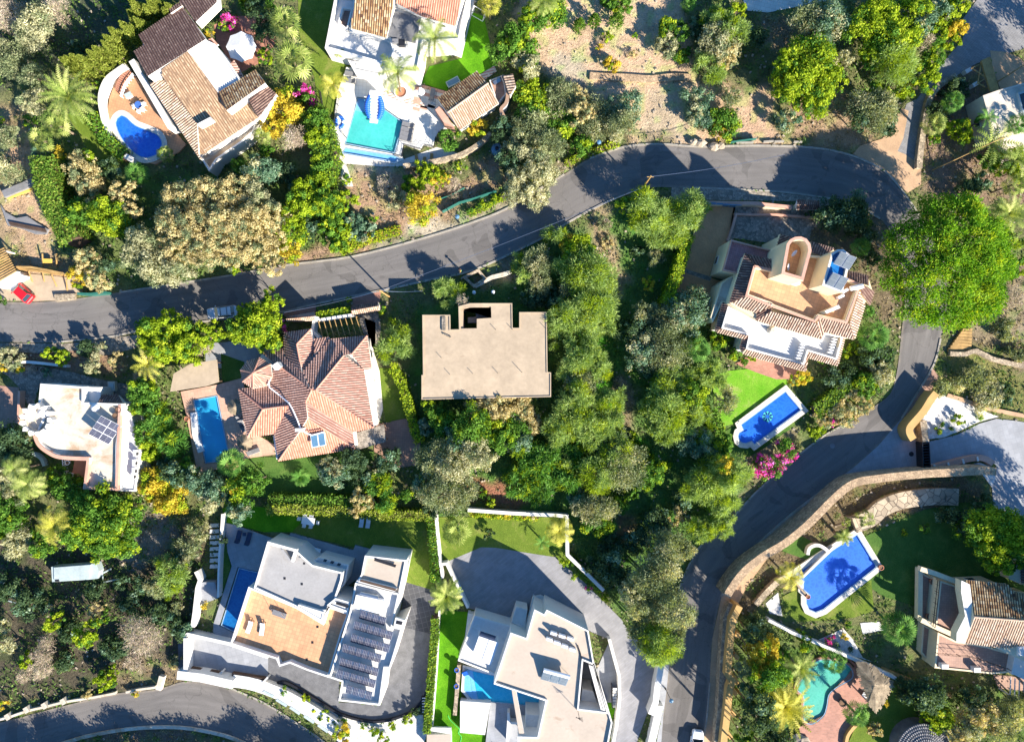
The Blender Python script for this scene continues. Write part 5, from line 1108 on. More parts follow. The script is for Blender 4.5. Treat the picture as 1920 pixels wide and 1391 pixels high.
wl3_ = copy_tree(wl1); place(wl3_, q('c2', "765,1095")[0], .03, 85, 'western of two white loungers side by side on the olive lawn'); wl4 = copy_tree(wl1); place(wl4, q('c2', "812,1100")[0], .03, 85, 'eastern of two white loungers side by side on the olive lawn')
nv = mk_lounger('sun_lounger', 'fabric_navy', 'fabric_navy', 'western navy lounger on the shaded blue-grey pool deck'); place(nv, q('m', "182,170")[0], .3, 75); n2 = copy_tree(nv); place(n2, q('m', "252,185")[0], .3, 75, 'eastern navy lounger on the shaded blue-grey pool deck')
nt_ = thing('side_table', 'small navy table between the two navy loungers', 'side table', P(q('m', "226,152")[0], .3)); MB().box((0, 0, .4), (.5, .5, .05), 'fabric_navy').build('table_top', nt_, local=True); MB().box((0, 0, .2), (.1, .1, .38), 'fabric_navy').build('leg', nt_, local=True)
def mk_box_seat(name, label, cat, p, z, rz, w_, d_, h=.42, mat='white_plastic'):
    t = thing(name, label, cat, P(p, z), rotz=R(rz)); MB().box((0, 0, h - .06), (w_, d_, .12), mat).build('cushion' if cat != 'table' else 'table_top', t, local=True); MB().box((0, 0, (h - .12) / 2), (w_ * .9, d_ * .9, h - .12), 'fabric_grey').build('base', t, local=True)
    if cat != 'table': MB().box((0, d_ / 2 - .08, h + .14), (w_, .16, .3), mat).build('backrest', t, local=True)
mk_box_seat('armchair', 'western pale armchair of the shaded terrace lounge set', 'armchair', q('m', "587,225")[0], .3, -15, 1.0, .9); mk_box_seat('coffee_table', 'pale coffee table of the shaded terrace lounge set', 'table', q('m', "663,242")[0], .3, -15, 1.5, .85)
mk_box_seat('armchair', 'eastern pale armchair of the shaded terrace lounge set', 'armchair', q('m', "737,270")[0], .3, 165, 1.0, .9); mk_box_seat('sofa', 'pale long sofa of the shaded terrace lounge set', 'sofa', q('m', "645,305")[0], .3, 165, 2.6, 1.0)
dt = thing('dining_table', 'pale garden dining table on the olive lawn', 'table', P(q('m', "678,55")[0], .03), rotz=R(-10)); MB().box((0, 0, .73), (2.0, 1.15, .06), 'white_plastic').build('table_top', dt, local=True)
for x in (-.9, .9):
    for y in (-.5, .5): MB().box((x, y, .35), (.07, .07, .7), 'white_plastic').build('leg', dt, local=True)
dc = mk_chair('chair', 'white_plastic', 'white chair at the western end of the garden dining table', 'white chairs at the garden dining table')
place(dc, q('m', "615,40")[0], .03, 80 - 180 + 0)
for x, y, a, l in ((742, 68, 80, 'white chair at the eastern end of the garden dining table'), (655, 18, 170, 'white chair on the hedge side of the garden dining table, west of its pair'), (700, 24, 170, 'white chair on the hedge side of the garden dining table, east of its pair'), (648, 88, -10, 'white chair on the house side of the garden dining table, west of its pair'), (695, 94, -10, 'white chair on the house side of the garden dining table, east of its pair')): place(copy_tree(dc), q('m', f"{x},{y}")[0], .03, a, l)
slab('patio', 'blue-grey tiled pool deck of the solar villa', 'm', "78,75 155,92 505,215 545,145 985,268 1000,232 1360,330 1330,500 1000,480 700,700 300,620 130,960 0,890 0,790 60,600 130,380 100,280", 0.28, 'grey_slab', holes=[q('m', "172,386 330,420 330,470 160,860 40,800")])
pool('narrow shaded deep blue pool beside the orange roof terrace', q('m', "178,392 325,426 325,470 155,850 52,800"), 0.0, 'pool_deep', z=.32)
slab('lawn', 'thin green strip west of the solar villa pool deck', 'm', "75,120 105,140 100,280 125,380 60,590 35,580 45,470", 0.032, 'lawn_shade')
tw('stepped white garden wall at the west of the solar villa', 'd1', "1410,120 1440,180 1420,240 1410,330 1400,420 1385,520", 0.6, 1.6)
tw('white wall along the top of the concrete approach ramp', 'd1', "1305,605 1350,572 1650,640 1930,735", 0.5, 1.8)
tw('short white wall closing the approach ramp', 'd1', "1335,600 1335,830 1280,860", 0.6, 2.0)
tw('tall white retaining wall at the bottom left bend', 'd1', "1275,865 1450,885 1675,935", 1.3, 2.2)
lw_ = tw('long white wall with glass notches above the lower left road', 'o', "436,1276 480,1284 540,1308 600,1344 650,1378", 1.9, 1.1, 'white_slab', 3)
for s_ in ("45,985 60,975 132,1012 120,1028", "140,1048 155,1035 228,1080 215,1095", "238,1102 252,1090 322,1135 310,1152", "340,1165 355,1152 425,1198 412,1215", "440,1230 455,1218 525,1265 512,1282"): MB().prism(Pw(q('d2', s_), 1.16), 1.0, 1.16, 'fibre').build('glass_panel', lw_)
stp = thing('steps', 'flight of pale concrete steps west of the solar villa', 'steps', P(q('d1', "1510,240")[0])); b = MB()
for k in range(9): b.prism(Pw(q('d1', f"{1450 - k},{180 + k * 20} {1570},{180 + k * 14} {1570},{192 + k * 15} {1450 - k},{198 + k * 20}"), .2), 0, 1.4 - k * .14, 'grey_slab')
b.build('tread', stp)
st2 = thing('steps', 'stepping slab path of white squares beside the solar villa', 'steps', P(q('c1', "1545,1200")[0])); b = MB()
for k in range(8): b.prism(Pw(q('c1', f"{1512},{1120 + k * 42} {1578},{1118 + k * 42} {1576},{1145 + k * 42} {1508},{1148 + k * 42}"), .2), 0, .18, 'white_slab')
b.build('tread', st2)
tw('slim white wall beside the stepping slab path', 'c1', "1600,1050 1590,1200 1578,1344 1572,1500 1570,1650", 0.3, 1.4)
for k, s_ in enumerate(("1360,700 1640,720", "1350,820 1560,850")): pass
tg = thing('gate', 'slatted timber and white gate across the approach ramp', 'gate', P(q('d1', "1500,845")[0])); b = MB()
for k in range(4): b.ribbon(Pw(q('d1', f"1340,{812 + k * 14} 1575,{850 + k * 12}"), 1.0), .12, .2, 1.0, 'dark_wood')
b.build('panel', tg); b = MB().ribbon(Pw(q('d1', "1560,880 1600,840"), 1.2), .25, 0, 1.2, 'white_plaster'); b.build('post', tg)
g2 = copy_tree(tg) ; g2['label'] = 'short slatted gate panel east of the white gate post'; g2.location.x += 3.2 * 2.2; g2.location.y -= .9
tw('dark curb rail following the outer edge of the curved grey driveway', 'd2', "150,925 240,930 480,1075 610,1150 800,1200 960,1190 1120,1130 1200,1040 1250,930", 0.35, 0.45, 'dark_metal', 4, name='rail')
tw('white wall west of the narrow vivid lawn', 'd2', "1320,400 1310,600 1300,800 1285,1000 1270,1200 1255,1350", 0.3, 1.0)
wg = thing('gate', 'white slatted gate at the bottom of the hedge between the white villas', 'gate', P(q('d2', "1215,1080")[0])); b = MB()
for k in range(6): b.box((*P2(q('d2', f"1215,{1030 + k * 20}")[0], .9), .9), (.8, .15, .05), 'white_plastic', R(2))
b.build('slats', wg); MB().box((*P2(q('d2', "1192,1080")[0], .9), .45), (.1, 2.2, .9), 'dark_metal').build('post', wg)
slab('gravel', 'white gravel bed with shrubs outside the curved driveway', 'd2', "0,900 150,925 340,1000 600,1160 900,1210 1120,1150 1200,1150 1230,1290 1180,1450 700,1450 480,1240 200,1060 0,960", 0.022, 'pebble')
bs = thing('bin_store', 'low white and beige bin store at the foot of the narrow lawn', 'bin store', P(q('d2', "1330,1280")[0]))
MB().prism(Pw(q('d2', "1230,1292 1405,1292 1405,1400 1228,1400"), 1.4), 0, 1.4, 'white_plaster', 'beige_roof').build('wall', bs); MB().prism(Pw(q('d2', "1250,1240 1405,1245 1405,1290 1250,1265"), 1.6), 1.2, 1.6, 'white_plaster').build('parapet', bs)
# ------------------------------------------------------------------ 7. angular white villa
h7 = house('villa', 'angular white villa with a beige roof over a bright blue pool', 'w', "1000,900 1010,910", 6)
blk(h7, 'w', "775,200 862,245 885,203 1260,392 1312,692 1475,1215 1430,1450 628,1450 625,1340 802,1345 875,1022 410,870 562,408 702,458", 6.8, 0.35, 'white_plaster', 'beige_roof', 'white_plaster', holes=["1212,662 1305,700 1420,1122 1172,1092"], pt=.22, win=0)
blk(h7, 'w', "1262,700 1300,712 1412,1112 1370,1100", 6.7, 0.1, 'white_plaster', 'beige_roof', z0=5.9)
MB().prism(Pw(q('w', "1222,680 1300,710 1345,1000 1215,880"), 3), 0, .4, 'grey_slab').build('court_floor', h7)
blk(h7, 'w', "1205,915 1300,935 1360,1100 1182,1085", 4.2, 0.1, 'white_plaster', 'white_slab'); MB().prism(Pw(q('w', "1252,1030 1330,1048 1332,1070 1258,1055"), 4.3), 4.2, 4.25, 'window_glass').build('skylight', h7)
b = MB(); b.prism(Pw(q('w', "572,930 612,940 682,1312 636,1312"), 6.6), 6.1, 6.6, 'white_plaster', 'beige_roof'); b.build('beam', h7)
blk(h7, 'w', "770,88 830,75 1190,270 1255,380 885,203 862,245 775,200", 0.5, 0.05, 'white_plaster', 'white_slab')
blk(h7, 'w', "612,178 712,200 690,370 568,318", 3.0, 0.15, 'white_plaster', 'white_slab'); 
fence('railing', 'glass railing on the north edge of the angular villa', q('w', "770,92 690,385"), 1.0, 'fibre', 1.3, 2, .05, z0=3.2)
blk(h7, 'w', "238,255 470,325 690,385 700,455 562,408 425,790 88,662", 3.6, 0.25, 'white_plaster', 'white_slab', win=0)
MB().prism(Pw(q('w', "178,235 240,250 165,500 150,470"), 1.5), 0, 1.5, 'white_slab').build('wall', h7)
MB().prism(Pw(q('w', "110,1022 380,1040 332,1325 108,1305"), 1.2), 0, 1.2, 'white_slab').build('plinth', h7)
MB().prism(Pw(q('w', "380,1035 820,1078 870,1030 802,1345 625,1340 628,1450 330,1450"), .45), 0, .45, 'grey_slab').build('terrace', h7)
blk(h7, 'w', "700,1140 850,1150 805,1340 690,1330", 4.0, 0.1, 'white_plaster', 'white_slab')
MB().prism(Pw(q('w', "532,1125 552,1125 560,1210 705,1218 702,1235 560,1228 545,1400 518,1400 530,1225"), 1.8), 0, 1.8, 'white_plaster').build('wall', h7)
cn = thing('pergola', 'white slatted canopy on the west terrace of the angular villa', 'pergola', P(q('w', "340,560")[0], 3.4)); 
for k in range(4):
    for j in range(2):
        x0, y0 = 278 + j * 92 - k * 18, 440 + j * 32 + k * 50; MB().prism(Pw(q('w', f"{x0},{y0} {x0 + 88},{y0 + 28} {x0 + 68},{y0 + 78} {x0 - 18},{y0 + 48}"), 5.9), 5.82 + .05 * j, 5.9 + .05 * j, 'fabric_white').build('panel', cn)
for s_ in ("275,440", "445,490", "225,620", "400,670"): MB().tube((*P2(q('w', s_)[0], 5.8), 3.4), (*P2(q('w', s_)[0], 5.8), 5.8), .05, 'white_plastic', n=6).build('post', cn)
MB().tube((*P2(q('w', "285,425")[0], 5.6), 5.5), (*P2(q('w', "420,470")[0], 5.6), 5.5), .45, 'fabric_navy', n=12).build('roll', cn)
pool('bright cyan-blue pool with fan-shaped steps under the angular villa', q('w', "150,728 600,835 835,960 822,1078 218,1020 138,925"), 0.35, 'pool_cyan', 'white_slab', z=.40, zc=None,
     steps=[(q('w', "150,730 190,738 222,1018 138,925"), .30, 'pool_pale'), (q('w', "192,739 216,745 268,1022 224,1018"), .24, 'pool_pale'), (q('w', "218,746 250,753 330,1028 270,1022"), .18, 'pool_cyan')])
tw('long white wall between narrow lawn and the cyan pool', 'w', "100,700 85,860 75,1000 60,1150", 0.6, 0.9, 'stone_wall')
for i, (x, y, l, a) in enumerate(((78, 745, 'small dark agave pot at the north end of the pool wall', 0), (75, 890, 'small dark agave pot halfway down the pool wall', 0))): mk_pot(l, q('w', f"{x},{y}")[0], .9, .35, .4, 'blue_plastic')
hs = thing('garden_hose', 'bright green garden hose snaking over the narrow vivid lawn', 'hose', (0, 0, 0)); hp = smooth(q('w', "0,1150 20,1190 60,1230 100,1270 95,1310 118,1340 110,1391"), 5); b = MB()
for a, c in zip(hp, hp[1:]): b.tube(P(a, .08), P(c, .08), .05, 'lime_hose', n=5)
bpy.data.objects.remove(hs); b.build('garden_hose', label='bright green garden hose snaking over the narrow vivid lawn', cat='hose')
mk_box_seat('armchair', 'blue cushion seat beside the cyan pool', 'armchair', q('w', "155,765")[0], .45, 20, .8, .7, .4, 'blue_plastic')
ac = []
al = ['western', 'second', 'third']
for k in range(3): ac_unit(f"{al[k] if k else 'western'} unit of the upper row of three roof air conditioners on the angular villa", q('w', f"{945 + k * 75},{402 + k * 24}")[0], 6.5, -18, 'roof air conditioners of the angular villa')
al = ['westernmost', 'second', 'third', 'easternmost']
for k in range(4): ac_unit(f"{al[k]} unit of the lower row of four roof air conditioners on the angular villa", q('w', f"{908 + k * 68},{455 + k * 30}")[0], 6.5, -18, 'roof air conditioners of the angular villa')
collector('three-panel solar water heater with a white tank on the beige roof', q('w', "955,800")[0], 6.5, -15, 3.9, 1.9, True, 3)
av = thing('aerial', 'tall aerial with crossed arms on the beige roof', 'aerial', P(q('w', "1165,1110")[0], 6.5)); b = MB(); b.tube((0, 0, 0), (0, 0, 2.6), .04, 'dark_metal', n=5)
for k in range(4): b.tube((-.5, .12 * k, 2.0 + .15 * k), (.5, -.12 * k, 2.0 + .15 * k), .03, 'dark_metal', n=4)
b.build('rods', av, local=True)
cb = MB(); cps = [P(p, 6.6) for p in q('w', "1160,520 1185,590 1200,660 1190,800 1175,950 1160,1100")]
for a, c in zip(cps, cps[1:]): cb.tube(a, c, .09, 'dark_metal', n=5)
cb.build('cable', label='black cable duct running along the beige roof from the air conditioners', cat='cable')
tw('low white wall round the driveway island beside the steps', 'v', "1105,768 1135,880 1165,990 1168,1120 1150,1290 1130,1391", 0.45, 1.5)
slab('patio', 'grey courtyard wedge between angular villa and driveway wall', 'v', "1105,780 1165,1000 1150,1150 1085,1150 1030,950", 0.04, 'grey_slab')
st3 = thing('steps', 'ladder-like flight of white steps east of the angular villa', 'steps', P(q('v', "1140,1120")[0])); b = MB()
for k in range(7): b.box((*P2(q('v', f"1137,{1060 + k * 20}")[0], .8), 1.3 - k * .15), (.7, .35, .12), 'white_slab')
b.build('tread', st3); b = MB().ribbon(Pw(q('v', "1122,1050 1126,1190"), 1.4), .08, .2, 1.4, 'dark_metal'); b.build('stringer', st3)
tw('white wall between forecourt garden and ravine', 'o', "877,956 960,962 1045,966 1063,968 1064,1040 1100,1075 1132,1107", 0.45, 1.6, cap='white_plaster')
tw('slim white wall between hedge and forecourt garden', 'v', "52,-20 60,100 82,310 95,400", 0.35, 1.7)
tw('white angled wall at the south-west of the blue forecourt', 'v', "80,318 120,312 250,580", 0.4, 1.6)
tw('wide white wall at the foot of the forecourt ramp', 'd3', "1080,745 1065,860 1045,960 1035,1060 1000,1150", 0.9, 2.0, 'white_slab')
rr_ = thing('ramp_cover', 'pale slatted cover beside the road at the bottom, north of the white car', 'cover', P(q('d3', "1040,1200")[0])); MB().prism(Pw(q('d3', "1040,1085 1090,1090 1045,1300 1020,1391 970,1391"), 1.5), 0, 1.5, 'white_slab').build('slab', rr_)
slab('pavement', 'blue-grey strip of pavement beside the white wall at the bottom', 'd3', "1135,760 1110,1000 1090,1150 1075,1348 1040,1348 1090,1090 1055,1060 1080,800", 0.05, 'grey_slab')
# ------------------------------------------------------------------ 8. white roof-terrace villa on the left
h8 = house('villa', 'white villa with a crenellated round tower and a stained roof terrace', 'l', "600,700 610,710", 4)
blk(h8, 'l', "345,560 362,380 752,408 752,548 1098,560 1058,930 1050,1340 745,1320 790,1062 560,1052 440,1005 360,930 310,850 385,690", 4.6, 0.55, 'white_plaster', 'white_old', 'white_plaster', pt=.3, win=6)
b = MB().ribbon(Pw(smooth(q('l', "312,845 345,925 420,990 540,1042 800,1056"), 4), 4.7), .55, 4.0, 4.72, 'pink_cap'); b.ribbon(Pw(q('l', "1075,570 1045,1330 760,1318 790,1062"), 4.7), .4, 4.05, 4.68, 'pink_cap'); b.build('coping', h8)
blk(h8, 'l', "1102,590 1165,640 1222,800 1270,960 1215,1350 1050,1345 1062,930", 3.4, 0.15, 'white_plaster', 'white_slab')
tc = P(q('l', "330,705")[0], 5.0); b = MB().lathe((tc.x, tc.y, 0), [(2.0, 0), (2.0, 4.9), (1.65, 4.9), (1.6, 4.3), (0.0, 4.2)], 'white_old', 28); b.build('tower', h8)
for k in range(13):
    a = 2 * math.pi * k / 13; b = MB(); b.prism([(tc.x + r_ * math.cos(a + d_), tc.y + r_ * math.sin(a + d_)) for r_, d_ in ((1.75, -.17), (2.15, -.19), (2.55, 0), (2.15, .19), (1.75, .17))], 4.0, 5.3, 'white_plaster'); b.build('merlon', h8)
tc2 = P(q('l', "360,640")[0], 5.2); MB().lathe((tc2.x, tc2.y, 4.2), [(.9, 0), (.8, .5), (.3, .8), (0.0, .85)], 'white_plaster', 20).build('dome', h8)
MB().prism(Pw(q('l', "672,1070 770,1065 765,1310 735,1320 640,1230"), 1.2), 0, 1.2, 'clay').build('balcony_floor', h8)
fence('balustrade', 'white balustrade around the small terracotta balcony', q('l', "560,1060 565,1130 600,1250 720,1330"), 1.0, 'white_plastic', .45, 2, .07, 'balustrade', z0=.6, post=.14)
pr = P(q('l', "925,800")[0], 5.6); spn = thing('solar_panel_array', 'tilted block of six blue solar panels on the white stained roof terrace', 'solar panels', (pr.x, pr.y, 4.1), rotz=R(55))
for i in range(3):
    for j in range(2):
        b = MB(); b.box(((i - 1) * 1.12, (j - .5) * 1.62 * .9, .95 + (j - .5) * .55), (1.08, 1.58, .05), 'white_plastic', 0, .35); b.build('frame', spn, local=True)
        b = MB(); b.box(((i - 1) * 1.12, (j - .5) * 1.62 * .9 - .015, .99 + (j - .5) * .55), (1.0, 1.5, .03), 'solar_cell', 0, .35); b.build('cells', spn, local=True)
b = MB()
for x in (-1.4, 1.4): b.tube((x, 1.2, 0), (x, 1.2, 1.3), .04, 'steel', n=5); b.tube((x, -1.2, 0), (x, -1.2, .45), .04, 'steel', n=5)
b.build('stand', spn, local=True)
MB().prism(Pw(q('l', "755,410 905,412 905,545 758,545"), 3.4), 0, 3.4, 'white_plaster').build('wall', h8)
roof(h8, [pl('l', "915,480 1060,480 1100,550 880,545", "980,545", "990,485", 4.3, 3.5, 'tile_brown', 'valley_dark')], 'tile_brown', 'valley_dark', 3, pitch=.34, name='porch_roof')
ud = mk_umbrella('parasol', 'small white round table parasol on the white roof terrace', 'fabric_white', r=.62, h=1.3, n=12, loc=P(q('l', "845,595")[0], 5.0)); ud.location.z = 4.1
mk_pot('northern dark round pot at the east parapet of the white roof terrace', q('l', "1062,615")[0], 4.05, .42, .6, 'dark_wood'); mk_pot('southern dark round pot at the east parapet of the white roof terrace', q('l', "1036,668")[0], 4.05, .42, .6, 'dark_wood')
mk_pot('white pot with round clipped plant on the small terracotta balcony', q('l', "605,1090")[0], 1.2, .35, .45, 'white_plastic'); mk_pot('pale empty urn on the small terracotta balcony', q('l', "632,1205")[0], 1.2, .45, .6, 'white_plastic')
for k in range(4): ac_unit(['northernmost', 'second', 'third', 'southernmost'][k] + ' of four white units on the long white side roof', q('l', f"{(1235, 1228, 1225, 1215)[k]},{(1000, 1085, 1155, 1205)[k]}")[0], 3.25, 90, 'white units on the side roof')
bb = thing('fountain', 'square white stone fountain basin on the cobbled path', 'fountain', P(q('l', "1024,402")[0])); MB().box((0, 0, .35), (1.1, 1.5, .7), 'white_old').build('basin', bb, local=True); MB().box((0, 0, .72), (.7, 1.1, .06), 'fibre').build('water', bb, local=True)
tw('white pierced garden wall north of the cobbled path', 'l', "90,190 240,185 400,200 590,222", 0.4, 1.2)
tw('curved whitewashed well rim in the shade west of the balcony', 'l', "190,1020 250,1008 320,1020 370,1060 395,1120", 0.5, 0.7, 'fibre', 3)
mk_pot('stone urn left of its larger neighbour north of the cobbled path', q('l', "308,248")[0], 0, .35, .5, 'stone_wall'); mk_pot('larger stone urn north of the cobbled path', q('l', "385,258")[0], 0, .5, .6, 'stone_wall')
tw('pink garden wall at the far left yard', 'l', "170,445 165,600 160,750", 0.35, 1.2, 'pink_cap')
# ------------------------------------------------------------------ 9. tan villa, lower right
h9 = house('villa', 'cream villa with a mottled tile roof and brown terraces at the lower right', 'k', "650,450 660,460", 5)
body(h9, 'k', "480,250 740,240 860,330 1000,330 1000,800 900,800 590,660 440,640 510,450", 5.6, 'cream', 6)
roof(h9, [pl('k', "430,188 742,215 800,272 1050,320 1050,500 872,490 500,460 470,240", "690,478", "712,205", 7.2, 5.7, 'tile_mottled', 'valley_dark'),
 pl('k', "500,460 872,490 1050,500 1050,700 870,665 740,692 580,672 430,650", "690,478", "668,690", 7.2, 5.6, 'tile_light', 'valley_tan')], 'tile_light', 'valley_tan', 5.5, 'cream', pitch=.36, ridges=[(q('k', "500,460")[0] + (7.25,), q('k', "1050,502")[0] + (7.25,))], ridge='tile_light')  # north slope carries its shade in darker tiles, south slope coloured as sunlit
MB().prism(Pw(q('k', "408,190 470,220 500,460 432,655 370,645 372,580 435,455 405,275"), 6.6), 5.2, 6.6, 'cream', 'white_plaster').build('gable', h9)
MB().prism(Pw(q('k', "755,690 800,655 870,665 960,700 960,960 860,920 780,880 805,735"), 4.4), 0, 4.4, 'white_plaster').build('wall', h9); MB().box((*P2(q('k', "860,715")[0], 6), 5.2), (1.2, 1.4, 1.6), 'white_plaster').build('chimney', h9)
blk(h9, 'k', "232,575 370,640 600,680 800,740 805,870 640,885 208,840", 3.3, 0.12, 'cream', 'brown_tile', 'cream')
blk(h9, 'k', "250,190 410,245 385,260 415,450 355,580 212,545", 3.6, 0.12, 'cream', 'brown_tile', 'cream')
blk(h9, 'k', "103,100 140,148 250,200 212,545 100,475", 1.2, 0.12, 'cream', 'brown_tile', 'cream'); blk(h9, 'k', "120,515 232,572 208,842 105,725", 1.2, 0.12, 'cream', 'brown_tile', 'cream')
b = MB()
for s_, z_ in (("105,105 215,140 410,215 440,455 370,640", 3.9), ("110,485 235,545 370,605", 3.9), ("105,100 100,480", 1.9)): b.ribbon(Pw(q('k', s_), z_), .7, z_ - .9, z_, 'cream')
b.build('parapet', h9)
b = MB()
for k, s_ in enumerate(("285,830", "525,855", "805,870")): b.box((*P2(q('k', s_)[0], 4.0), 3.4), (1.0, .7, 1.3), 'white_plaster')
b.build('pillar', h9)
fence('railing', 'dark railing on the brown terrace of the tan villa', q('k', "240,740 500,765 780,860"), 1.0, 'dark_wood', 1.6, 2, .03, z0=3.3, pickets=1.0)
fence('railing', 'dark railing along the upper terrace edge of the tan villa', q('k', "248,195 212,540"), 1.0, 'dark_wood', 1.6, 2, .06, z0=3.6, pickets=.6)
mk_pot('northern clay pot on the lower west terrace of the tan villa', q('k', "195,200")[0], 1.2, .45, .6); mk_pot('southern clay pot on the lower west terrace of the tan villa', q('k', "170,458")[0], 1.2, .5, .6)
pg = thing('pergola', 'white beam pergola at the right edge below the tan villa', 'pergola', P(q('k', "830,980")[0])); b = MB()
for k in range(4): A_, B_ = q('k', f"{772 + k * 33},{905 + k * 12}")[0], q('k', f"{768 + k * 33},{1050 + k * 20}")[0]; b.tube(P(A_, 2.6), P(B_, 2.6), .09, 'white_plaster', n=4)
b.build('beam', pg)
for s_ in ("770,1045", "868,1100"): MB().tube((*P2(q('k', s_)[0], 2.5), 0), (*P2(q('k', s_)[0], 2.5), 2.5), .12, 'white_plaster').build('post', pg)
slab('patio', 'brown tiled patio under the white beam pergola', 'k', "640,890 780,900 960,940 960,1020 680,990", 0.04, 'brown_tile')
h10 = house('house', 'cream house with dark tiles behind the tree at the right edge', 'k', "850,100 860,110", 4); body(h10, 'k', "760,60 960,60 960,260 840,210 760,180", 4, 'cream', 3)
roof(h10, [pl('k', "840,-30 960,-30 960,230 850,205", "950,100", "850,90", 5.2, 4.2, 'tile_brown', 'valley_dark')], 'tile_brown', 'valley_dark', 3.8)
pool('royal blue pool with a raised white dividing ledge, lower right', q('d4', "250,150 720,-150 865,88 480,395 420,418 370,395 350,350 350,310 375,290 330,250 330,190"), 0.75, 'pool_blue', 'cream_stone', z=.4)
# ------------------------------------------------------------------ 10. turquoise pool, thatched shelter
slab('patio', 'reddish paved patio around the turquoise pool', 'd4', "590,700 760,780 870,900 800,1060 720,1100 700,1240 600,1391 330,1391 300,1240 380,1200 490,1150 520,1000 640,880 700,800", 0.3, 'brick_red')
pool('free-form turquoise green pool half hidden by palms', q('d4', "385,790 470,750 560,760 650,790 690,840 685,890 640,920 570,960 520,1010 505,1090 480,1160 400,1220 340,1200 330,1120 330,1020 280,960 330,880"), 0.35, 'pool_green', 'brick_red', z=.36, sm=4, steps=[(smooth(q('d4', "600,800 650,792 690,842 685,890 640,915 615,870"), 4, True), .2, 'pool_green')])
ts = thing('thatched_shelter', 'triangular thatched shelter beside the turquoise pool', 'shelter', P(q('d4', "860,920")[0]))
T_ = [P(q('d4', "715,785")[0], 2.5), P(q('d4', "800,790")[0], 2.5), P(q('d4', "980,930")[0], 2.5), P(q('d4', "860,1130")[0], 2.5), P(q('d4', "800,1060")[0], 2.5)]; ap_ = P(q('d4', "845,930")[0], 3.4); b = MB()
for i in range(5): b.add([T_[i], T_[(i + 1) % 5], ap_], [(0, 1, 2) if ((T_[(i + 1) % 5] - T_[i]).cross(ap_ - T_[i])).z > 0 else (0, 2, 1)], 'thatch')
b.build('thatch', ts)
rr = random.Random(12); b = MB()
for k in range(900):
    i = rr.randrange(5); u_, v_ = rr.random(), rr.random()
    if u_ + v_ > 1: u_, v_ = 1 - u_, 1 - v_
    p = ap_ + (T_[i] - ap_) * u_ + (T_[(i + 1) % 5] - ap_) * v_; d = ((T_[i] + T_[(i + 1) % 5]) / 2 - ap_).normalized() * .5; s_ = Vector((-d.y, d.x, 0)) * .14
    b.add([p - s_ + Vector((0, 0, .05)), p + s_ + Vector((0, 0, .05)), p + s_ + d + Vector((0, 0, .07)), p - s_ + d + Vector((0, 0, .07))], [(0, 1, 2, 3)], 'thatch')
b.build('straw', ts)
for s_ in ("730,800", "960,930", "855,1110"): MB().tube((*P2(q('d4', s_)[0], 2.4), 0), (*P2(q('d4', s_)[0], 2.4), 2.5), .1, 'dark_wood').build('post', ts)
tk = thing('table', 'square yellow table at the back of the thatched shelter', 'table', P(q('d4', "922,898")[0])); MB().box((0, 0, .74), (.9, .9, .06), 'cream', R(-20)).build('table_top', tk, local=True); MB().box((0, 0, .36), (.15, .15, .7), 'dark_wood').build('leg', tk, local=True)
wl5 = mk_lounger('sun_lounger', 'fabric_white', 'wood', 'white lounger beside the thatched shelter'); place(wl5, q('d4', "790,1015")[0], .3, 150)
mk_pot('round dark pot on the reddish patio of the turquoise pool', q('d4', "617,1065")[0], .3, .6, .5, 'dark_wood')
bd = thing('rock', 'large grey boulder at the foot of the turquoise pool patio', 'boulder', P(q('d4', "290,1330")[0])); MB().blob((0, 0, .3), (1.6, 1.2, .8), 'boulder', 10, .15, 5).build('stone', bd, local=True)
h11 = house('pavilion', 'grey scale-tiled round roof at the bottom edge', 'd4', "1180,1391 1200,1391", 3, 'pavilion'); c = P(q('d4', "1210,1420")[0], 3)
MB().lathe((c.x, c.y, 0), [(3.9, 0), (3.9, 2.6), (4.2, 2.6), (0.0, 4.0)], 'grey_felt', 24).build('roof', h11); b = MB(); rr = random.Random(6)
for k in range(10):
    r_ = .4 + k * .4; n_ = int(2 * math.pi * r_ / .32); zz_ = 4.05 - r_ * 1.4 / 4.2
    for i in range(n_):
        a = 2 * math.pi * (i + .5 * (k % 2)) / n_; b.box((c.x + r_ * math.cos(a), c.y + r_ * math.sin(a), zz_), (.26, .16, .05), 'fabric_grey' if rr.random() < .5 else 'grey_roof', a)
b.build('scales', h11)
tw('long white boundary wall between shaded lawn and turquoise pool garden', 'd4', "80,470 250,560 440,640 640,725 800,800 1000,890", 0.45, 1.6, 'white_plaster')
tw('curved ochre wall at the foot of the turquoise pool patio', 'd4', "640,1391 650,1310 690,1250 725,1215", 0.5, 0.9, 'ochre_wall', 3)
tw('low wooden edging east of the thatched shelter', 'd4', "900,820 1050,880 1180,930 1400,1020", 0.5, 0.4, 'wood')
tw('rough stone wall west of the pebble beds by the royal blue pool', 'd4', "-10,360 60,280 130,210 190,170", 0.9, 0.9, 'stone_wall')
mk_pot('red flower pot at the corner of the royal blue pool', q('d4', "893,92")[0], .4, .38, .5); mk_pot('red flower pot at the rounded end of the royal blue pool', q('d4', "366,303")[0], .4, .32, .5)
MB().prism(Pw(q('d4', "480,-0 545,-60 560,-50 335,165 325,155"), .8), .1, .8, 'white_slab').build('pool_wall', label='white raised ledge across the royal blue pool', cat='ledge')
tw('white kidney-shaped spa wall at the head of the royal blue pool', 'c4', "365,1344 375,1300 410,1278 450,1278 490,1300 520,1330", 0.5, 0.9, 'white_slab', 3)
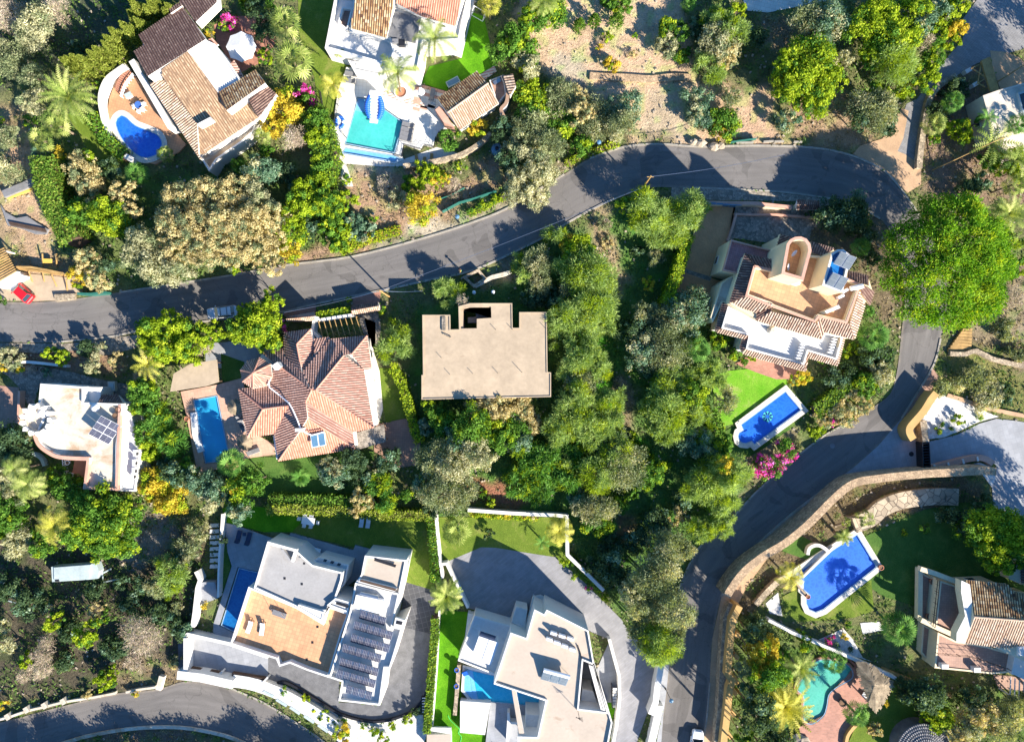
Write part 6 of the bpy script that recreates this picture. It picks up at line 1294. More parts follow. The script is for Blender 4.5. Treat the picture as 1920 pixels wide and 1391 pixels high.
# ------------------------------------------------------------------ 11. ochre walls, stone walls, gates on the right
tw('long ochre stone wall curving along the lower road', 'c4', "1720,745 1600,740 1400,752 1230,760 1000,780 840,800 740,815 660,850 560,930 360,1130 200,1260 60,1344 -80,1450 -170,1560 -220,1640", 1.1, 4.0, 'stone_wall', 3, name='stone_wall', cap='rubble_tan')
tw('ochre pavement wall with buttresses beside the lower road', 'd3', "1640,370 1590,470 1575,620 1560,800 1555,860 1590,910 1570,960 1550,1150 1520,1391", 1.0, 2.8, 'ochre_wall', name='ochre_wall')
tw('brown stone facing below the ochre buttressed wall', 'd3', "1600,360 1560,460 1545,640 1535,830 1530,960 1520,1100 1490,1391", 1.6, 1.6, 'stone_wall', name='stone_wall')
for k, s_ in enumerate(("1610,570 1648,590", "1600,720 1632,748", "1585,880 1622,915", "1620,920 1655,960", "1590,975 1618,1008", "1575,1125 1605,1160", "1550,1280 1580,1320")):
    tw(['northernmost', 'second', 'third', 'fourth', 'fifth', 'sixth', 'southernmost'][k] + ' ochre buttress behind the roadside wall', 'd3', s_, 0.6, 2.2, 'ochre_wall', name='buttress', cat='buttress', group='ochre buttresses behind the roadside wall')
tw('ochre retaining wall curving round the pebble garden', 'c4', "1290,180 1250,230 1200,310 1140,380 1100,430 1100,470 1125,515", 1.1, 2.4, 'ochre_wall', 3, name='ochre_wall')
tw('stone-clad wall beside the sliding gate', 'c4', "1195,380 1205,450 1215,530", 1.0, 1.9, 'stone_wall', name='stone_wall')
gt = thing('gate', 'long black sliding gate across the grey drive', 'gate', P(q('c4', "1215,640")[0])); b = MB()
for k in range(11): b.box((*P2(q('c4', f"{1208 + k * 1.6},{545 + k * 20}")[0], 1.8), .9), (1.0, .08, 1.7), 'dark_metal', R(4))
b.build('panel', gt); b = MB().ribbon(Pw(q('c4', "1190,535 1198,750"), 1.8), .1, .1, 1.8, 'dark_metal').ribbon(Pw(q('c4', "1238,535 1250,752"), 1.8), .1, .1, 1.8, 'dark_metal'); b.build('frame', gt)
tw('curved terracotta planter wall beside the gate drive', 'c4', "1255,720 1380,690 1480,665 1590,645 1660,660 1700,690", 0.9, 0.8, 'pink_cap', 3)
for k, s_ in enumerate(("1275,695 1285,740", "1375,680 1385,718", "1480,655 1490,690", "1585,640 1592,670")): tw(['westernmost', 'second', 'third', 'easternmost'][k] + ' pale strip across the terracotta planter wall', 'c4', s_, .25, .95, 'white_slab', name='wall_strip', cat='strip', group='pale strips across the terracotta planter wall')
tw('rough pale boulder wall across the shaded garden', 'c4', "700,1130 820,1080 900,1010 1020,960 1160,935 1300,925 1450,930", 2.6, 0.9, 'rock_face', 3, name='stone_wall')
tw('pale path edging along the grass slope behind the pebble garden', 'c4', "1370,195 1500,235 1650,285 1800,320 1930,345", 0.6, 0.3, 'tan_dirt', 2, name='edging')
wdk = thing('timber_steps', 'weathered timber plank steps below the umbrella pine', 'steps', P(q('b4', "1460,1150")[0])); b = MB()
for k in range(8): b.prism(Pw(q('b4', f"{1480 - k * 14},{1060 + k * 20} {1545},{1062 + k * 22} {1543},{1078 + k * 22} {1470 - k * 13},{1078 + k * 21}"), .4), .0, .55 - k * .04, 'wood')
b.build('plank', wdk)
tw('rough stone kerb wall east of the timber steps', 'b4', "1390,1240 1500,1245 1580,1220 1700,1280 1920,1330", 0.7, 0.6, 'stone_wall', 2, name='stone_wall')
tw('curving brown stone wall beside the stepped lane', 'g', "385,580 330,610 260,650 200,720 170,800 150,900 125,1050 105,1200 100,1290", 0.9, 0.9, 'stone_wall', 3, name='stone_wall')
for k in range(7):
    pass
fr = thing('timber_trestle', 'pale timber braced gate frame at the top of the stepped lane', 'trestle', P(q('g', "560,570")[0])); b = MB()
for s_ in ("490,530 570,490", "500,525 610,600", "570,490 545,640", "530,650 610,600", "600,460 640,700", "545,640 600,670"): A_, B_ = q('g', s_); b.tube(P(A_, 1.9), P(B_, 1.9), .09, 'wood', n=4)
b.build('brace', fr)
for s_ in ("460,550", "515,655", "572,765"):
    c = P(q('g', s_)[0], .5); MB().box((c.x, c.y, .5), (1.0, .6, 1.0), 'white_plaster', R(30)).build('footing', fr)
MB().prism(Pw(q('g', "572,465 640,435 710,690 645,705"), 2.2), 1.9, 2.2, 'wood').build('deck', fr)
h12 = house('house', 'pale flat-roofed house with palms at the top right edge', 'g', "800,800 810,810", 4)
blk(h12, 'g', "585,735 710,690 960,620 960,970 672,1062", 4.0, 0.12, 'pale_house', 'pale_house', win=4); MB().prism(Pw(q('g', "855,710 960,680 960,870 888,850"), 4.4), 3.6, 4.4, 'fibre').build('frame', h12); MB().prism(Pw(q('g', "868,725 960,695 960,840 895,835"), 4.45), 4.4, 4.44, 'car_glass').build('skylight', h12)
blk(h12, 'g', "672,1066 960,985 960,1250 860,1250 740,1180", 2.2, 0.1, 'pale_house', 'pale_house')
def pole(label, base_p, h, lean=(0, 0), r=.14, name='utility_pole', wires=(), mat='wood'):
    c = P(base_p, 0); t = thing(name, label, 'utility pole', (c.x, c.y, 0)); MB().tube((0, 0, -.2), (lean[0], lean[1], h), r, mat, r * .75, 8).build('pole', t, local=True)
    b = MB().tube((lean[0] - .5, lean[1], h - .4), (lean[0] + .5, lean[1], h - .4), .06, mat, n=5); b.build('crossarm', t, local=True)
    for k, (tp, tz) in enumerate(wires):
        e = P(tp, tz); e = e - c; s_ = Vector((lean[0], lean[1], h - .3)); b = MB(); pr_ = s_
        for i in range(1, 11):
            u_ = i / 10; p = s_.lerp(e, u_) + Vector((0, 0, -1.2 * math.sin(math.pi * u_))); b.tube(pr_, p, .035, 'steel', n=4, cap=False); pr_ = p
        b.build('wire', t, local=True)
    return t
pole('wooden utility pole beside the road north of the unfinished building', q('b2', "960,830")[0], 8.0, wires=[(q('b2', "200,945")[0], 6.5), (q('b3', "940,45")[0], 6.5), (q('b2', "1200,790")[0], 6.5)])
pole('wooden utility pole at the road edge west of the tower villa', q('b3', "935,55")[0], 7.0, wires=[(q('a4', "200,1115")[0], 6.5)])
pole('thin wooden pole leaning in the shaded garden below the top right house', q('g', "190,1310")[0], 6.5, lean=(6.5, 3.0), r=.1, name='wooden_pole')
pole('wooden pole standing above the pine slope at the top right house', q('g', "600,690")[0], 5.0, lean=(5.5, 3.6), r=.1, name='wooden_pole')
def lamp(label, p, h=4.0, rz=0):
    c = P(p, 0); t = thing('street_lamp', label, 'street lamp', (c.x, c.y, 0), rotz=R(rz)); MB().tube((0, 0, 0), (0, 0, h - .4), .06, 'dark_metal', .045, 8).build('post', t, local=True)
    MB().lathe((0, 0, h - .45), [(.12, 0), (.26, .35), (.34, .38), (.30, .5), (0.0, .62)], 'gate_blue', 10).build('lantern', t, local=True); MB().lathe((0, 0, 0), [(.14, 0), (.12, .4), (.07, .45)], 'dark_metal', 10).build('base', t, local=True)
lamp('blue lantern street lamp beside the road near the bottom white wall', q('e', "250,455")[0], 4.2)
lamp('street lamp on the verge above the sunlit bend', q('a3', "600,1095")[0], 4.6); lamp('street lamp at the kerb between the two wooded bends', q('b2', "1465,300")[0], 4.4)
mh = MB().lathe((*P2(q('c4', "1108,618")[0]), .03), [(0.0, .012), (.36, .012), (.38, .006)], 'dark_metal', 20).build('manhole_cover', label='round dark manhole cover on the grey gate apron', cat='manhole cover')
mh = MB().lathe((*P2(q('c4', "540,560")[0]), .02), [(0.0, .010), (.36, .010), (.38, .004)], 'fabric_grey', 20).build('manhole_cover', label='faint manhole cover on the shaded lower road', cat='manhole cover')
tw('green railing beside the hairpin, west of its pair', 'a3', "1580,1020 1765,995", .12, .9, 'green_metal', name='guard_rail', cat='guard rail')
for k, s_ in enumerate(("1615,1027 1740,1025", "1812,1020 1885,1015", "1890,1018 1960,1016", "2030,1020 2090,1022")): tw(['westernmost', 'second', 'third', 'easternmost'][k] + ' white guard block at the outer edge of the hairpin', 'a3', s_, .25, .4, 'kerb', name='guard_block', cat='guard block', group='white guard blocks at the hairpin')
for k, (x, y, r_) in enumerate(((1300, 1030, .9), (1355, 1035, 1.2), (1450, 1055, 1.3), (1495, 1058, .9))):
    o = MB().blob((*P2(q('a3', f"{x},{y}")[0]), .3), (r_ * .8, r_ * .6, .5), 'boulder', 9, .2, k).build('rock', label=['small pinkish rock, westernmost of four at the road edge above the bend', 'flat pink rock beside the smallest one above the bend', 'big white rock at the edge of the shadowed bend', 'upright white rock, easternmost of four above the bend'][k], cat='rock')
tw('rough dry-stone terrace wall across the bare slope', 'a3', "560,545 700,555 850,560 1000,570 1150,555 1290,560", 1.1, 0.35, 'rubble_tan', 3, name='stone_wall')
tw('green wire fence bordering the sandy verge', 'b2', "1340,215 1460,150 1570,120 1730,65", .12, 1.2, 'green_metal', name='wire_fence', cat='fence'); tw('upper green garden edging on the sandy plot', 'b2', "1310,130 1400,100 1500,45", .1, .5, 'green_metal', name='wire_fence', cat='fence')
rwl = thing('ruin', 'low ruined masonry chamber at the roadside above the unfinished building', 'ruin', P(q('b2', "1580,690")[0])); b = MB().ribbon(Pw(q('b2', "1500,690 1600,640 1650,700 1570,755"), 1), .4, 0, 1.0, 'stone_wall', True); b.build('wall', rwl)
tw('broken pale masonry wall in the ravine head', 'b2', "1575,755 1700,690 1780,670 1840,650", .6, .8, 'white_old', name='stone_wall')
for k, s_ in enumerate(("1570,800", "1707,797")): MB().lathe((*P2(q('b2', s_)[0], 1.5), .8), [(.28, 0), (.28, .9), (.14, 1.0), (0.0, 1.0)], 'white_plastic', 10).build('marker_post', label=('western', 'eastern')[k] + ' white round-topped post behind the unfinished building', cat='post')
# ------------------------------------------------------------------ 12. building site on the far left
tw('timber shoring rail along the building site trench', 's', "130,960 250,962 380,985 500,1010 660,1040", .35, 1.4, 'wood', name='site_rail', cat='rail'); tw('second timber rail below the shoring rail', 's', "135,975 260,985 390,1005 495,1020", .25, 1.2, 'wood', name='site_rail', cat='rail')
lbl = ['leaning plank left of the yellow barrow', 'plank propped beside the yellow barrow', 'leaning plank over the concrete slab', 'plank propped near the trench end', 'short plank on the brown heap', 'upright site plank near the hedge']
for k, s_ in enumerate(("232,990 265,1080", "345,990 362,1078", "420,1020 462,1118", "540,1060 548,1150", "345,850 350,960", "460,850 462,960")):
    A_, B_ = q('s', s_); MB().tube(P(A_, 1.2), P(B_, .1), .1, 'wood', n=4).build('plank', label=lbl[k], cat='plank', group='loose planks on the building site')
wb_ = thing('wheelbarrow', 'yellow wheelbarrow on the building site', 'wheelbarrow', P(q('s', "410,915")[0])); MB().prism([(-.7, -.35), (.6, -.3), (.6, .3), (-.7, .35)], .45, .75, 'cloth_yellow', 'cloth_yellow').build('tray', wb_, local=True); MB().tube((.85, -.06, .22), (.85, .06, .22), .22, 'rubber', n=14).build('wheel', wb_, local=True)
for y in (-.3, .3): MB().tube((.8, y * .3, .25), (-1.2, y, .6), .03, 'steel', n=5).build('handle', wb_, local=True)
trp = thing('tarpaulin_wall', 'grey tarpaulin-covered ridge on the building site', 'tarpaulin', P(q('s', "150,320")[0])); b = MB().ribbon(Pw(smooth(q('s', "20,365 100,330 200,290 290,240"), 4), .9), 1.1, 0, .8, 'fabric_grey'); b.build('sheet', trp)
MB().ribbon(Pw(q('s', "50,390 180,340 345,275"), .5), .5, 0, .35, 'cloth_yellow').build('barrier', label='long yellow barrier plank on the building site', cat='barrier')
b = MB(); tp_ = q('s', "0,450 40,510 130,560 220,545 300,600 390,650 370,690 280,690 180,650 60,620"); b.prism(Pw(tp_, .4), -.1, .35, 'fabric_grey'); b.build('tarpaulin', label='crumpled grey-blue tarpaulin over rubble on the building site', cat='tarpaulin')
for k in range(5): A_, B_ = q('s', f"{70 + k * 4},{590 + k * 8} {370 + k * 3},{650 + k * 7}"); MB().tube(P(A_, .6), P(B_, .6), .07, 'dark_wood', n=4).build('pole', label=['topmost', 'second', 'middle', 'fourth', 'lowest'][k] + ' dark pole lying on the crumpled tarpaulin', cat='pole', group='dark poles on the tarpaulin')
pgl = thing('pergola', 'slatted timber carport roof at the left edge above the red car', 'carport', P(q('b1', "0,620")[0])); b = MB()
for k in range(12): A_, B_ = q('b1', f"-140,{560 + k * 21} {30 + k * 8},{505 + k * 15 - 25}"); b.tube(P(A_, 2.6), P(B_, 2.6), .10, 'wood', n=4)
b.build('slats', pgl)
for s_ in ("20,500", "105,650"): MB().box((*P2(q('b1', s_)[0], 2.5), 1.25), (.2, .2, 2.5), 'white_plaster').build('post', pgl)
blk_ = MB().prism(Pw(q('b1', "0,720 110,650 180,680 60,745 0,770"), 1.6), 0, 1.6, 'white_plaster').build('garden_wall', label='thick white wall corner above the red car', cat='wall')
rs = MB().prism(Pw(q('b1', "385,815 540,808 535,850 400,865"), .5), 0, .5, 'stone_wall').build('stone_slab', label='dark stone slab beside the road right of the red car', cat='slab')
tw('dark green gate panel along the road beside the olive trees', 'b1', "555,808 640,812 760,800", .35, 1.6, 'green_metal', name='gate', cat='gate')
# ------------------------------------------------------------------ 13. odd things in the south-west
bt = thing('covered_trailer', 'pale blue-grey covered trailer in the dark wasteland', 'trailer', P(q('d1', "530,130")[0])); v = q('d1', "365,88 690,62 710,120 700,172 655,178 372,196"); MB().prism(Pw(v, 1.7), .3, 1.6, 'fibre').build('body', bt); MB().prism(Pw(q('d1', "385,92 650,72 640,172 388,188"), 1.85), 1.6, 1.8, 'fibre').build('cover', bt)
for s_ in ("430,190", "600,180"): MB().tube((*P2(q('d1', s_)[0], .3), .3), (P2(q('d1', s_)[0], .3)[0], P2(q('d1', s_)[0], .3)[1] + .25, .3), .3, 'rubber', n=14).build('wheel', bt)
MB().prism(Pw(q('d1', "395,178 425,176 427,190 397,192"), 1.8), 1.75, 1.83, 'dark_metal').build('hatch', bt)
for k, s_ in enumerate(("60,330 180,365", "130,330 280,305", "720,200 870,172", "735,110 740,180", "745,128 800,100")): A_, B_ = q('d1', s_); MB().tube(P(A_, .4), P(B_, .4), .13, 'fibre', n=5).build('plank', label=['pale plank pointing at the left edge of the wasteland', 'pale plank crossing another at the left of the wasteland', 'long pale plank right of the covered trailer', 'short upright plank right of the covered trailer', 'broken pale board beside the covered trailer'][k], cat='plank')
MB().blob((*P2(q('d1', "15,182")[0]), .4), (.9, .7, .5), 'white_plastic', 10).build('bag', label='white-blue rubbish bag at the far left edge', cat='bag')
MB().box((*P2(q('d1', "1155,920")[0], .8), .6), (.8, 2.2, .8), 'white_old', R(-15)).build('concrete_block', label='pale leaning concrete block beside the lower left road', cat='block')
for k, (x, y) in enumerate(((55, 1165), (190, 1115), (320, 1085), (455, 1055))): MB().box((*P2(q('d1', f"{x},{y}")[0], .8), .45), (.7, .9, .9), 'white_old', R(30)).build('wall_pier', label=['westernmost', 'second', 'third', 'easternmost'][k] + ' white masonry pier along the lower left roadside', cat='pier', group='white piers along the lower left roadside')
tw('low whitewashed wall along the lower left roadside', 'd1', "-40,1195 60,1170 190,1125 320,1095 460,1060 590,1040 760,1010 830,995", .35, .6, 'white_old', 2); tw('low whitewashed wall piece near the white retaining wall', 'd1', "905,990 1000,970 1115,955", .35, .6, 'white_old')
lb = MB().box((*P2(q('c4', "158,1285")[0], 1), .9), (.4, .5, .5), 'white_plastic', R(30)).build('meter_box', label='small white meter box on the ochre stone wall', cat='box')
# ------------------------------------------------------------------ 14. cars
def car(label, p, rz, L, W, paint, roofm, hood=None, rails=False):
    v = P(p, .7); t = thing('parked_car', label, 'car', (v.x, v.y, 0.02), rotz=R(rz)); hw = W / 2; hood = hood or paint
    def loft(st, mat, nm):
        b = MB(); n = 8; vs = []
        for x, w_, z0, z1 in st:
            ww = w_; vs += [(x, -ww, z0), (x, -ww * 1.0, (z0 + z1) / 2), (x, -ww * .97, z1 - .08), (x, -ww * .86, z1), (x, ww * .86, z1), (x, ww * .97, z1 - .08), (x, ww, (z0 + z1) / 2), (x, ww, z0)]
        fs = []
        for i in range(len(st) - 1):
            for j in range(n - 1): a = i * n + j; fs.append((a, a + 1, a + n + 1, a + n)[::-1])
        fs += [tuple(range(n)), tuple(range((len(st) - 1) * n, len(st) * n))[::-1]]; b.add(vs, fs, mat); return b.build(nm, t, local=True, smooth_=False)
    h = L / 2
    loft([(-h, hw * .78, .35, .78), (-h + .15, hw * .93, .25, .92), (-h + .6, hw, .22, .95), (h * .42, hw, .22, .96)], paint, 'body')
    loft([(h * .42, hw, .22, .96), (h * .7, hw * .97, .22, .90), (h - .2, hw * .88, .25, .80), (h, hw * .66, .34, .62)], hood, 'hood')
    b = MB(); g0, g1 = -h + .35, h * .44; r0, r1 = -h + .75, h * .12; gw, rw = hw * .92, hw * .72; zt = 1.44
    B_ = [(g0, -gw, .95), (g1, -gw, .95), (g1, gw, .95), (g0, gw, .95)]; T2 = [(r0, -rw, zt), (r1, -rw, zt), (r1, rw, zt), (r0, rw, zt)]
    for nm_, i, j in (('side_window', 0, 1), ('windscreen', 1, 2), ('side_window', 2, 3), ('rear_window', 3, 0)): MB().add([B_[i], B_[j], T2[j], T2[i]], [(0, 1, 2, 3)], 'car_glass').build(nm_, t, local=True) if False else None
    for nm_, i, j in (('side_window', 0, 1), ('windscreen', 1, 2), ('side_window', 2, 3), ('rear_window', 3, 0)):
        w2 = MB(); w2.add([B_[i], B_[j], T2[j], T2[i]], [(0, 1, 2, 3)], 'car_glass'); w2.build(nm_, t, local=True)
    b = MB(); b.prism(inset(ccw([(r0 - .05, -rw - .03), (r1 + .06, -rw * .95), (r1 + .06, rw * .95), (r0 - .05, rw + .03)]), 0), zt - .03, zt + .05, roofm); b.prism([(r0 + .1, -rw * .8), (r1 - .1, -rw * .8), (r1 - .1, rw * .8), (r0 + .1, rw * .8)], zt + .05, zt + .08, roofm); b.build('roof', t, local=True)
    for s_ in (-1, 1):
        w2 = MB()
        for (a, c) in ((B_[1 if s_ < 0 else 2], T2[1 if s_ < 0 else 2]), (B_[0 if s_ < 0 else 3], T2[0 if s_ < 0 else 3])): w2.tube(a, c, .05, paint, n=5)
        w2.build('pillar', t, local=True)
        MB().blob((h * .32, s_ * (hw + .10), 1.02), (.09, .13, .09), paint, 8).build('mirror', t, local=True)
        MB().blob((h - .16, s_ * hw * .62, .66), (.16, .17, .09), 'white_plastic', 8).build('headlight', t, local=True)
        MB().box((-h + .05, s_ * hw * .68, .74), (.08, .28, .12), 'red_paint').build('tail_light', t, local=True)
        if rails: MB().tube((r0 + .1, s_ * rw * .92, zt + .14), (r1 - .05, s_ * rw * .92, zt + .14), .03, 'steel', n=6).build('roof_rail', t, local=True)
        for x in (-h * .62, h * .62):
            wh = MB().tube((x, s_ * (hw - .18), .32), (x, s_ * (hw + .02), .32), .32, 'rubber', n=16).build('wheel', t, local=True); MB().tube((x, s_ * (hw - .02), .32), (x, s_ * (hw + .03), .32), .19, 'steel', n=12).build('rim', wh, local=True)
    if rails:
        for x in (r0 + .5, r1 - .4): MB().box((x, 0, zt + .16), (.08, rw * 1.8, .03), 'dark_metal').build('roof_bar', t, local=True)
    return t
car('white estate car with roof bars driving along the shaded upper road', q('y', "900,570")[0], 187, 4.7, 1.85, 'silver_paint', 'white_paint', rails=True)
car('red car parked on the forecourt at the left edge, nose to the wall', q('z', "620,740")[0], 139, 4.3, 1.75, 'red_paint', 'red_paint', 'silver_paint')
car('white car entering the picture at the bottom edge', q('e', "790,1430")[0], 82, 4.5, 1.85, 'white_paint', 'white_paint')
# ------------------------------------------------------------------ 15. the person on the road
def person(label, p, rz):
    v = P(p, 0); t = thing('person', label, 'person', (v.x, v.y, .02), rotz=R(rz))
    J = {'pel': (0, 0, .95, .14, .11), 'wai': (0, .01, 1.10, .13, .10), 'che': (0, .02, 1.32, .17, .11), 'nek': (0, .02, 1.48, .055, .055), 'hd1': (0, .03, 1.58, .075, .085), 'hd2': (0, .03, 1.68, .085, .095), 'hd3': (0, .02, 1.76, .05, .06)}
    E = [('pel', 'wai'), ('wai', 'che'), ('che', 'nek'), ('nek', 'hd1'), ('hd1', 'hd2'), ('hd2', 'hd3')]
    for s_, n_ in ((-1, 'l'), (1, 'r')):
        st = .18 * s_
        J.update({n_ + 'hip': (s_ * .10, 0, .88, .095, .095), n_ + 'kne': (s_ * .11, st * .7 + .03, .50, .062, .062), n_ + 'ank': (s_ * .11, st, .10, .042, .042), n_ + 'toe': (s_ * .12, st + .16, .04, .04, .03),
                  n_ + 'sho': (s_ * .19, .02, 1.40, .065, .06), n_ + 'elb': (s_ * .26, -st * .4, 1.13, .045, .045), n_ + 'wri': (s_ * .27, -st * .9 + .1, .90, .032, .03), n_ + 'pal': (s_ * .27, -st + .13, .82, .038, .02)})
        E += [('pel', n_ + 'hip'), (n_ + 'hip', n_ + 'kne'), (n_ + 'kne', n_ + 'ank'), (n_ + 'ank', n_ + 'toe'), ('che', n_ + 'sho'), (n_ + 'sho', n_ + 'elb'), (n_ + 'elb', n_ + 'wri'), (n_ + 'wri', n_ + 'pal')]
        for k in range(5):
            f1, f2 = f"{n_}f{k}a", f"{n_}f{k}b"; y0 = -st + .13 + (k - 1.5) * .017; L = (.06, .075, .08, .072, .055)[k]
            if k == 0: J[f1] = (s_ * .24, -st + .17, .80, .010, .010); J[f2] = (s_ * .225, -st + .19, .77, .009, .009)
            else: J[f1] = (s_ * .275, y0, .82 - L * .6, .009, .009); J[f2] = (s_ * .26, y0 + .005, .82 - L, .008, .008)
            E += [(n_ + 'pal', f1), (f1, f2)]
    ks = list(J); me = bpy.data.meshes.new('body'); me.from_pydata([J[k][:3] for k in ks], [(ks.index(a), ks.index(c)) for a, c in E], []); o = bpy.data.objects.new('body', me); sc.collection.objects.link(o); o.parent = t
    o.modifiers.new('skin', 'SKIN'); 
    for i, k in enumerate(ks): me.skin_vertices[0].data[i].radius = J[k][3:5]; me.skin_vertices[0].data[i].use_root = (k == 'pel')
    o.modifiers.new('sub', 'SUBSURF').levels = 1; me.materials.append(M['skin'])
    def lf(st, mat, nm):
        b = MB(); n = 12; vs = []
        for (x, y, z, rx, ry) in st: vs += [(x + rx * math.cos(2 * math.pi * i / n), y + ry * math.sin(2 * math.pi * i / n), z) for i in range(n)]
        b.add(vs, [(k * n + i, k * n + (i + 1) % n, (k + 1) * n + (i + 1) % n, (k + 1) * n + i) for k in range(len(st) - 1) for i in range(n)], mat); b.build(nm, t, local=True, smooth_=True)
    lf([(0, 0, .86, .20, .16), (0, .01, 1.1, .18, .14), (0, .02, 1.32, .23, .15), (0, .02, 1.43, .22, .12), (0, .02, 1.49, .08, .08)], 'cloth_yellow', 'shirt')
    for s_ in (-1, 1):
        st = .18 * s_; lf([(s_ * .11, st, .12, .07, .07), (s_ * .11, st * .7 + .02, .5, .085, .085), (s_ * .10, 0, .88, .12, .125)], 'cloth_green', 'trouser_leg')
        b = MB(); b.blob((s_ * .12, st + .07, .05), (.055, .14, .05), 'cloth_dark', 10); b.build('shoe', t, local=True)
        b = MB(); b.tube((s_ * .19, .02, 1.42), (s_ * .26, -st * .4, 1.15), .085, 'cloth_yellow', .07, 10); b.build('sleeve', t, local=True)
        MB().blob((s_ * .035, .125, 1.685), (.014, .008, .01), 'white_plastic', 8).build('eye', t, local=True); MB().blob((s_ * .098, .03, 1.67), (.015, .02, .03), 'skin', 8).build('ear', t, local=True)
    MB().blob((0, .135, 1.66), (.014, .022, .022), 'skin', 8).build('nose', t, local=True); MB().blob((0, .125, 1.625), (.03, .008, .008), 'red_paint', 8).build('mouth', t, local=True)
    b = MB(); b.lathe((0, .02, 1.70), [(.24, -.02), (.22, .0), (.12, .03), (.105, .10), (.06, .14), (0.0, .15)], 'cloth_dark', 16); b.build('hat', t, local=True)
person('person in a dark hat, yellow top and green trousers walking along the sunlit road', q('x', "835,925")[0], 130)
# ------------------------------------------------------------------ vegetation
def quads_mesh(name, mats, Vs, tint, mi=None, parent=None, off=(0, 0, 0), tris=False, label=None, cat=None, kind=None, group=None):
    """Vs: (n, 4, 3) corners of leaf-sized faces"""
    k = Vs.shape[1]; n = len(Vs); me = bpy.data.meshes.new(name); V = (Vs - np.array(off)).reshape(-1, 3)
    me.vertices.add(n * k); me.vertices.foreach_set('co', V.astype(np.float32).ravel()); me.loops.add(n * k); me.loops.foreach_set('vertex_index', np.arange(n * k, dtype=np.int32))
    me.polygons.add(n); me.polygons.foreach_set('loop_start', np.arange(0, n * k, k, dtype=np.int32)); me.update(calc_edges=True)
    a = me.attributes.new('tint', 'FLOAT', 'FACE'); a.data.foreach_set('value', np.clip(tint, 0, 1).astype(np.float32))
    for m_ in mats: me.materials.append(M[m_])
    if mi is not None: me.polygons.foreach_set('material_index', mi.astype(np.int32))
    o = bpy.data.objects.new(name, me); sc.collection.objects.link(o); o.parent = parent; WL[o.name] = Vector((0, 0, 0))
    if parent is None: o.location = off
    return tag(o, label, cat, group, kind)
def unit(a): return a / np.maximum(1e-6, np.linalg.norm(a, axis=-1, keepdims=True))
def leaves(rng, C_, N_, ls, asp, along=0.0):
    """leaf faces at points C_ facing about N_; along > 0 lines their long axis up with N_ (needles)"""
    n = len(C_); rnd = unit(rng.normal(size=(n, 3))); nn = unit(N_ * 0.8 + rnd * 0.6)
    t = unit(np.cross(nn, unit(rng.normal(size=(n, 3)))))
    if along > 0:
        t = unit(N_ * along + rng.normal(size=(n, 3)) * 0.35); nn = unit(np.cross(t, rng.normal(size=(n, 3))))
    b = np.cross(nn, t); L = (ls * rng.uniform(.6, 1.3, n))[:, None]; W2 = L * asp
    return np.stack([C_ - t * L, C_ - b * W2, C_ + t * L, C_ + b * W2], 1)
STY = {  # leaf half-length, aspect, puff size share, along, faces per square metre, two-tone mix
 'F': (.31, .13, .24, 1.3, 170, 'L'), 'O': (.19, .32, .26, .8, 150, 'G'), 'G': (.17, .45, .22, 0, 140, 'O'), 'B': (.18, .60, .22, 0, 125, 'L'), 'L': (.18, .60, .18, 0, 125, 'B'), 'D': (.18, .55, .24, 0, 110, 'K'),
 'Y': (.16, .55, .20, 0, 130, 'L'), 'T': (.16, .45, .14, 0, 135, 'O'), 'U': (.20, .38, .075, .5, 150, 'L'), 'K': (.17, .50, .22, 0, 130, 'G'), 'W': (.26, .07, .30, .9, 130, 'G'), 'M': (.15, .75, .28, 0, 120, 'B'), 'V': (.42, .14, .22, 1.0, 85, 'L')}
def trunk(parent, base, h, r, seed, limbs, mat='bark'):
    rg = random.Random(seed); b = MB(); prev = Vector((base[0], base[1], -.15)); top = h * .55; n = 4; pts = [prev]
    for i in range(1, n + 1):
        p = Vector((base[0] + rg.uniform(-.15, .15) * i * .5, base[1] + rg.uniform(-.15, .15) * i * .5, top * i / n)); pts.append(p)
    for i in range(n): b.tube(pts[i], pts[i + 1], r * (1 - .12 * i), mat, r * (1 - .12 * (i + 1)), 7, cap=False)
    for (x, y, z) in limbs:
        s_ = pts[rg.choice([2, 3, 4])]; m_ = s_.lerp(Vector((x, y, z)), .5) + Vector((0, 0, .2)); b.tube(s_, m_, r * .45, mat, r * .3, 5, cap=False); b.tube(m_, (x, y, z), r * .3, mat, .03, 5, cap=False)
    b.build('trunk', parent)
NTR = [0]
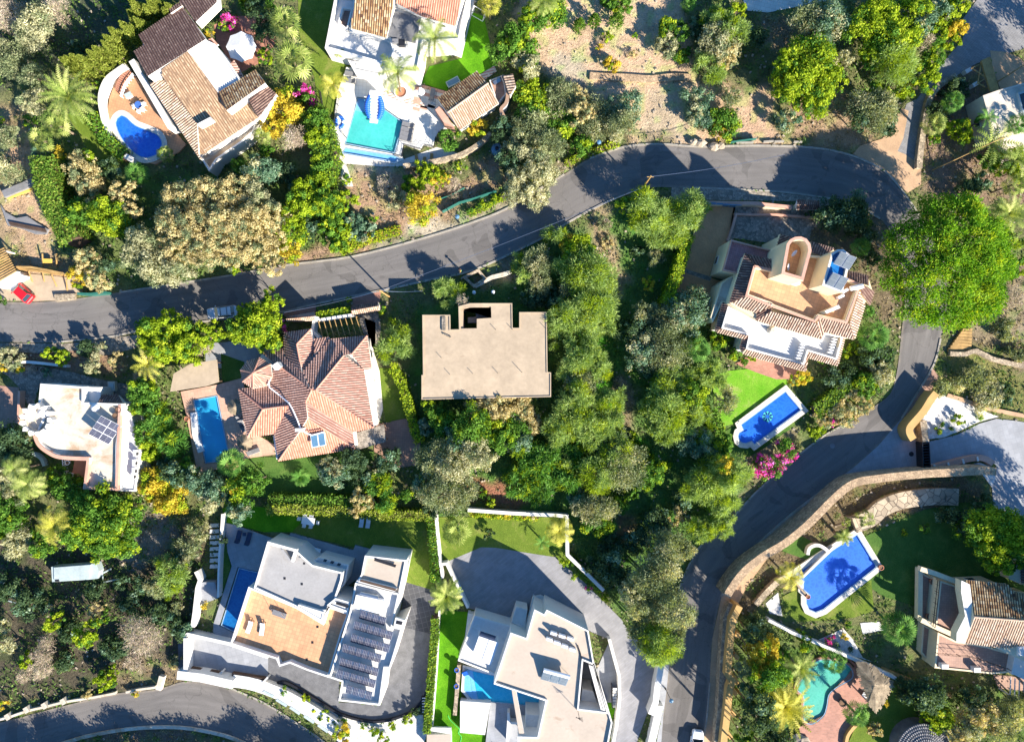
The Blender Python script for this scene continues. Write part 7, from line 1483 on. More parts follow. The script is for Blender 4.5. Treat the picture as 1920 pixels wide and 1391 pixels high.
def tree(k, px, py, rx, ry=None, ang=0, h=None, mix=None, dens=1.0, deep=False):
    NTR[0] += 1; sd = NTR[0]; rng = np.random.default_rng(sd * 7 + 3); ry = ry or rx; R_ = (rx + ry) / 2 / S
    h = h or max(0.8, min(9.0, 1.1 + R_ * 1.45)); rz = h * .47 if deep else min(h * .45, R_ * .8 + .2); zc = h - rz; c = P((px, py), zc); f = (H - zc) / H / S; ax, ay = rx * f, ry * f
    ls, asp, ps, al, den, m2 = STY[k]; m2 = mix or m2
    big = rx >= 21 and k != 'M'; nm_ = NAMES[k][0 if big else 1]
    t = thing(nm_, 'x', 'tree' if big else 'shrub', (c.x, c.y, 0), None); VEG.append((t, k, px, py, R_, big))
    npf = int(min(1100 if k == 'U' else 420, 10 + (3.4 if k != 'U' else 7.0) * R_ * R_ * (0.3 / ps) ** 1.2)); u_ = rng.random(npf); a = rng.random(npf) * 2 * math.pi
    ph = rng.random(4) * 6.28; out = (.86 if k != 'U' else .95) + (1 if k != 'U' else .25) * (.10 * np.sin(2 * a + ph[0]) + .08 * np.sin(3 * a + ph[1]) + .07 * np.sin(5 * a + ph[2])) + .05 * np.sin(9 * a + ph[3])
    tt_ = np.sqrt(u_) * .96; low = rng.random(npf) < .22; dz = np.sqrt(np.maximum(0, 1 - tt_ ** 2)) * rng.uniform(.45, 1.0, npf); dz[low] *= -.6
    if k == 'U': dz = np.sqrt(np.maximum(0, 1 - tt_ ** 2)) * rng.uniform(.88, 1.0, npf) + .02; nz = value_noise(x * 60 + 900 if False else tt_ * np.cos(a) * 900 + 3000, tt_ * np.sin(a) * 900 + 3000, 170, 21); dz *= 1 - .22 * nz
    x, y = tt_ * out * np.cos(a) * ax, tt_ * out * np.sin(a) * ay; ca, sa = math.cos(R(ang)), math.sin(R(ang)); x, y = x * ca - y * sa, x * sa + y * ca
    pc = np.stack([c.x + x, c.y + y, zc + dz * rz], 1); pr = np.clip(ps * R_, .22, 1.1) * rng.uniform(.45, 1.6, npf)
    n = int(min(60000 if k == 'U' else 14000, max(90, den * dens * math.pi * ax * ay * 1.25))); w_ = pr ** 2; idx = rng.choice(npf, n, p=w_ / w_.sum())
    d = unit(rng.normal(size=(n, 3)) + np.array([0, 0, .45])); q_ = pc[idx] + d * (pr[idx] * rng.uniform(.45, 1.1, n))[:, None] * np.array([1, 1, .8])
    q_[:, 2] = np.maximum(q_[:, 2], .05); Vs = leaves(rng, q_, d, ls * (1 if R_ > 1.2 else .75), asp, al)
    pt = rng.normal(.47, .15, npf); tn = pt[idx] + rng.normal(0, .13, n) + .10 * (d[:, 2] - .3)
    if k == 'U': tn += (.45 - nz[idx]) * .35
    mi = (rng.random(npf) < .22)[idx].astype(int)
    if k == 'M': mi = (rng.random(npf) < .4)[idx] | (rng.random(n) < .2); mi = (mi).astype(int)
    if k == 'W': mi = (rng.random(n) < .25).astype(int)
    quads_mesh('crown', ['leaf_' + k, 'leaf_' + m2], Vs, tn, mi, t, (c.x, c.y, 0))
    lim = pc[rng.choice(npf, min(npf, 4 + int(R_ * 1.6)))]; trunk(t, (c.x, c.y), h, max(.06, R_ * .055), sd, [tuple(p) for p in lim])
    return t
NAMES = {'F': ('feathery_tree', 'feathery_shrub'), 'O': ('olive_tree', 'olive_shrub'), 'G': ('grey_leaved_tree', 'grey_leaved_shrub'), 'B': ('broadleaf_tree', 'broadleaf_shrub'), 'L': ('bright_green_tree', 'bright_green_shrub'), 'D': ('evergreen_tree', 'evergreen_shrub'),
 'Y': ('yellow_leaved_tree', 'yellow_shrub'), 'T': ('dry_leaved_tree', 'dry_shrub'), 'U': ('umbrella_pine', 'pine'), 'K': ('oleander', 'oleander_shrub'), 'W': ('bare_tree', 'bare_shrub'), 'M': ('bougainvillea', 'bougainvillea'), 'V': ('yucca_clump', 'yucca')}
LOOK = {'F': 'feathery yellow-green', 'O': 'dull olive-green', 'G': 'pale grey-green', 'B': 'leafy mid-green', 'L': 'bright lime-green', 'D': 'dark evergreen', 'Y': 'golden yellow', 'T': 'dry tan-leaved', 'U': 'vivid green domed', 'K': 'blue-green', 'W': 'bare twiggy', 'M': 'magenta-flowered', 'V': 'spiky-leaved'}
VEG = []
def frond(rng, base, az, L, el0, droop, n=26, lw=.42, tip=.35, vshape=.5):
    s = np.linspace(0, 1, n); el = el0 - droop * s ** 1.2; ds = L / n; hx = np.cumsum(np.cos(el)) * ds; hz = np.cumsum(np.sin(el)) * ds
    az = az + rng.normal(0, .06) * s; ctr = np.stack([base[0] + hx * np.cos(az), base[1] + hx * np.sin(az), base[2] + hz], 1)
    fw = unit(np.gradient(ctr, axis=0)); sd_ = unit(np.cross(fw, np.array([0, 0, 1.0]))); up = np.cross(sd_, fw); out = []
    w_ = lw * np.sin(np.pi * np.clip(s * .9 + .1, 0, 1)) ** .6
    for sg in (-1, 1):
        tp = ctr + (sd_ * sg * .9 + fw * .55 + up * vshape * rng.uniform(-.3, .6, (n, 1))) * w_[:, None]; hw = fw * (L / n * .42)
        out.append(np.stack([ctr - hw, ctr + hw, tp + hw * .15, tp - hw * .15], 1))
    return np.concatenate(out)
def palm(kind, px, py, r, h, label, mat='P', nfr=None, skirt=False, lean=None):
    NTR[0] += 1; rng = np.random.default_rng(NTR[0] + 500); c = P((px, py), h); f = (H - h) / H / S; rm = r * f
    b0 = c if lean is None else P(lean, 0); nm_ = {'date': 'date_palm', 'fan': 'fan_palm', 'queen': 'queen_palm', 'banana': 'banana_plant'}[kind]
    t = thing(nm_, label, 'palm', (b0.x, b0.y, 0)); q_ = []; tn = []
    if kind in ('date', 'queen', 'banana'):
        n = nfr or {'date': 44, 'queen': 13, 'banana': 9}[kind]
        for i in range(n):
            u_ = (i + .5) / n; az = i * 2.39996 + rng.normal(0, .1)
            el = {'date': 1.25 - 1.6 * u_, 'queen': 1.0 - .7 * u_, 'banana': 1.0 - .5 * u_}[kind]; L = rm * {'date': 1.10, 'queen': 1.35, 'banana': 1.2}[kind] * rng.uniform(.85, 1.1)
            fr = frond(rng, (c.x, c.y, h), az, L, el, {'date': 1.0, 'queen': 2.1, 'banana': 1.4}[kind], {'date': 18, 'queen': 20, 'banana': 12}[kind], {'date': .40, 'queen': .55, 'banana': .38}[kind] * min(1.2, rm / 2.8 + .3))
            q_.append(fr); tn.append(np.full(len(fr), .40 + .25 * (1 - u_) + rng.normal(0, .22)) + rng.normal(0, .09, len(fr)))
    else:
        n = int((nfr or 34) * .62)
        for i in range(n):
            u_ = (i + .5) / n; az = i * 2.39996; el = 1.35 - 1.9 * u_; L = rm * .62 * (0.55 + .45 * math.sin(min(1.57, u_ * 2.2)))
            cp = np.array([c.x + L * math.cos(el) * math.cos(az), c.y + L * math.cos(el) * math.sin(az), h + L * math.sin(el)]); fw = unit(np.array([math.cos(az) * math.cos(el - .5), math.sin(az) * math.cos(el - .5), math.sin(el - .5)]))
            sd_ = unit(np.cross(fw, [0, 0, 1.0])); up = np.cross(sd_, fw); fr_ = rm * .46 * rng.uniform(.85, 1.1); m_ = 11; th = np.linspace(-1.75, 1.75, m_); ts = rng.normal(.5, .22)
            dr = np.cos(th)[:, None] * fw + np.sin(th)[:, None] * sd_; dr2 = np.cos(th + .24)[:, None] * fw + np.sin(th + .24)[:, None] * sd_; dl = fr_ * (1 - .12 * np.abs(th) / 1.9)[:, None]
            mid = cp + (dr + dr2) / 2 * dl * .62 - up * .02; tip_ = cp + (dr + dr2) / 2 * dl - np.array([0, 0, .12]) * dl
            q_.append(np.stack([np.repeat(cp[None], m_, 0), cp + dr * dl * .62 + up * .03, tip_, cp + dr2 * dl * .62 - up * .03], 1)); tn.append(np.full(m_, ts) + .13 * (-1) ** np.arange(m_))
            pt_ = unit(np.cross(cp - np.array([c.x, c.y, h]), [0, 0, 1.0])) * .03; q_.append(np.stack([np.array([c.x, c.y, h]) - pt_, np.array([c.x, c.y, h]) + pt_, cp + pt_, cp - pt_])[None]); tn.append(np.array([.7]))
    V_ = np.concatenate(q_); V_[:, :, 2] = np.maximum(V_[:, :, 2], .04); quads_mesh('crown', ['leaf_' + mat], V_, np.concatenate(tn), None, t, (b0.x, b0.y, 0))
    if skirt:
        n = 900; a = rng.random(n) * 6.28; zz = rng.uniform(-1.3, -.1, n); rr_ = rm * .45 * rng.uniform(.3, 1, n); C_ = np.stack([c.x + rr_ * np.cos(a), c.y + rr_ * np.sin(a), h + zz], 1)
        quads_mesh('dead_leaves', ['leaf_T'], leaves(rng, C_, unit(np.stack([np.cos(a), np.sin(a), -.8 * np.ones(n)], 1)), .38, .12, 1.0), rng.normal(.5, .2, n), None, t, (b0.x, b0.y, 0))
    b = MB(); n = 6; rt_ = {'date': .26, 'fan': .18, 'queen': .15, 'banana': .12}[kind]; A_ = Vector((b0.x, b0.y, -.1)); B_ = Vector((c.x, c.y, h))
    for i in range(n): b.tube(A_.lerp(B_, i / n), A_.lerp(B_, (i + 1) / n), rt_ * 1.08, 'palm_bark', rt_ * .92, 8, cap=False)
    b.build('trunk', t); return t
def hedge(name, label, pts, wpx, h, k='H', zt=None, mix='L', round_=False, group=None):
    NTR[0] += 1; rng = np.random.default_rng(NTR[0] + 900); W_ = np.array(Pw(pts, h)); seg = np.diff(W_, axis=0); ln = np.hypot(*seg.T); L = ln.sum(); wd = wpx / S
    n = int(L * (wd + 2 * h) * 60) + 60; s = rng.random(n) * L; cs = np.r_[0, np.cumsum(ln)]; i = np.clip(np.searchsorted(cs, s) - 1, 0, len(ln) - 1); f = (s - cs[i]) / ln[i]
    p = W_[i] + seg[i] * f[:, None]; nr = np.stack([-seg[i][:, 1], seg[i][:, 0]], 1) / ln[i][:, None]; u_ = rng.random(n) * (wd + 1.2 * h); tp = u_ < wd
    off = np.where(tp, u_ - wd / 2, np.where(rng.random(n) < .5, -1, 1) * wd / 2); z = np.where(tp, h, rng.random(n) * h); d = np.stack([nr[:, 0] * np.sign(off) * ~tp, nr[:, 1] * np.sign(off) * ~tp, tp * 1.0], 1)
    j = rng.normal(0, .07 if not round_ else .16, (n, 3)); bul = value_noise(p[:, 0] * 20 + 500, p[:, 1] * 20 + 500, 18, 11) * .35 - .1; C_ = np.stack([p[:, 0] + nr[:, 0] * off * (1 + bul * .5), p[:, 1] + nr[:, 1] * off * (1 + bul * .5), z + bul * .5 * tp], 1) + j
    C_[:, 2] = np.maximum(C_[:, 2], .05); o0 = (*W_.mean(0), 0); Vs = leaves(rng, C_, d + 1e-3, .17, .6); tn = .35 + bul * .8 + rng.normal(0, .15, n) + .12 * tp
    t = thing(name, label, 'hedge', o0, group); quads_mesh('foliage', ['leaf_' + k, 'leaf_' + mix], Vs, tn, (rng.random(n) < .18).astype(int), t, o0)
    MB().ribbon([tuple(x) for x in W_], wd * .8, 0, h * .93, 'dark_wood').build('dark_core', t); return t  # solid dark core painted as the shaded inside of the hedge
def cypress(px, py, r, h, label, k='C', n=1500, group=None, name='cypress'):
    NTR[0] += 1; rng = np.random.default_rng(NTR[0] + 1300); c = P((px, py), h); R_ = r / S; u_ = rng.random(n) ** .7; z = h * (.03 + .97 * u_); rr_ = R_ * np.clip(np.minimum(1.0, (1 - u_) * 1.7 + .03) * (.8 + .25 * np.sin(u_ * 30 + rng.random())), .02, 1) * rng.uniform(.75, 1.08, n)
    a = rng.random(n) * 6.28; C_ = np.stack([c.x + rr_ * np.cos(a), c.y + rr_ * np.sin(a), z], 1); d = unit(np.stack([np.cos(a), np.sin(a), 1.1 * np.ones(n)], 1)); t = thing(name, label, 'cypress', (c.x, c.y, 0), group)
    quads_mesh('crown', ['leaf_' + k], leaves(rng, C_, d, .24, .38, .7), rng.normal(.5, .2, n), None, t, (c.x, c.y, 0)); MB().tube((c.x, c.y, -.1), (c.x, c.y, h * .9), .10, 'bark', .02, 6).build('trunk', t)
# rows: kind, then x y radius [height] in photo pixels / metres
T_ = """
W 983 604 7 5;L 1100 625 12 .8;L 1112 642 13 .8;L 1126 662 12 .8;L 1160 802 14 .9;L 1178 816 15 .9;L 1192 832 14 .9;B 1206 846 13 .9;L 1217 860 12 .8;L 1086 610 10 .8;L 1034 606 14 1;W 1162 722 16 .9;W 1176 748 16 .9;T 1140 455 14 1;W 1135 420 14 .8;L 1250 870 12 .9;B 1140 700 12 .8;L 1320 868 12 .9;M 1436 874 28 2.5;M 1424 862 14 2;M 1472 846 24 2.5;M 1460 866 14 2;T 1581 776 34 2.5;M 1598 768 14 2;M 1560 790 12 2;T 1550 781 26 2;L 1529 807 18 1.5;O 1495 836 13 1.2;T 1607 755 30 2.5;M 1612 740 9 2;B 1618 724 28 3;G 1650 700 28 3;Y 1498 708 20 2;D 1576 706 28 2.5;D 1628 665 26 3;L 1597 658 20 2;B 1545 676 16 2;
G 72 58 42 6;W 22 28 40 4;W 102 22 28 4;O 20 110 40 4;D 150 95 22 2;O 72 150 26;G 65 195 27;L 182 160 8 1.5;Y 110 290 17;L 168 300 20;B 60 232 14;L 5 232 13;O 18 262 24;O 12 318 28;D 205 318 22;T 160 325 42 5;K 75 288 18 4;
M 428 42 18 2;L 421 50 12 2;Y 392 64 10;D 492 25 26 5;D 500 68 26 4;L 497 108 16;B 470 8 22;Y 530 205 40 5;Y 515 238 26;W 552 264 26;B 594 225 26 4;L 600 262 27 4;B 604 302 28 4;L 600 345 30 4;B 612 388 30 4;L 575 178 8 1;
M 574 180 22 2.5;K 495 322 36 6;B 455 318 24;B 500 288 16;D 440 345 28 4;D 540 335 26 3;B 500 8 24;D 585 430 24;L 645 440 30 2;B 620 425 26;B 632 460 22;B 943 99 28 5;B 968 78 34 5;L 992 40 24;B 1026 20 44 5;B 985 95 36 5;G 992 132 26;G 975 112 20;
L 1000 185 40 4;B 990 215 30 4;O 1050 188 40 4;T 1075 192 34 4;O 1115 225 42 4;T 1090 215 28;K 1172 205 38 4;O 1165 235 30;B 1050 238 36 4;O 998 240 36 5;G 972 278 30 5;O 1022 275 32 4;B 1088 272 26 3;G 1012 322 38 5;G 978 335 30 5;G 965 362 28 5;G 1002 366 32 5;
B 845 262 24 3;Y 897 240 20 3;D 936 247 24 4;D 955 300 26;L 800 325 26 2.5;Y 826 338 22 2.5;B 770 345 18 2;L 863 312 12 1.5;L 652 340 13 1.5;Y 790 392 36 5;L 778 352 22 3;G 743 374 22 3;W 727 350 20 2;W 850 352 18 1.5;L 647 375 20 3;L 668 376 12 2;B 696 413 11 1.2;K 683 436 26 2;
K 660 415 20 2;L 610 385 34 5;L 572 372 32 5;L 636 400 20 3;L 905 385 10 1;L 930 372 9 1;B 880 398 9 .8;F 840 548 30 4;W 868 566 15 4.5;F 973 494 22 3;F 740 650 36 5;F 745 610 18 3;B 717 578 13 2;L 653 562 5 1;M 530 612 13 3;L 490 612 46 6;L 470 590 26 5;L 455 616 30 6;L 514 562 22 5.5;
L 505 640 30 5.5;L 290 625 36 6;L 330 612 34 6;L 310 655 36 6;L 355 648 34 6;L 385 632 28 5.5;L 405 620 20 5;W 380 658 17 4;T 352 380 46 8;T 395 372 44 8;T 440 366 42 8;G 482 372 30 7;T 330 420 40 8;T 375 425 46 9;T 425 420 46 9;T 470 420 44 9;T 340 460 40 8;T 395 470 44 9;T 440 470 40 8;
T 485 462 42 8;T 515 410 40 7;T 515 450 38 7;T 505 495 30 7;L 545 430 34 6;L 555 395 34 6;Y 548 470 26 5;G 276 455 38 7;G 256 480 28 6;G 300 500 42 7;G 340 505 34 7;T 167 492 30 5;T 185 525 28 5;Y 150 520 22 4;D 200 500 24 4;L 206 405 42 6;L 225 425 26 5;B 148 400 28 5;T 170 352 28 5;T 235 365 28 5;
T 250 395 20 5;L 20 562 0;B 4 562 11 2;L 120 668 18 2.5;L 95 662 16 2;D 165 652 20 2.5;G 190 650 13 3;G 175 682 24 2.5;T 222 678 20 2.5;G 22 672 24 2;G 0 668 18 2;Y 38 690 11 1.5;Y 4 690 14 1.5;W 62 692 8 1;K 90 698 10 1;L 443 505 10 6;Y 278 675 14 3;W 268 705 16 3;
B 275 735 32 5;B 262 762 22 4;V 300 785 34 4.5;V 322 826 32 4.5;B 275 815 26 4;L 285 850 22 3.5;D 310 860 22 3;Y 298 900 34 4;Y 325 938 34 4;Y 285 920 22 4;D 336 888 28 5;B 352 880 22 4;K 380 900 32 5;K 412 922 32 5;B 455 918 34 6;B 482 900 28 6;K 452 960 26 6;G 395 940 24 5;Y 440 915 10 6;
B 221 976 50 7;B 182 950 44 7;B 160 992 42 7;B 234 1012 34 6;B 190 1018 36 6;B 130 916 32 5;B 112 892 24 4;B 250 950 26 5;D 14 820 36 6;D 40 845 28 5;G 6 886 30 6;B 16 960 40 6;G 30 930 26 5;G 40 1008 34 5;B 86 1012 32 5;L 15 1000 22 4;O 352 1022 26 3;O 372 990 22 3;D 345 1050 20 3;D 420 1010 10;
K 628 885 32 4.5;G 614 872 20 4;D 665 862 26 5;D 732 857 28 5;D 640 910 14 1;T 680 932 26 4;V 712 905 28 4;V 725 942 22 4;B 765 930 17 3;D 682 892 22 4;G 700 880 18 3;T 668 955 18 3;O 818 858 38 6;G 850 872 42 7;O 832 925 42 7;O 870 920 30 6;B 813 763 22 4;B 830 790 30 4;K 800 800 18 3;
B 884 800 42 7;K 860 830 32 6;G 897 848 36 7;T 923 768 44 5;T 965 760 42 5;T 890 760 26 4;L 905 745 20 3;B 962 805 34 6;B 936 818 30 6;K 975 830 30 6;L 920 942 12 1.5;B 905 925 10 1;B 850 955 18 3;D 810 950 20 4;K 795 905 22 5;D 917 1002 12 1.5;L 897 964 9 1.2;Y 915 965 7 1.2;L 930 966 9 1.2;Y 952 967 8 1.2;L 972 968 10 1.2;
T 1000 968 8 1.2;T 976 781 40 5;T 1000 800 24 4;F 1077 755 44 8;F 1105 800 42 8;F 1050 800 36 7;G 1142 752 32 7;G 1142 792 34 7;F 1090 665 40 8;F 1120 690 30 7;O 1090 718 32 7;F 1060 700 22 6;F 1103 520 52 9;L 1085 470 34 7;F 1112 570 46 9;F 1060 595 40 8;F 1040 640 18 6;O 1070 540 28 6;F 1070 505 34 7;Y 1062 458 20 6;
F 1040 440 26 6;O 1012 495 32 6;O 1010 535 26 5;F 985 515 18 5;D 1000 560 26 4;D 1040 560 22 4;F 1118 600 34 7;O 1130 420 14 2;F 1215 400 44 7;F 1255 430 40 7;F 1293 398 38 7;F 1235 440 28 6;L 1172 388 20 5;O 1228 483 20 3;Y 1215 533 16 2.5;D 1195 470 16 2;K 1290 587 46 8;O 1300 560 24 6;O 1238 598 28 6;O 1208 588 28 6;
D 1185 620 34 6;O 1250 652 46 8;F 1290 640 26 6;K 1200 662 40 7;D 1228 690 30 6;B 1350 640 22 2;B 1378 662 15 1.5;L 1410 664 15 1.5;B 1395 678 10 1;G 1328 702 30 6;O 1259 706 36 7;F 1255 755 48 9;L 1293 740 34 9;F 1300 775 30 8;O 1233 802 32 7;O 1275 800 30 7;O 1215 760 22 6;O 1356 750 26 5;K 1304 828 34 6;G 1318 815 22 6;
B 1350 838 26 5;L 1340 800 18 4;D 1330 860 22 4;O 1168 868 50 8;G 1150 850 36 8;O 1125 885 40 8;B 1220 885 30 7;B 1205 905 22 6;V 1022 868 42 6;V 985 858 38 6;V 1072 893 36 6;V 1012 912 36 5;V 972 905 32 5;G 1058 862 24 5;V 1078 838 30 5;K 1120 828 22 5;O 1116 950 36 7;B 1121 982 30 6;K 1085 940 26 5;B 1158 948 22 5;
B 1182 925 16 4;F 1338 898 48 8;F 1375 888 34 8;F 1300 910 32 7;Y 1360 870 20 8;F 1350 935 34 7;F 1352 985 26 6;F 1312 992 28 6;T 1272 965 24 4;D 1225 975 30 5;O 1246 1015 38 7;D 1194 1012 30 5;D 1145 1020 28 4;D 1280 940 24 4;O 1220 1092 46 8;O 1259 1140 40 9;O 1194 1128 34 8;G 1180 1108 24 8;
F 1235 1200 42 9;O 1262 1190 26 8;O 1200 1180 28 7;F 1230 1225 26 8;O 1246 1052 38 8;O 1280 1028 22 7;D 1142 1060 34 5;D 1110 1058 20 3;D 1160 1080 26 4;L 1059 1053 10 1.5;M 1103 1102 7 1;L 1135 1120 8 1;L 1075 1080 8 1;B 1090 1075 9 1;
L 1511 130 62 7;L 1480 160 40 7;L 1545 150 38 7;L 1515 190 38 6;L 1480 120 30 7;G 1578 115 22 5;K 1475 226 24 3;K 1550 45 44 7;O 1512 36 34 6;O 1530 75 26 5;L 1628 50 52 8;L 1672 80 48 8;F 1668 122 44 8;L 1640 105 34 7;L 1705 28 36 7;K 1722 50 28 7;K 1748 22 28 6;L 1788 12 28 5;L 1770 35 24 5;
Y 1792 57 22 5;L 1778 80 20 4;B 1752 72 22 5;W 1738 85 16 5;L 1727 145 32 5;B 1745 110 26 5;L 1695 168 24 4;O 1633 210 44 6;D 1610 225 26 5;D 1655 240 24 4;B 1640 185 26 5;W 1670 155 16 2;G 1345 85 42 7;F 1365 60 34 7;F 1330 125 34 6;T 1355 110 30 7;F 1338 38 26 6;L 1378 26 22 4;B 1262 62 30 4;G 1248 88 26 4;B 1275 105 20 3;
K 1304 190 30 4;K 1310 222 28 4;B 1355 232 32 4;O 1366 185 22 4;Y 1350 248 20 3;D 1306 52 24 3;D 1415 75 24 5;B 1160 14 22 3;B 1140 2 20 3;L 1140 70 13 2;Y 1147 120 19 2.5;Y 1122 90 8 1;T 1185 104 10 1;L 1189 70 8 1;W 1175 100 8 1;W 1130 75 14 .8;
D 1590 405 42 6;D 1552 405 32 5;D 1615 440 28 4;K 1545 410 18 4.5;L 1628 420 8 1;D 1630 480 20 3;D 1520 395 16 2;D 1790 171 24 2;K 1775 195 18 2;D 1760 212 22 2;B 1752 262 14 1.5;L 1798 247 26 3;L 1849 222 22 3.5;L 1886 306 30 5;L 1908 320 26 5;L 1855 300 22 4;D 1810 360 28 3;D 1835 340 20 3;B 1904 500 22 2;
O 1885 620 26 1.5;O 1850 590 20 1.5;W 1900 560 22 1.5;O 1905 660 22 1.2;O 1758 724 20 2;O 1826 716 34 1.5;G 1852 740 34 1.5;D 1885 740 22 1.5;F 1905 450 20 1.5;L 1797 788 13 1.2;B 1758 807 9 .8;B 1766 796 5 .5;L 1838 781 6 .6;B 1783 803 5 .5;L 1835 715 10 .8;
L 1855 985 48 7;L 1888 1000 38 7;B 1820 985 36 6;D 1805 970 30 5;D 1835 948 24 3;L 1862 1028 40 7;L 1838 1015 30 6;B 1895 1035 30 6;L 1868 1055 26 6;B 1732 990 11 1.2;D 1775 965 20 3;L 1695 1000 6 .6;
B 1508 1207 17 2;D 1469 1220 13 2;L 1500 1184 9 1.2;B 1540 1215 6 1;Y 1436 1215 26 9;Y 1414 1225 26 9;Y 1425 1250 20 9;B 1430 1262 32 11;B 1456 1258 28 10;D 1410 1190 20 8;D 1398 1290 20 10;D 1420 1310 28 11;D 1418 1342 32 11;L 1392 1380 17 7;L 1408 1372 14 7;D 1440 1382 28 10;O 1395 1250 18 9;B 1465 1225 16 3;D 1440 1420 34 11;D 1400 1430 30 11;D 1470 1400 30 10;
B 1590 1170 8 1;M 1555 1200 12 1.2;K 1568 1208 8 .8;D 1595 1218 5 .5;Y 1584 1192 8 .8;D 1732 1298 36 5;L 1755 1342 32 4;B 1745 1322 24 4;D 1748 1288 24 5;D 1700 1300 20 4;D 1823 1300 24 4;T 1835 1338 40 5;G 1808 1365 32 5;T 1790 1380 26 5;O 1876 1350 36 5;O 1902 1315 24 4;L 1900 1345 16 3;Y 1660 1316 8 1;
L 1725 1375 14 1;T 1640 1368 18 2;L 548 1309 8 1;L 571 1312 11 1.2;L 587 1327 10 1.2;L 560 1322 6 .8;L 610 1342 14 1.4;Y 640 1372 20 2;B 628 1352 9 1.2;B 645 1350 6 .8;B 683 1360 7 .8;L 701 1368 12 1.2;L 735 1358 10 1;L 766 1348 13 1.5;Y 575 1337 5 .6;L 718 1384 14 1.2;B 533 1294 9 1.3;D 779 1333 9 1.5;
F 325 1070 34 5;O 345 1052 20 4;O 300 1100 26 4;D 273 1092 22 3;F 318 1100 22 4;L 104 1162 21 4;L 167 1186 27 5;L 180 1170 14 4;T 182 1142 18 3;B 200 1155 12 2;W 268 1186 38 5;W 81 1222 25 4;W 88 1250 22 3;L 52 1238 16 2;W 52 1262 16 2;G 8 1209 26 5;G 2 1175 18 4;L 198 1274 22 2.5;L 216 1256 15 2;T 161 1297 14 1.2;
W 253 1240 20 1.2;Y 5 1321 12 1.5;Y 256 1300 7 1;Y 383 1136 7 1;D 130 1180 24 2;D 220 1210 28 2;D 60 1130 32 3;D 20 1100 28 3;D 300 1150 26 2.5;D 340 1180 24 2;D 250 1130 24 2.5;D 180 1100 24 2;D 120 1240 22 1.5;D 230 1090 20 2;O 330 1140 14 1.5;T 330 1240 14 1
"""
for e in T_.replace('\n', '').split(';'):
    v = e.split()
    if len(v) < 4 or float(v[3]) < 3: continue
    x_, y_, h_ = float(v[1]), float(v[2]), float(v[4]) if len(v) > 4 else None
    if h_ and ((950 < x_ < 1360 and 400 < y_ < 1040) or (980 < x_ < 1440 and y_ < 260)): h_ *= .68
    kd = v[0]
    if 950 < x_ < 1380 and 400 < y_ < 1040 and (kd == 'G' or (kd == 'O' and int(x_) % 2)): kd = 'F'
    tree(kd, x_, y_, float(v[3]), h=h_)
# umbrella pine, then unseen trees added beyond the view to shade it
tree('U', 1763, 497, 131, 128, 0, 12.0)
for x_, y_, r_, h_ in ((2020, 1100, 60, 15), (2060, 1230, 60, 15), (1990, 1330, 50, 12), (2090, 1080, 60, 15), (2130, 1160, 70, 20), (2010, 1190, 50, 14), (175, 1495, 60, 6.5), (290, 1490, 60, 6.5), (400, 1500, 60, 6.5), (510, 1500, 60, 6.5), (615, 1515, 60, 6.5), (80, 1510, 60, 6.5), (2040, 190, 55, 14), (2085, 60, 60, 16), (2100, 260, 60, 15)): tree('D', x_, y_, r_, h=h_, dens=1.4, deep=True)
tree('D', 1423, 1172, 38, 19, -38, 3.0); tree('D', 1715, 1290, 46, 16, -36, 3.5)
# palms
palm('date', 130, 182, 52, 6.5, 'big feathery date palm left of the kidney-shaped pool')
palm('fan', 76, 262, 26, 4, 'lower fan palm with pale trunk left of the kidney pool, beside the grass slope', 'P'); palm('fan', 106, 234, 26, 4.5, 'fan palm between the date palm and its lower neighbour', 'P')
palm('fan', 256, 326, 24, 3, 'green fan palm right at the southern tip of the kidney-shaped pool', 'V'); palm('fan', 309, 290, 18, 2.5, 'small fan palm overhanging the east end of the kidney pool', 'P')
palm('fan', 533, 44, 33, 6, 'fan palm at the top between the white parasol and the shaded lawn', 'P'); palm('fan', 548, 112, 40, 6.5, 'large fan palm north of the magenta bougainvillea, left of the olive lawn', 'P'); palm('fan', 490, 255, 18, 3, 'small fan palm under the yellow tree by the tan villa', 'P')
palm('queen', 815, 72, 40, 8, 'tall queen palm arching over the white villa beside the vivid lawn', 'P', lean=(815, 118)); palm('queen', 745, 138, 40, 8, 'tall queen palm growing from the round white planter', 'P', lean=(752, 175)); palm('queen', 625, 158, 26, 5, 'drooping queen palm on the olive lawn left of the white deck', 'Q')
palm('queen', 636, 97, 11, 3, 'tiny palm at the corner of the white roof terrace', 'P'); palm('fan', 917, 4, 26, 5, 'fan palm at the top edge next to the football goal', 'Q'); palm('date', 1020, 0, 30, 5, 'spiky palm at the top edge on the hedge corner of the bare slope', 'P'); palm('fan', 1291, 7, 17, 2, 'small bright palm at the top edge above the bare slope', 'V')
palm('banana', 278, 682, 30, 4, 'yellowing banana plant between the road and the left-hand villas', 'Q', 14); palm('fan', 432, 868, 30, 5, 'fan palm with a skirt of dead leaves south of the long blue pool', 'V', skirt=True)
palm('queen', 104, 985, 34, 6, 'palm with dead brown fronds in the middle of the leafy lower left trees', 'Q', 20); palm('queen', 52, 908, 30, 6, 'bright palm among the trees west of the little terracotta balcony', 'P', 22); palm('queen', 28, 880, 26, 6, 'bright palm at the left edge below the dark round bushes', 'P', 20)
palm('fan', 855, 994, 31, 5, 'pale-ribbed fan palm at the west corner of the forecourt lawn', 'P'); palm('queen', 1048, 995, 28, 5, 'yellow feathery palm at the corner of the white ravine wall', 'Q', 16); palm('banana', 1016, 1016, 15, 1.6, 'small banana plant on the sunlit forecourt lawn', 'V', 8)
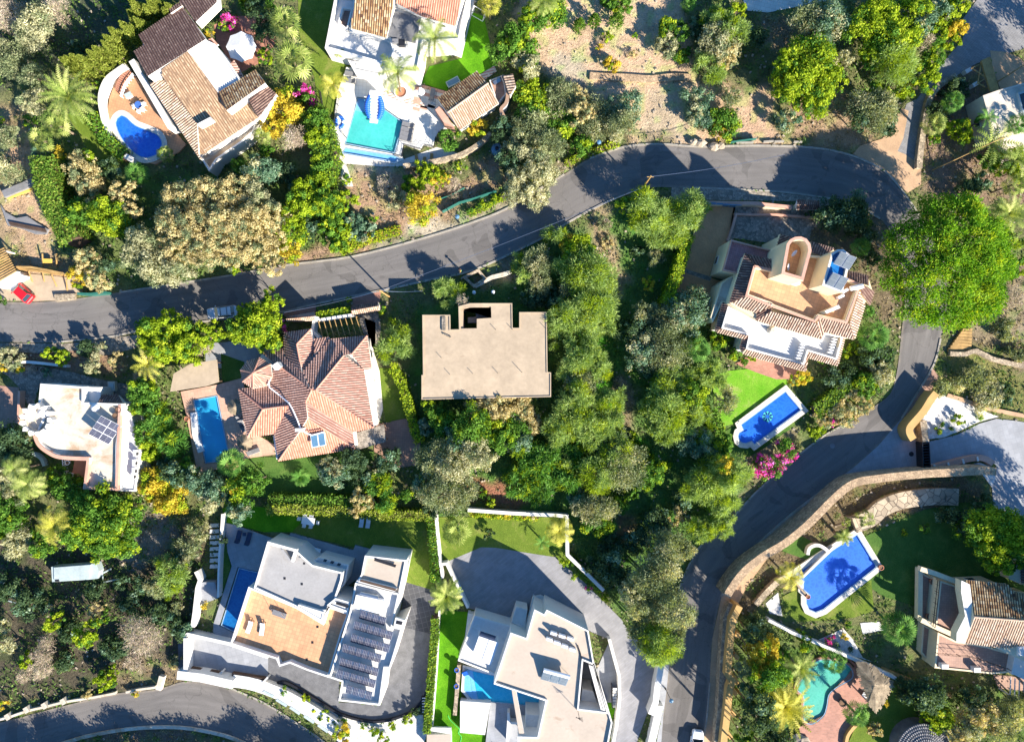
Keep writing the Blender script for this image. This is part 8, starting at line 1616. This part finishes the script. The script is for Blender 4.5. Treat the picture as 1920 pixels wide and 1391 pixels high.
palm('date', 837, 1117, 34, 6, 'date palm between the dark pavers and the blue forecourt'); palm('fan', 1309, 655, 27, 4, 'fan palm west of the tower villa garden', 'V'); palm('fan', 1639, 628, 32, 5, 'fan palm between the tower villa and the umbrella pine', 'V'); palm('fan', 1627, 583, 14, 3, 'small fan palm hugging the east eaves of the tower villa', 'V')
palm('fan', 1615, 462, 20, 4, 'shaded fan palm between tower villa and hairpin bend', 'V'); palm('fan', 1752, 232, 24, 3.5, 'fan palm beside the brown wall of the stepped lane', 'P'); palm('fan', 1788, 190, 22, 3, 'shaded fan palm below the timber trestle', 'V'); palm('banana', 1856, 271, 42, 4, 'big banana plant beside the pale flat-roofed house', 'P', 16)
palm('fan', 1908, 232, 22, 5, 'fan palm over the roof of the pale house at the right edge', 'V'); palm('banana', 1849, 222, 20, 4, 'small banana plant at the west corner of the pale flat-roofed house', 'V', 10); palm('fan', 1904, 345, 24, 5, 'fan palm at the right edge above the umbrella pine', 'P'); palm('date', 1890, 402, 36, 5, 'spiky palm pushing out from behind the umbrella pine')
palm('banana', 1905, 300, 34, 5, 'banana plant at the right edge below the pale flat-roofed house', 'P', 14)
palm('fan', 1623, 971, 20, 3, 'yellow-green yucca palm on the boulder wall', 'P', 20, lean=(1585, 968)); palm('fan', 1587, 979, 11, 3, 'small leaning palm just west of the boulder wall', 'P', 14, lean=(1566, 985)); palm('date', 1582, 1006, 17, 3, 'spiky palm on the corner of the royal blue pool', 'P', 26); palm('queen', 1482, 1082, 26, 5, 'yellow palm leaning over the west end of the royal blue pool', 'Q', 14, lean=(1515, 1118))
palm('fan', 1566, 1240, 25, 4, 'fan palm over the head of the turquoise pool', 'V', 30); palm('date', 1500, 1252, 34, 5, 'thin-fronded palm overhanging the west side of the turquoise pool', 'P', 30); palm('date', 1470, 1322, 54, 6, 'large golden date palm south-west of the turquoise pool', 'Q', 60); palm('fan', 1607, 1339, 26, 4, 'round fan palm on the patio south of the turquoise pool', 'V', 34)
palm('fan', 1686, 1178, 35, 4.5, 'full round fan palm alone on the lawn west of the tan villa', 'V', 46); palm('date', 563, 895, 18, 1.3, 'round dark agave bush on the shaded lawn of the hipped villa', 'V', 50)
# hedges and cypresses
hedge('hedge', 'flowering hedge between date palm and kidney pool wall', q('o', "170,215 185,245 205,268 232,292"), 20, 1.4, 'B', mix='L', round_=True)
hedge('hedge', 'tall dark conifer hedge bordering the building site', q('s', "330,60 340,200 400,380 470,560 570,740"), 34, 4.0, 'H', mix='C', round_=True)
hedge('hedge', 'tall ivy-green hedge between the yellow tree and the teal pool terrace', q('o', "582,205 600,240 612,290 600,345"), 40, 3.0, 'H', mix='L', round_=True)
hedge('hedge', 'clipped bright hedge between the two tiled gateposts', q('b2', "430,965 550,950 685,930"), 12, 1.6, 'L', mix='B')
hedge('hedge', 'thin green hedge between narrow lawn and unfinished building', q('o', "735,690 752,715 760,740 768,770 775,800 786,830"), 13, 2.0, 'L', mix='H', round_=True)
hedge('hedge', 'long hedge behind the solar villa lawn, sunny front row', q('o', "500,955 560,955 640,958 720,966 805,966"), 15, 2.0, 'C', mix='L', round_=True)
hedge('hedge', 'darker back row of the long hedge behind the solar villa lawn', q('o', "505,938 560,938 640,940 700,945"), 18, 1.8, 'H', mix='B', round_=True)
hedge('hedge', 'slim hedge between solar villa lawn and forecourt garden', q('o', "806,965 810,1000 814,1040 815,1090"), 11, 1.8, 'B', mix='L', round_=True)
hedge('hedge', 'slim hedge along the vivid lawn between the two white villas', q('o', "816,1160 815,1190 810,1240 806,1300 800,1375"), 12, 1.8, 'H', mix='L')
hedge('hedge', 'lime-topped hedge between ravine and brown driveway', q('o', "1292,440 1283,475 1270,515 1256,550 1248,570"), 16, 3.2, 'L', mix='B', round_=True)
hedge('hedge', 'dark hedge west of the mosaic pool', q('o', "1336,775 1345,805 1352,830"), 20, 2.6, 'H', mix='B', round_=True)
hedge('hedge', 'low planting along the ravine wall of the forecourt', q('o', "1068,1040 1095,1072 1130,1112"), 9, .6, 'B', mix='L', round_=True)
hedge('hedge', 'low flowering strip at the foot of the white ravine wall', q('o', "880,962 920,965 960,968 1010,970"), 7, .6, 'L', mix='Y', round_=True)
hedge('hedge', 'low green verge along the wire fence above the road', q('o', "880,402 915,385 960,360"), 7, .5, 'L', mix='B', round_=True)
hedge('hedge', 'ragged green edge of the bank above the sunlit bend', q('o', "1060,305 1110,285 1160,268"), 9, .6, 'L', mix='T', round_=True)
hedge('hedge', 'grassy ridge in front of the olive-green trees by the north road', q('o', "640,468 690,448 750,430"), 14, .7, 'L', mix='Y', round_=True)
hedge('hedge', 'leafy garden belt east of the mosaic pool', q('o', "1600,690 1590,720 1560,750 1530,770"), 22, 1.8, 'H', mix='L', round_=True)
hedge('hedge', 'dark shrub belt between tower villa garden and lower road', q('o', "1665,650 1660,690 1640,730"), 24, 2.0, 'D', mix='B', round_=True)
cyp = q('a1', "430,418 465,408 505,395 560,402 628,366 668,338 735,300 745,255 785,202 862,158 905,185 922,78 965,130 932,2 1032,36 1062,2")
wd_ = ['first', 'second', 'third', 'fourth', 'fifth', 'sixth', 'seventh', 'eighth', 'ninth', 'tenth', 'eleventh', 'twelfth', 'thirteenth', 'fourteenth', 'fifteenth', 'sixteenth', 'seventeenth', 'eighteenth', 'nineteenth', 'twentieth']
cyp += q('a1', "1110,0 1150,10 1190,25 1170,60")
for i, p_ in enumerate(cyp): cypress(p_[0], p_[1], 15, 6.5 - (i % 3) * .5, wd_[i] + ' golden-green cypress of the leaning row, counting from the date palm', group='cypress row beside the tan villa')
for i, (x_, y_, r_, h_, l_) in enumerate(((1088, 36, 12, 3, 'western of two small cypresses on the bare slope'), (1117, 28, 12, 3, 'eastern of two small cypresses on the bare slope'), (1160, 25, 14, 3.5, 'cypress among the bushes at the top of the bare slope'))): cypress(x_, y_, r_, h_, l_, 'H', 700)
# labels from look, size and nearest landmark
LM = [('the kidney pool', 230, 250), ('the white parasol', 452, 87), ('the tan tiled villa', 370, 160), ('the teal pool', 700, 240), ('the barbecue pavilion', 878, 190), ('the white top villa', 740, 60), ('the bare slope', 1130, 110), ('the building site', 60, 420), ('the red car', 38, 548),
 ('the white estate car', 420, 585), ('the hipped villa', 580, 730), ('the long blue pool', 395, 805), ('the unfinished building', 912, 660), ('the brown driveway', 1330, 480), ('the tower villa', 1480, 580), ('the mosaic pool', 1445, 782), ('the umbrella pine', 1766, 496), ('the hairpin bend', 1560, 325), ('the stepped lane', 1780, 130),
 ('the flat-roofed house', 1870, 210), ('the round tower', 70, 787), ('the stained roof terrace', 160, 820), ('the little balcony', 150, 890), ('the covered trailer', 138, 1075), ('the solar villa', 600, 1130), ('the dining table', 580, 975), ('the blue forecourt', 960, 1090), ('the angular villa', 1010, 1240), ('the ravine wall corner', 1064, 965), ('the bottom left road', 250, 1345),
 ('the pebble garden', 1790, 780), ('the sliding gate', 1735, 850), ('the royal blue pool', 1570, 1075), ('the turquoise pool', 1560, 1290), ('the thatched shelter', 1640, 1290), ('the tan terraced villa', 1830, 1170), ('the bougainvillea bend', 1500, 880), ('the sunlit road bend', 1150, 330), ('the middle ravine path', 1180, 740), ('the shaded lower road', 1310, 1180), ('the letterbox wall', 540, 1320)]
from collections import defaultdict
grp = defaultdict(list)
for (t, k, px, py, R_, big) in VEG:
    _, nm_, dx, dy = min(((px - x) ** 2 + (py - y) ** 2, n, px - x, py - y) for n, x, y in LM); d8 = ('east', 'north-east', 'north', 'north-west', 'west', 'south-west', 'south', 'south-east')[int(round(math.degrees(math.atan2(-dy, dx)) / 45)) % 8]
    sz = ('tiny' if R_ < .9 else 'small' if R_ < 1.75 else 'medium' if R_ < 2.9 else 'large'); noun = 'bougainvillea' if k == 'M' else 'yucca' if k == 'V' else 'pine' if k == 'U' and big else 'tree' if big else 'bush'
    if k == 'U': t['label'] = 'huge domed umbrella pine overhanging the road below the hairpin bend'; continue
    grp[(sz, LOOK[k], noun, d8, nm_)].append((math.hypot(dx, dy), t))
NUM = ['', '', 'two', 'three', 'four', 'five', 'six', 'seven', 'eight', 'nine']
ORD = ['nearest', 'second nearest', 'third nearest', 'fourth nearest', 'fifth nearest', 'sixth nearest', 'seventh nearest', 'eighth nearest']
for (sz, lk, noun, d8, nm_), l_ in grp.items():
    l_.sort(key=lambda a: a[0])
    for i, (_, t) in enumerate(l_):
        t['label'] = f"{sz} {lk} {noun} {d8} of {nm_}" + ('' if len(l_) == 1 else f", {ORD[min(i, 7)] if i < len(l_) - 1 else 'farthest'} of {NUM[min(9, len(l_))]}")
# ground cover nobody could count
rng = np.random.default_rng(77); n = 190000; gx = rng.uniform(-40, 1960, n); gy = rng.uniform(-40, 1440, n)
ok_ = value_noise(gx, gy, 26, 31) * .6 + value_noise(gx, gy, 8, 32) * .4 > .42
for e in EXC:
    a_ = np.array(e); 
    if len(a_) > 2: ok_ &= ~inside([tuple(p) for p in a_], gx, gy)
gx, gy = gx[ok_], gy[ok_]; fx = np.clip(((gx - 960) / S + 95) * 2 + 3, 0, nx - 1).astype(int); fy = np.clip(((695.5 - gy) / S + 72) * 2 + 3, 0, ny - 1).astype(int); gc = C[fy, fx]
bright = gc.mean(1); green = gc[:, 1] > gc[:, 0] * .92; keep = rng.random(len(gx)) < np.where(bright > .3, .10, .95); gx, gy, bright, green = gx[keep], gy[keep], bright[keep], green[keep]
def tufts(sel, mat, label, nm_, ls, hz):
    x, y = (gx[sel] - 960) / S, (695.5 - gy[sel]) / S; m_ = len(x)
    if m_ == 0: return
    C_ = np.stack([x, y, rng.uniform(.02, hz, m_)], 1); N_ = unit(rng.normal(size=(m_, 3)) * .6 + np.array([0, 0, .8]))
    quads_mesh(nm_, [mat], leaves(rng, C_, N_, ls, .35), rng.normal(.45, .2, m_), None, None, (0, 0, 0), label=label, kind='stuff')
tufts(green | (bright < .09), 'grass_green', 'low green undergrowth covering the shaded slopes', 'undergrowth', .26, .35); tufts(~green & (bright >= .09), 'grass_dry', 'dry grass and weeds on the earth slopes', 'dry_grass', .20, .18)
n = 5000; gx = rng.uniform(0, 1920, n); gy = rng.uniform(0, 1391, n); ok_ = np.ones(n, bool)
for e in EXC:
    if len(e) > 2: ok_ &= ~inside([tuple(p) for p in e], gx, gy)
gx, gy = gx[ok_], gy[ok_]; b = MB(); rr = random.Random(5)
for x_, y_ in list(zip(gx, gy))[:2200]: s_ = rr.uniform(.06, .2); b.box((*P2((x_, y_)), s_ * .3), (s_ * 2, s_ * 1.4, s_), 'boulder', rr.random() * 3, rr.uniform(-.4, .4))
b.build('rubble', label='scattered pale stones on the bare earth', kind='stuff', origin=(0, 0, 0))
